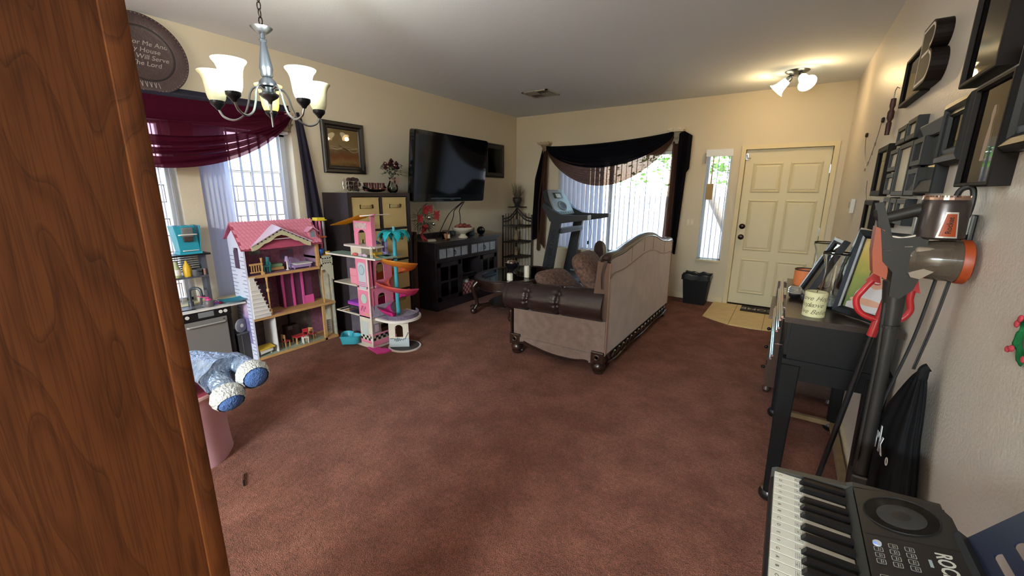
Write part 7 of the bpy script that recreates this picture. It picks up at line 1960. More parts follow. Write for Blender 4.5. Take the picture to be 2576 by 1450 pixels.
# ------------------------------------------------------------------ on the console table
ZT = .9605
t = thing('flower_pot', 'small terracotta pot with a dark rim at the far end of the console table', 'pot', (.135, 3.02, ZT))
c = (.135, 3.02, ZT)
b = B(); b.lathe([(0, 0), (.056, 0), (.060, .02), (.060, .092), (.054, .092), (.052, .03), (0, .025)], c, 30); part('pot', b, mat('terracotta', 'c9703f', .6), t, smooth=True)
b = B(); b.lathe([(.0545, .0925), (.0605, .0925), (.0605, .099), (.0545, .099)], c, 30, closed=True); part('rim_band', b, mat('rim_dark', '2b1c18', .5), t, smooth=True)
t = thing('candle_dish', 'small faceted glass votive in a black base on the console table edge', 'candle holder', (.082, 2.60, ZT))
c = (.082, 2.60, ZT)
b = B(); b.lathe([(0, 0), (.018, 0), (.026, .010), (.030, .022), (.028, .026), (0, .026)], c, 22); part('base', b, BLACKP, t, smooth=True)
b = B()
b.lathe([(0, .026), (.028, .027)] + [(.031 + .0015 * (-1) ** i, .03 + i * .005) for i in range(6)] + [(.024, .062), (0, .063)], c, 16); part('faceted_glass', b, mat('cut_glass', 'c9c4bc', .1, trans=.8), t)
def hurricane(lab_, x, y):
    t = thing('hurricane_vase', lab_, 'vase', (x, y, ZT), 'hurricane vases')
    pr_ = [(.030, .0), (.040, .002), (.044, .012), (.042, .03), (.047, .06), (.049, .09), (.044, .14), (.040, .17), (.043, .20), (.052, .235), (.061, .262), (.063, .268)]
    b = B(); b.lathe([(0, 0)] + pr_ + [(.060, .268)] + [(r - .0035, z + .004) for r, z in pr_[::-1]] + [(0, .008)], (x, y, ZT), 32); part('glass_body', b, mat('clear_thick_glass', 'f6fafa', .02, trans=1.0, ior=1.42), t, smooth=2)
    return t
hurricane('clear flared hurricane vase just behind the lettered candle', .222, 2.47)
hurricane('clear flared hurricane vase at the far end, beyond the leaning frame', .205, 2.97)
b = B()
for i in range(11):
    pass
b = B(); b.lathe([(0, 0), (.032, 0), (.034, .03), (.033, .045), (0, .046)], (.222, 2.47, ZT + .012), 18); single('glass_pebbles', b, mat('clear_gravel', 'cfd3d0', .15, trans=.6, bump=1.0, bs=120, bd=.01), 'clear glass gravel in the bottom of the near hurricane vase', 'glass gravel', kind='stuff')
t = thing('lettered_candle', 'cream pillar candle printed with script words on the console table corner', 'candle', (.152, 2.262, ZT))
cx_, cy_, cr = .152, 2.262, .0435
WAXC = mat('cream_wax', 'c9c49a', .5, sss=.1)
b = B(); b.lathe([(0, 0), (cr, 0), (cr, .108), (cr - .004, .112), (.03, .110), (0, .106)], (cx_, cy_, ZT), 36); part('wax', b, WAXC, t, smooth=True)
b = B(); b.cyl((cx_, cy_, ZT + .106), (cx_ + .002, cy_, ZT + .120), .0014, n=5); part('wick', b, BLACKP, t)
INK = mat('script_ink', '5f5c48', .6)
face_a = math.atan2(-cy_, -cx_)
for s_, z, da in (('Love Hope', .086, .0), ('Love', .056, .10), ('Hope', .056, -.9), ('Live Believe', .024, .05)):
    o = text_part('script_word', s_, Matrix.Identity(4), .030, INK, t, 0.0, shear=.45)
    M_ = OW[t.name]
    for v in o.data.vertices:
        p = M_ @ v.co
        a = face_a + da + p.x / cr
        v.co = M_.inverted() @ Vector((cx_ + (cr + .0006) * math.cos(a), cy_ + (cr + .0006) * math.sin(a), ZT + z + p.y))
# standing frames
def lean(o, udir, ang):
    u = Vector(udir).normalized(); n = Vector((0, 0, 1)).cross(u) * -1
    n = u.cross(Vector((0, 0, 1)))          # outward, horizontal
    v = (Vector((0, 0, 1)) * math.cos(ang) - n * math.sin(ang)).normalized()
    return T_axes(o, u, v, u.cross(v))
FLATF = [(0, 0), (0, .018), (.004, .022), (.026, .020), (.032, .014), (.036, .012)]
Tb = lean((.241, 2.40, ZT + .004), (.62, -.785, 0), .17)
CHB = gradient('garden_backdrop', [(0.0, '6b7a4a'), (0.45, '8f9a55'), (0.7, 'c2b05e'), (1.0, 'cbb27a')], 2, .4, 4)
fb = framed('standing_photo', 'large black frame with a smiling child photo leaning on the console table', Tb, .27, .385, FLATF, FRB, CHB, glazed=False, cat='photo')
def flat(name, pts, m_, T, z, par, k=1):
    b = B(T); b.prism([(x, y, z) for x, y in pts], (0, 0, .0006)); return part(name, b, m_, par)
def ell(cx, cy, rx, ry, n=20, a0=0, a1=2 * PI):
    return [(cx + rx * math.cos(a0 + (a1 - a0) * i / n), cy + ry * math.sin(a0 + (a1 - a0) * i / n)) for i in range(n)]
SKN = mat('print_skin', 'd9a994', .5); SHT = mat('print_shirt', 'd4d2d6', .5); HAIRP = mat('print_hair', '6e4a36', .5); PNT = mat('print_trousers', 'c9c3c0', .5)
Z0 = .0085
flat('printed_trousers', [(.05, .036), (.235, .036), (.235, .06), (.19, .08), (.09, .08), (.05, .06)], PNT, Tb, Z0, fb)
flat('printed_shirt', ell(.155, .095, .080, .058), SHT, Tb, Z0 + .0007, fb)
flat('printed_arm', ell(.14, .078, .080, .015), SKN, Tb, Z0 + .0014, fb)
flat('printed_hair', ell(.160, .200, .050, .052), HAIRP, Tb, Z0 + .0007, fb)
flat('printed_face', ell(.158, .186, .042, .047), SKN, Tb, Z0 + .0014, fb)
flat('printed_smile', ell(.156, .170, .020, .011, 14, PI, 2 * PI), mat('print_mouth', 'b04a4a', .5), Tb, Z0 + .0021, fb)
flat('printed_teeth', ell(.156, .170, .016, .005, 12, PI, 2 * PI), mat('print_teeth', 'efe9e2', .5), Tb, Z0 + .0028, fb)
for x in (.143, .174):
    flat('printed_eye', ell(x, .194, .006, .004, 10), mat('print_eye', '2c2422', .5), Tb, Z0 + .0021, fb)
flat('printed_nose', ell(.158, .181, .005, .004, 8), mat('print_nose', 'c98f7c', .5), Tb, Z0 + .0021, fb)
Tc_ = lean((.112, 2.72, ZT + .004), (.10, -1, 0), .40)
framed('standing_photo', 'thick black frame with a silver inner edge tilted back behind the near vase', Tc_, .215, .34, [(0, 0), (0, .024), (.006, .028), (.02, .026), (.028, .018), (.032, .016)], mat('black_silver_frame', '2a2b2f', .25), gradient('grey_photo', [(0, '2c3038'), (.4, '4b4f58'), (.6, '9da09c'), (1, 'b9bab2')], 2, .2, 3), .02, mat('silver_mat', 'b9bec2', .3, metal=.4), cat='photo')
Td = lean((.27, 2.86, ZT + .004), (.12, -1, 0), .22)
framed('standing_photo', 'tall matte black frame standing at the back against the right wall', Td, .28, .37, FLATF, FRB, mat('dark_photo', '2c2826', .4, var=.3, vs=12), cat='photo')

# ------------------------------------------------------------------ pictures on the right wall
def TR(y_hi, z0): return T_axes((XR - .0005, y_hi, z0), (0, -1, 0), (0, 0, 1), (-1, 0, 0))
DEEP = [(0, 0), (0, .036), (.004, .04), (.045, .04), (.047, .030)]
GREYM = mat('grey_mat_board', 'b2b3a6', .7)
DARKF = mat('espresso_frame', '17110f', .6, spec=.2)
framed('wall_frame', 'black shadow frame with a pale print left of the wooden letter', TR(3.205, 1.965), .475, .235, [(0, 0), (0, .032), (.003, .035), (.014, .035), (.016, .026)], DARKF, gradient('pale_print', [(0, 'd6cfbc'), (.5, 'e2dccb'), (1, 'd8d2c0')], 2, .2, 3), .035, MATB, cat='wall picture')
framed('wall_frame', 'large deep black frame with white mat at the top of the right wall', TR(2.065, 1.845), .315, .43, [(0, 0), (0, .040), (.003, .043), (.012, .043), (.014, .032)], DARKF, gradient('sepia_photo', [(0, 'cfc4ae'), (.5, 'dad2c2'), (1, 'c6bca8')], 2, .3, 3), .045, mat('cream_mat_board', 'e4dcc4', .7), cat='wall picture')
fm_ = framed('wall_frame', 'deep black frame with wide grey mat and a faint standing figure print', TR(1.865, 1.525), .272, .285, [(0, 0), (0, .040), (.003, .043), (.010, .043), (.012, .032)], DARKF, gradient('misty_photo', [(0, 'cbd3cc'), (.5, 'd8dad2'), (1, 'dcdad0')], 2, .2, 3), .05, GREYM, cat='wall picture')
Tm = TR(1.865, 1.525)
flat('printed_figure', [(.122, .07), (.150, .07), (.156, .13), (.150, .175), (.158, .195), (.150, .215), (.136, .215), (.130, .195), (.134, .17), (.126, .13)], mat('print_tan', 'a08a78', .6), Tm, .0295, fm_)
framed('wall_frame', 'small black sculpted frame with a dark photo between mirror and grey mat frame', TR(2.19, 1.602), .285, .222, [(0, 0), (0, .018), (.012, .040), (.028, .044), (.040, .030), (.052, .034), (.060, .024)], mat('satin_black_frame', '141517', .4, spec=.35), mat('dark_portrait', '4a4643', .3, var=.35, vs=16), 0, cat='wall picture')
framed('wall_mirror', 'black framed mirror between the photo collage and small sculpted frame', TR(2.535, 1.507), .385, .278, [(0, 0), (0, .034), (.006, .038), (.05, .026), (.054, .018)], mat('slate_frame', '1d1f22', .5, spec=.3), mat('mirror_glass', 'd9d4c4', .03, metal=1.0), 0, glazed=False, cat='mirror')
framed('wall_frame', 'partly visible thick black frame with a grey lip at the right picture edge', TR(1.585, 1.605), .44, .30, [(0, 0), (0, .030), (.014, .046), (.03, .04), (.04, .03), (.055, .034), (.064, .022)], mat('satin_black_frame', '141517'), mat('brown_photo', '5a473a', .3, var=.3, vs=10), 0, cat='wall picture')
framed('wall_frame', 'narrow black frame hung alone left of the photo collage', TR(3.60, 1.492), .36, .295, [(0, 0), (0, .032), (.004, .035), (.030, .035), (.033, .025)], DARKF, gradient('cream_photo', [(0, 'c8bb9c'), (.5, 'd6c9ab'), (1, 'c9bc9f')], 2, .3, 4), .02, MATB, cat='wall picture')
framed('wall_frame', 'dark frame low on the right wall just behind the vacuum handle', TR(3.80, 1.20), .36, .265, [(0, 0), (0, .026), (.004, .03), (.03, .03), (.033, .02)], DARKF, mat('dark_photo', '2c2826'), 0, cat='wall picture')
# collage of ten joined openings
co = thing('photo_collage', 'black collage of joined small photo frames in the middle of the right wall', 'photo collage', (XR - .02, 2.75, 1.30))
TAN = gradient('tan_photo', [(0, 'c8bb9c'), (.5, 'd9cdb0'), (1, 'cabd9f')], 2, .3, 4)
for (ya, yb, za, zb) in ((2.615, 2.80, 1.752, 1.848), (2.815, 3.03, 1.752, 1.840), (2.60, 2.885, 1.495, 1.742), (2.90, 3.12, 1.622, 1.735), (2.90, 3.10, 1.502, 1.612), (2.40, 2.585, 1.622, 1.738), (2.40, 2.585, 1.497, 1.612), (2.86, 3.04, 1.335, 1.488), (2.70, 2.845, 1.365, 1.483), (2.50, 2.685, 1.365, 1.483)):
    T_ = TR(yb, za); w_, h_ = yb - ya, zb - za
    b = B(T_); ring(b, w_, h_, [(0, 0), (0, .034), (.003, .038), (.022, .038), (.024, .028)]); bmesh.ops.remove_doubles(b.bm, verts=b.bm.verts, dist=1e-5); fo = part('frame', b, mat('slate_frame', '1d1f22'), co)
    b = B(T_); b.box((.022, .022, .002), (w_ - .022, h_ - .022, .027)); part('photo', b, TAN, fo)
# wooden letter B
lb = thing('wooden_letter', 'thick dark wooden letter B with a white outline high on the right wall', 'wall letter', (XR - .04, 2.6, 1.97))
Tl = TR(2.755, 1.972)
def Bshape(k):
    """outline of a B, inset by k"""
    x0, h = k, .250 - k
    out = [(x0, k), (.12, k)]
    out += [(.165 + (.085 - k) * math.sin(t) * 1.0, .068 - (.068 - k) * math.cos(t)) for t in [PI * i / 12 for i in range(1, 12)]]
    out += [(.175 - k * .6, .133)]
    out += [(.150 + (.075 - k) * math.sin(t), .192 - (.058 - k) * math.cos(t)) for t in [PI * i / 12 for i in range(1, 12)]]
    out += [(.12, h), (x0, h)]
    return out
b = B(Tl); b.prism([(x, y, 0) for x, y in Bshape(0)], (0, 0, .055)); part('block', b, mat('dark_stained_wood', '17100d', .6, spec=.2), lb, bevel=.003)
b = B(Tl)
o_, i_ = Bshape(.009), Bshape(.020)
for i in range(len(o_)):
    j = (i + 1) % len(o_); b.face([(*o_[i], .0556), (*o_[j], .0556), (*i_[j], .0556), (*i_[i], .0556)])
b.face([(.05, .124, .0557), (.16, .124, .0557), (.16, .136, .0557), (.05, .136, .0557)])
part('white_outline', b, mat('chalk_white', 'e2d8c8', .7), lb)
# string with pins and clips, ornament, chimes
st = thing('photo_string', 'thin string with two round pins drooping on the right wall by the door', 'string', (XR - .01, 4.25, 1.70))
b = B(); b.tube(spline([(XR - .012, 4.62, 1.98), (XR - .010, 4.50, 1.84), (XR - .008, 4.27, 1.715), (XR - .010, 4.10, 1.80), (XR - .010, 3.98, 1.90), (XR - .012, 3.89, 1.995)], 6), .0018, 5); part('cord', b, BLACKM, st)
for y, z in ((4.62, 1.982), (3.89, 1.998)):
    b = B(); b.lathe([(0, 0), (.016, 0), (.020, .006), (.014, .016), (0, .018)], (XR - .001, y, z), 14, Matrix.Rotation(-PI / 2, 4, 'Y')); part('pin', b, mat('pin_brown', '33251f', .4), st, smooth=True)
for y, z in ((4.20, 1.745), (4.09, 1.805), (4.02, 1.865), (4.30, 1.70)):
    b = B(); b.box((XR - .014, y - .006, z - .022), (XR - .006, y + .006, z)); part('clip', b, STR, st)
b = B(); b.tube(spline([(XR - .01, 4.05, 1.60), (XR - .008, 4.02, 1.52), (XR - .01, 3.86, 1.44), (XR - .01, 3.75, 1.36), (XR - .01, 3.80, 1.28)], 5), .0016, 5)
cl = single('hanging_string', b, BLACKM, 'loose dark string hanging below the narrow black frame', 'string')
t = thing('black_butterflies', 'two small black cut out shapes hanging on the wall under the string', 'ornament', (XR - .01, 3.78, 1.34))
for y, z in ((3.82, 1.40), (3.74, 1.36)):
    b = B(); b.prism([(XR - .008, y - .03, z - .015), (XR - .008, y, z + .025), (XR - .008, y + .03, z - .02)], (.004, 0, 0)); part('paper_shape', b, BLACKM, t)
t = thing('carved_ornament', 'narrow dark wooden ornament hanging from a wire hook on the right wall', 'ornament', (XR - .02, 3.52, 1.86))
b = B(); b.lathe([(0, 1.86), (.012, 1.861), (.014, 1.93), (.009, 1.94), (.017, 1.96), (.017, 1.995), (.010, 2.01), (.015, 2.03), (.013, 2.07), (0, 2.075)], (XR - .02, 3.52, 0), 10); part('carving', b, mat('carved_red', '3c201c', .5), t, smooth=True)
b = B(); b.tube([(XR - .02, 3.52, 2.07), (XR - .02, 3.52, 2.10), (XR - .018, 3.535, 2.12), (XR - .014, 3.52, 2.135), (XR - .004, 3.51, 2.125)], .0025, 6); part('wire_hook', b, WIRE, t)
# green felt hand-shape near the right edge
t = thing('felt_ornament', 'green felt wreath ornament with red bows hanging at the right picture edge', 'ornament', (XR - .006, 1.28, 1.14))
Tg = T_axes((XR - .006, 1.28, 1.20), (0, -1, 0), (0, 0, 1), (-1, 0, 0))
b = B(Tg); rr = lambda a: .052 + .007 * math.sin(6 * a) + .004 * math.sin(11 * a)
b.grid(lambda u, v: ((.018 + (rr(2 * PI * u) - .018) * v) * math.cos(2 * PI * u) * .95, (.018 + (rr(2 * PI * u) - .018) * v) * math.sin(2 * PI * u), .003 * math.sin(8 * u + 4 * v)), 40, 4, closeu=True); part('felt', b, mat('felt_green', '2f9c5c', .9, bump=.4, bs=200), t, smooth=2, thick=.006)
for x, y, a in ((-.040, -.030, .4), (-.035, .035, 1.0), (.02, .045, .2), (.035, -.025, .8)):
    b = B(Tg @ Matrix.Translation((x, y, .008)) @ Matrix.Rotation(a, 4, 'Z')); b.ball((-.008, 0, 0), (.010, .008, .004), 8, 6); b.ball((.008, 0, 0), (.010, .008, .004), 8, 6); part('red_bow', b, mat('felt_red', 'b03a44', .8), t, smooth=2)
b = B(Tg); b.ball((0, .0, .0), (.016, .02, .003), 12, 6); part('photo_disc', b, mat('mauve_card', '7c5d66', .6), t, smooth=2)
b = B(); b.tube([(XR - .006, 1.28, 1.25), (XR - .005, 1.285, 1.28), (XR - .004, 1.27, 1.31), (XR - .001, 1.27, 1.315)], .0018, 5); part('loop', b, STR, t)

# ------------------------------------------------------------------ stick vacuum on its wall mount
VG = mat('vacuum_grey', '25221f', .5, spec=.3); VGL = mat('vacuum_pewter', '403835', .25, metal=.5); VOR = mat('vacuum_orange', '8f3a15', .45); VD = mat('vacuum_dark', '232120', .4)
SMK = mat('smoked_plastic', '6f6355', .15, trans=.55)
vc = thing('stick_vacuum', 'grey and orange stick vacuum leaning at the wall beside the console table', 'vacuum cleaner', (.33, 1.70, 0))
VY = 1.70
def vp(pts, y0, d): return [(x, y0, z) for x, z in pts], (0, d, 0)
# motor canister
cT2 = Matrix.Translation((.368, VY, 1.375)) @ Matrix.Rotation(.0, 4, 'X')
b = B(); b.lathe([(0, 0), (.050, 0), (.056, .006), (.054, .10), (.050, .112), (0, .112)], (.372, VY, 1.375), 30); part('motor_canister', b, VGL, vc, smooth=True)
b = B(); b.lathe([(.040, .112), (.051, .112), (.050, .119), (.040, .119)], (.372, VY, 1.375), 30, closed=True)
for i in range(22):
    a = 2 * PI * i / 22; b.box((-.005, -.0016, 0), (.005, .0016, .006), R=Matrix.Translation((.372 + .044 * math.cos(a), VY + .044 * math.sin(a), 1.493)) @ Matrix.Rotation(a, 4, 'Z'))
part('vent_ring', b, mat('vacuum_copper', 'a58474', .25, metal=.8), vc)
def onC(u, z, off=.0): # wrap on the canister, u metres round from the camera side
    a = math.atan2(-VY, -.372) + .35 + u / .055
    return (.372 + (.0555 + off) * math.cos(a), VY + (.0555 + off) * math.sin(a), z)
b = B(); b.grid(lambda u, v: onC((u - .5) * (.046 - .020 * v), 1.382 + .072 * v, .0008), 6, 2); part('badge_border', b, mat('badge_silver', 'b9b4ae', .3, metal=.4), vc)
b = B(); b.grid(lambda u, v: onC((u - .5) * (.036 - .016 * v), 1.386 + .063 * v, .0016), 6, 2); part('badge', b, VOR, vc)
o = text_part('lettering', 'Rocket', Matrix.Identity(4), .017, mat('badge_ink', '2c1a14', .4), vc, 0.0, bold=.0004)
Mv = OW[vc.name]
for v in o.data.vertices:
    p = Mv @ v.co
    v.co = Mv.inverted() @ Vector(onC(-p.y * 1.0, 1.417 + p.x * .95, .0024))
# body, handle, trigger block
b = B(); p_, d_ = vp([(.225, 1.40), (.262, 1.372), (.30, 1.377), (.335, 1.392), (.335, 1.345), (.345, 1.30), (.335, 1.26), (.326, 1.22), (.300, 1.19), (.276, 1.195), (.272, 1.27), (.245, 1.30)], VY - .035, .07); b.prism(p_, d_); part('body', b, VG, vc, bevel=.010, smooth=True)
b = B(); b.tube(spline([(.215, VY, 1.457), (.225, VY, 1.432), (.255, VY, 1.438), (.30, VY, 1.455), (.345, VY, 1.470)], 5), [.012, .013, .013, .014, .014, .015, .015, .015, .016, .016, .017, .017, .017, .018, .018, .019, .019, .02, .02, .02, .02], 12); part('handle', b, VG, vc, smooth=True)
b = B(); b.prism([(.205, VY - .016, 1.475), (.222, VY - .016, 1.478), (.250, VY - .016, 1.40), (.262, VY - .016, 1.36), (.238, VY - .016, 1.36), (.222, VY - .016, 1.40)], (0, .032, 0)); part('trigger_post', b, VG, vc, bevel=.006)
b = B(); b.prism([(.214, VY - .03, 1.405), (.236, VY - .03, 1.395), (.262, VY - .03, 1.27), (.262, VY - .03, 1.245), (.228, VY - .03, 1.262), (.216, VY - .03, 1.33)], (0, .06, 0)); part('orange_side', b, VOR, vc, bevel=.008, smooth=True)
b = B(); b.tube([(.300, VY - .036, 1.35), (.318, VY - .036, 1.352)], .0025, 5); b.tube([(.252, VY - .036, 1.335), (.27, VY - .036, 1.337)], .0018, 5); part('seam_highlight', b, CHROME, vc)
b = B(); b.tube([(.256, VY - .02, 1.377), (.28, VY - .02, 1.374), (.335, VY - .02, 1.392), (.345, VY - .02, 1.42)], .004, 6); part('handle_trim', b, mat('trim_silver', 'a89c94', .3, metal=.6), vc, smooth=True)
# dust cup
b = B(); Rd = Matrix.Rotation(PI / 2, 4, 'Y') @ Matrix.Rotation(0, 4, 'Z')
b.lathe([(0, -.070), (.040, -.068), (.052, -.055), (.060, .0), (.060, .045), (0, .045)], (.385, VY, 1.312), 28, Rd); part('dust_cup', b, SMK, vc, smooth=True)
b = B(); b.lathe([(0, -.05), (.028, -.05), (.030, .04), (0, .04)], (.375, VY, 1.312), 18, Rd); part('cyclone', b, mat('cyclone_dark', '3c322c', .4), vc, smooth=True)
b = B(); b.lathe([(0, .0), (.0625, .0), (.064, .004), (.064, .020), (.058, .024), (0, .024)], (.424, VY, 1.312), 28, Rd); part('orange_cap', b, VOR, vc, smooth=True)
b = B(); b.box((.325, VY - .045, 1.318), (.405, VY - .025, 1.352), bev=.008); b.prism([(.318, VY - .05, 1.275), (.37, VY - .05, 1.300), (.385, VY - .05, 1.295), (.345, VY - .05, 1.258), (.325, VY - .05, 1.262)], (0, .03, 0)); part('latch', b, mat('latch_tan', '7d7060', .35), vc, bevel=.004)
# wand
b = B(); b.tube([(.303, VY, 1.24), (.310, VY, 1.16), (.315, VY, 1.04), (.320, VY, .80), (.323, VY, .55), (.330, VY + .005, .22)], [.030, .027, .022, .021, .022, .024], 14); part('wand', b, VD, vc, smooth=True)
b = B(); b.tube([(.288, VY - .012, 1.17), (.297, VY - .018, .98), (.302, VY - .02, .62)], [.006, .005, .005], 6); part('wand_rib', b, VG, vc, smooth=True)
b = B(); b.tube([(.312, VY - .005, 1.10), (.3125, VY - .005, 1.09)], .026, 12); part('wand_collar', b, VG, vc)
b = B(); b.box((.296, VY - .03, .50), (.345, VY + .03, .565), bev=.008); part('wand_joint', b, VD, vc)
b = B(); b.tube([(.292, VY - .03, .525), (.280, VY - .035, .49)], [.010, .006], 8); part('orange_release', b, VOR, vc)
b = B(); b.box((.255, VY - .13, .0), (.43, VY + .13, .06), bev=.02); b.tube([(.330, VY, .22), (.333, VY, .05)], [.026, .03], 12); part('floor_head', b, VD, vc)
b = B(); b.tube(spline([(.395, VY + .03, 1.47), (.405, VY + .035, 1.515), (.428, VY + .03, 1.518), (.430, VY + .02, 1.46), (.415, VY + .02, 1.38)], 5), .0075, 8); part('power_cord', b, CORD, vc, smooth=True)
b = B(); b.tube(spline([(.40, VY + .03, 1.28), (.385, VY + .05, 1.05), (.35, VY + .06, .80), (.33, VY + .05, .55), (.29, VY + .04, .40)], 6), .0045, 6); b.tube(spline([(.425, VY + .03, 1.25), (.415, VY + .04, 1.1), (.400, VY + .05, .95)], 5), .0025, 5); b.tube(spline([(.430, VY + .03, 1.25), (.420, VY + .04, 1.1), (.404, VY + .05, .95)], 5), .0025, 5); part('hanging_cord', b, CORD, vc, smooth=True)
for o in vc.children:
    if o.name.split('.')[0] in ('body', 'handle', 'trigger_post', 'orange_side', 'handle_trim'): o.location.x += .014
wm = thing('wall_mount', 'black and chrome wall bracket behind the vacuum', 'wall bracket', (XR - .02, 1.78, 1.27))
b = B(); b.box((XR - .014, 1.745, 1.27), (XR - .001, 1.785, 1.445), bev=.004); part('back_plate', b, BLACKP, wm)
b = B(); b.box((XR - .026, 1.748, 1.385), (XR - .014, 1.782, 1.44), bev=.003); b.tube([(XR - .014, 1.765, 1.395), (XR - .024, 1.765, 1.36), (XR - .020, 1.765, 1.34)], .006, 8); part('chrome_hook', b, CHROME, wm)

# ------------------------------------------------------------------ red devil pitchfork
pf = thing('toy_pitchfork', 'red plastic devil pitchfork with a black pole leaning beside the vacuum', 'costume prop', (.2, 1.95, 0))
PYf = 1.955
RDP = mat('devil_red', 'a82428', .35)
b = B(); b.tube([(.207, PYf + .0, .0), (.318, PYf, 1.0)], .010, 12); part('pole', b, BLACKP, pf, smooth=True)
ax_ = Vector((.111, 0, 1)).normalized(); sd_ = Vector((1, 0, -.111)).normalized(); c0 = Vector((.3185, PYf, 1.005))
L2 = lambda s, h: c0 + sd_ * s + ax_ * h
b = B(); b.tube([L2(0, -.02), L2(0, .035), L2(0, .05)], [.015, .014, .010], 12); part('socket', b, RDP, pf, smooth=True)
b = B(); b.tube(spline([L2(-.052, .185), L2(-.066, .15), L2(-.078, .105), L2(-.055, .06), L2(0, .045), L2(.055, .06), L2(.075, .10), L2(.064, .14), L2(.060, .175)], 6), .0105, 10); b.tube([L2(0, .04), L2(0, .20)], [.011, .009], 10); part('fork', b, RDP, pf, smooth=True)
for s_, h_ in ((-.050, .18), (.060, .17), (0, .195)):
    b = B(); b.prism([tuple(L2(s_ - .022, h_) + Vector((0, -.006, 0))), tuple(L2(s_ + .022, h_) + Vector((0, -.006, 0))), tuple(L2(s_ + .002, h_ + .05) + Vector((0, -.006, 0)))], (0, .012, 0)); part('barb', b, RDP, pf, bevel=.003)

# ------------------------------------------------------------------ drawstring bag
db = thing('drawstring_bag', 'black drawstring bag with white letters hanging behind the vacuum', 'bag', (.40, 1.72, .30))
def bag(u, v):
    a = 2 * PI * u
    k = min(1, v * 1.6) ** .8
    ry = .014 + .235 * k; rx = .010 + .032 * k
    z = .955 - .62 * v
    cy = 1.71 + .07 * min(1, v * 3) - .01 * v
    f_ = .016 * math.sin(11 * a + 2) * (1 - v) ** .6 * (.3 + k) + .006 * math.sin(7 * a) * k
    return (.414 - .004 * v + (rx + f_ * .4) * math.cos(a), cy + (ry + f_) * math.sin(a), z - .05 * math.cos(a * 2 + .6) * v * .3)
BAGM = mat('bag_nylon', '101012', .8, spec=.2, bump=.15, bs=120)
b = B(); b.grid(bag, 72, 26, closeu=True); b.face([bag(i / 24, 1) for i in range(24)]); part('sack', b, BAGM, db, smooth=2)
b = B(); b.tube(spline([(.414, 1.70, .94), (.414, 1.70, .965), (.418, 1.70, .975), (.424, 1.70, .98)], 4), .014, 8); part('gathered_neck', b, BAGM, db, smooth=True)
# letters on the sack, facing the room
bm2 = Vector((-.80, -.6, 0)).normalized()
_u = Vector((.0, -.98, .18)).normalized(); _n = Vector((-1, 0, 0))
Tk = T_axes((.358, 1.96, .645), _u, _n.cross(_u), _n)
text_part('lettering', 'Shark', Tk, .125, mat('letter_white', 'd9d9d9', .5), db, .001, bold=.0015, align='LEFT')
b = B(Tk); b.tube([(.36 + .012 * math.cos(t), -.03 + .012 * math.sin(t), .0) for t in [2 * PI * i / 14 for i in range(14)]], .0014, 5, closed=True); part('ring_mark', b, MATS['letter_white'], db)

# ------------------------------------------------------------------ keyboard
kb = thing('keyboard', 'black electronic keyboard with labelled white keys in the right foreground', 'keyboard', (.2, .6, .70))
KBM = mat('keyboard_black', '1c1b1a', .45, bump=.15, bs=500, bd=.001); KBE = mat('keyboard_edge', '3a3833', .4); KBP = mat('keyboard_panel', '1a191b', .35)
KF, KE_, Y0, Y1 = .048, .345, 1.105, .10
# case: cross-section in x,z extruded along y
def case(y0_, y1_, m_, nm, prof, bev=.004):
    b = B(); b.prism([(x, y0_, z) for x, z in prof], (0, y1_ - y0_, 0)); return part(nm, b, m_, kb, bevel=bev)
case(Y0 - .015, Y1, KBM, 'lower_case', [(KF, .78), (KE_ - .01, .78), (KE_, .80), (KE_, .87), (.19, .845), (.185, .823), (KF + .004, .823), (KF, .818)])
case(Y0, Y0 - .016, KBE, 'end_cheek', [(KF, .78), (KE_ - .01, .78), (KE_ - .003, .80), (KE_ - .003, .872), (.20, .862), (.19, .856), (KF + .01, .842), (KF, .836)], .005)
b = B(); b.prism([(.186, Y0 - .016, .845), (.198, Y0 - .016, .862), (.198, Y1, .862), (.186, Y1, .845)], (.002, 0, -.01)); part('key_bed_strip', b, KBE, kb)
wk = .0228
WK = mat('key_white', 'd8d5c6', .3); BKM = mat('key_black', '100f11', .28)
ky = Y0 - .018
wp = B(); wp.box((KF + .006, -wk + .0006, .824), (.186, -.0006, .8405), bev=.001); wme = mesh_of(wp, 'white_key', WK, Matrix.Identity(4), False)
bp = B(); bp.prism([(.103, -.0058, .8405), (.186, -.0058, .8405), (.186, -.0058, .854), (.110, -.0058, .852)], (0, .0116, 0)); bme = mesh_of(bp, 'black_key', BKM, Matrix.Identity(4), False, .0015)
names = 'CDEFGAB'
Ki = OW[kb.name].inverted()
GRY = mat('key_sticker', '8d8b82', .6); INKK = mat('key_ink', '3c3a36', .6)
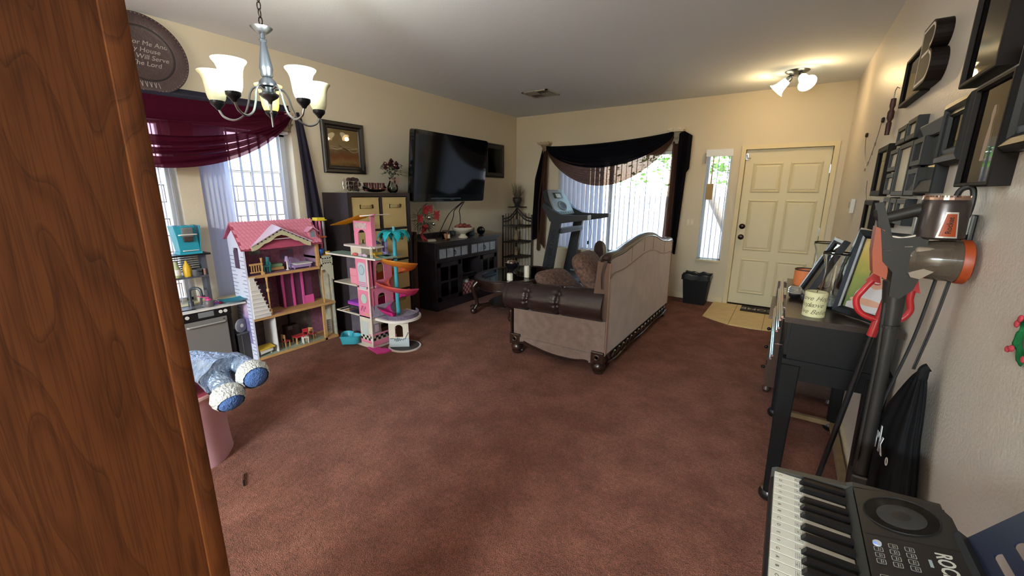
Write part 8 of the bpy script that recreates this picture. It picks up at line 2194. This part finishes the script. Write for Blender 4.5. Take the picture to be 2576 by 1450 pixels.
for i in range(36):
    o = bpy.data.objects.new('white_key', wme); COL.objects.link(o); o.parent = kb; o.location = Ki @ Vector((0, ky - i * wk, 0))
    if i % 7 not in (2, 6):
        o = bpy.data.objects.new('black_key', bme); COL.objects.link(o); o.parent = kb; o.location = Ki @ Vector((0, ky - (i + 1) * wk + (.003 if i % 7 in (0, 3) else (-.003 if i % 7 in (1, 5) else 0)), 0))
    if i < 19:
        yc = ky - (i + .5) * wk
        text_part('key_letter', names[i % 7], T_axes((KF + .018, yc, .8408), (0, -1, 0), (1, 0, 0), (0, 0, 1)), .0085, INKK, kb, .0001)
        b = B()
        for q in range(5):
            b.box((KF + .046 + q * .0030, yc - .0075, .8406), (KF + .0468 + q * .0030, yc + .0065, .8408))
        b.ball((KF + .048 + .0016 * (i % 6), yc - .001, .8408), (.0016, .002, .0003), 6, 4); b.box((KF + .05, yc - .0028, .8406), (KF + .058, yc - .0022, .8409))
        part('staff_print', b, GRY, kb)
        if i % 7 not in (2, 6):
            b = B()
            for q in range(2):
                b.box((KF + .078 + q * .006, yc - wk * .5 + .008 * q - .003, .8406), (KF + .082 + q * .006, yc - wk * .5 + .008 * q - .0015, .8408))
            part('tick_print', b, INKK, kb)
# panel rising to the back
pn = Vector((.335 - .2, 0, .892 - .862)).normalized()
Tn = T_axes((.200, Y0 - .022, .8625), (0, -1, 0), pn, Vector((0, -1, 0)).cross(pn))     # u along the keys to the right, v to the back
Lp, Wp = 1.0, .142
def ppanel(u0, u1, v0, v1, z, r):
    return rrect(u0, v0, u1, v1, r, z, 5)
b = B(Tn); b.prism([(0.0, 0, -.02), (Lp, 0, -.02), (Lp, Wp, -.02), (.055, Wp, -.02), (.02, Wp - .012, -.02), (.004, Wp - .05, -.02)], (0, 0, .020)); part('control_panel', b, KBM, kb, bevel=.003)
b = B(Tn); b.lathe([(.0, .0006), (.055, .0006), (.0565, .0022), (.058, .0006)], (.075, .066, 0), 40, Matrix.Scale(1.0, 4)); part('speaker_ring', b, mat('speaker_edge', '0d0d0e', .5), kb, smooth=True)
b = B(Tn); b.lathe([(0, .0022), (.022, .0024), (.036, .0014), (.037, .0008)], (.080, .066, 0), 30, Matrix.Scale(1.0, 4)); part('speaker_cone', b, mat('speaker_grille', '2b2a2a', .6, bump=.5, bs=900, bd=.001), kb, smooth=True)
b = B(Tn); b.lathe([(0, .0030), (.010, .0032), (.015, .0024)], (.080, .066, 0), 20); part('speaker_dome', b, mat('speaker_dome', '1a1919', .5), kb, smooth=True)
b = B(Tn); b.box((.150, .003, -.004), (.153, Wp - .004, .0006)); part('panel_groove', b, mat('groove_black', '050505', .6), kb)
b = B(Tn); b.box((.153, .003, 0), (Lp, Wp - .006, .0005)); part('glossy_panel', b, KBP, kb)
BO = mat('button_outline', 'a8a59a', .5)
def outline(u, v, w_, h_, par, nm='button'):
    o4 = rrect(u - w_ / 2, v - h_ / 2, u + w_ / 2, v + h_ / 2, .002, .0009, 3); i4 = rrect(u - w_ / 2 + .0009, v - h_ / 2 + .0009, u + w_ / 2 - .0009, v + h_ / 2 - .0009, .0014, .0009, 3)
    b = B(Tn); b.prism([(x, y, .0005) for x, y, _ in o4], (0, 0, .0012)); bt = part(nm, b, mat('button_black', '222124', .4), kb)
    b = B(Tn)
    for k in range(len(o4)):
        j = (k + 1) % len(o4); b.face([(o4[k][0], o4[k][1], .0019), (o4[j][0], o4[j][1], .0019), (i4[j][0], i4[j][1], .0019), (i4[k][0], i4[k][1], .0019)])
    part('button_outline', b, BO, bt)
    return bt
for r_ in range(3):
    for k in range(4):
        if r_ == 0 and k == 0:
            continue
        u, v = .178 + k * .0155 - .002, .018 + r_ * .022
        bt = outline(u, v, .012, .013, kb)
        b = B(Tn); b.box((u - .0035, v - .0005, .0018), (u + .0035, v + .0005, .0021)); b.box((u - .0025, v + .0022, .0018), (u + .0025, v + .003, .0021)); part('button_print', b, BO, bt)
b = B(Tn); b.prism([(.176 + .0075 * math.cos(2 * PI * i / 20), .018 + .0065 * math.sin(2 * PI * i / 20), .0005) for i in range(20)], (0, 0, .003)); pw = part('power_button', b, mat('button_grey', 'b9bcc4', .3), kb)
b = B(Tn); b.lathe([(0, .0036), (.0022, .0036), (.0022, .004), (0, .004)], (.179, .015, 0), 12); part('power_light', b, mat('blue_led', '3a5cff', .3, emit='4a6cff', es=2.0), pw)
for k in range(4):
    u, v = .262 + .0, .018 + k * .019
    bt = outline(u, v, .015, .013, kb)
    b = B(Tn)
    if k < 2: b.prism([(u - .003, v - .0035, .0018), (u + .0045, v, .0018), (u - .003, v + .0035, .0018)], (0, 0, .0003))
    else: b.prism([(u + .004 * math.cos(2 * PI * i / 14), v + .004 * math.sin(2 * PI * i / 14), .0018) for i in range(14)], (0, 0, .0003))
    part('button_print', b, BO, bt)
    b = B(Tn); b.box((u - .0055 + .016, v - .006, .0006), (u + .0 + .016, v + .004, .0009)); part('label_print', b, BO, kb)
LGO = mat('logo_white', 'bdb9ac', .5)
text_part('logo_lettering', 'ROCK', Tn @ Matrix.Translation((.200, .105, .0008)), .030, LGO, kb, .0002, sx=.80, bold=.0006)
b = B(Tn); b.prism([(.244 + .018 * math.cos(2 * PI * i / 28), .106 + .0185 * math.sin(2 * PI * i / 28), .0006) for i in range(28)], (0, 0, .0004)); part('logo_disc', b, LGO, kb)
text_part('logo_lettering', 'JAM', Tn @ Matrix.Translation((.244, .104, .0012)), .019, mat('logo_black', '17161a', .5), kb, .0002, sx=.85, bold=.0006)
b = B(Tn); b.box((.190, .083, .0006), (.208, .0875, .0009)); part('model_plate', b, mat('plate_blue_grey', '93a1a0', .5), kb)
# stand under the keyboard
ks = thing('keyboard_stand', 'black metal stand under the electronic keyboard', 'stand', (.2, .6, 0))
b = B()
for y in (.95, .25):
    b.tube([(.10, y, .02), (.32, y, .02)], .016, 8)
part('foot_bar', b, BLACKM, ks)
for y in (.95, .25):
    b = B(); b.box((.19, y - .02, .02), (.23, y + .02, .76)); b.box((.08, y - .015, .76), (.33, y + .015, .7795)); part('upright', b, BLACKM, ks, bevel=.003)
# music rest: leaning slotted plate behind the keyboard
mr = thing('music_rest', 'dark slotted music rest leaning behind the keyboard at the right edge', 'music rest', (.37, .6, .89))
tt = Vector((.063, 0, .1)).normalized()
Tr = T_axes((.350, .979, .892), (0, -1, 0), tt, Vector((0, -1, 0)).cross(tt))
def slotted(b, holes, L, H_, th):
    vs_ = sorted(set([0, H_] + [q for h in holes for q in (h[2], h[3])]))
    for i in range(len(vs_) - 1):
        vc_ = (vs_[i] + vs_[i + 1]) / 2; s0 = 0
        for a, c in sorted([(h[0], h[1]) for h in holes if h[2] < vc_ < h[3]]) + [(L, L)]:
            if a > s0: b.box((s0, vs_[i], 0), (a, vs_[i + 1], th))
            s0 = c
    for h in holes:
        r = (h[3] - h[2]) / 2; vc_ = (h[2] + h[3]) / 2
        for sg, x in ((1, h[0]), (-1, h[1])):
            for s2 in (-1, 1):
                b.prism([(x, vc_ + s2 * r, 0), (x, vc_, 0)] + [(x + sg * r * (1 - math.cos(PI / 2 * k / 5)), vc_ + s2 * r * math.sin(PI / 2 * k / 5), 0) for k in range(1, 6)], (0, 0, th))
b = B(Tr); slotted(b, [(.058, .70, .022, .036), (.054, .70, .056, .071)], .76, .145, .003); part('plate', b, mat('rest_navy', '1b1f33', .35), mr)
b = B(Tr); b.box((.0, -.012, -.003), (.76, .0, .018)); part('lip', b, KBM, mr)
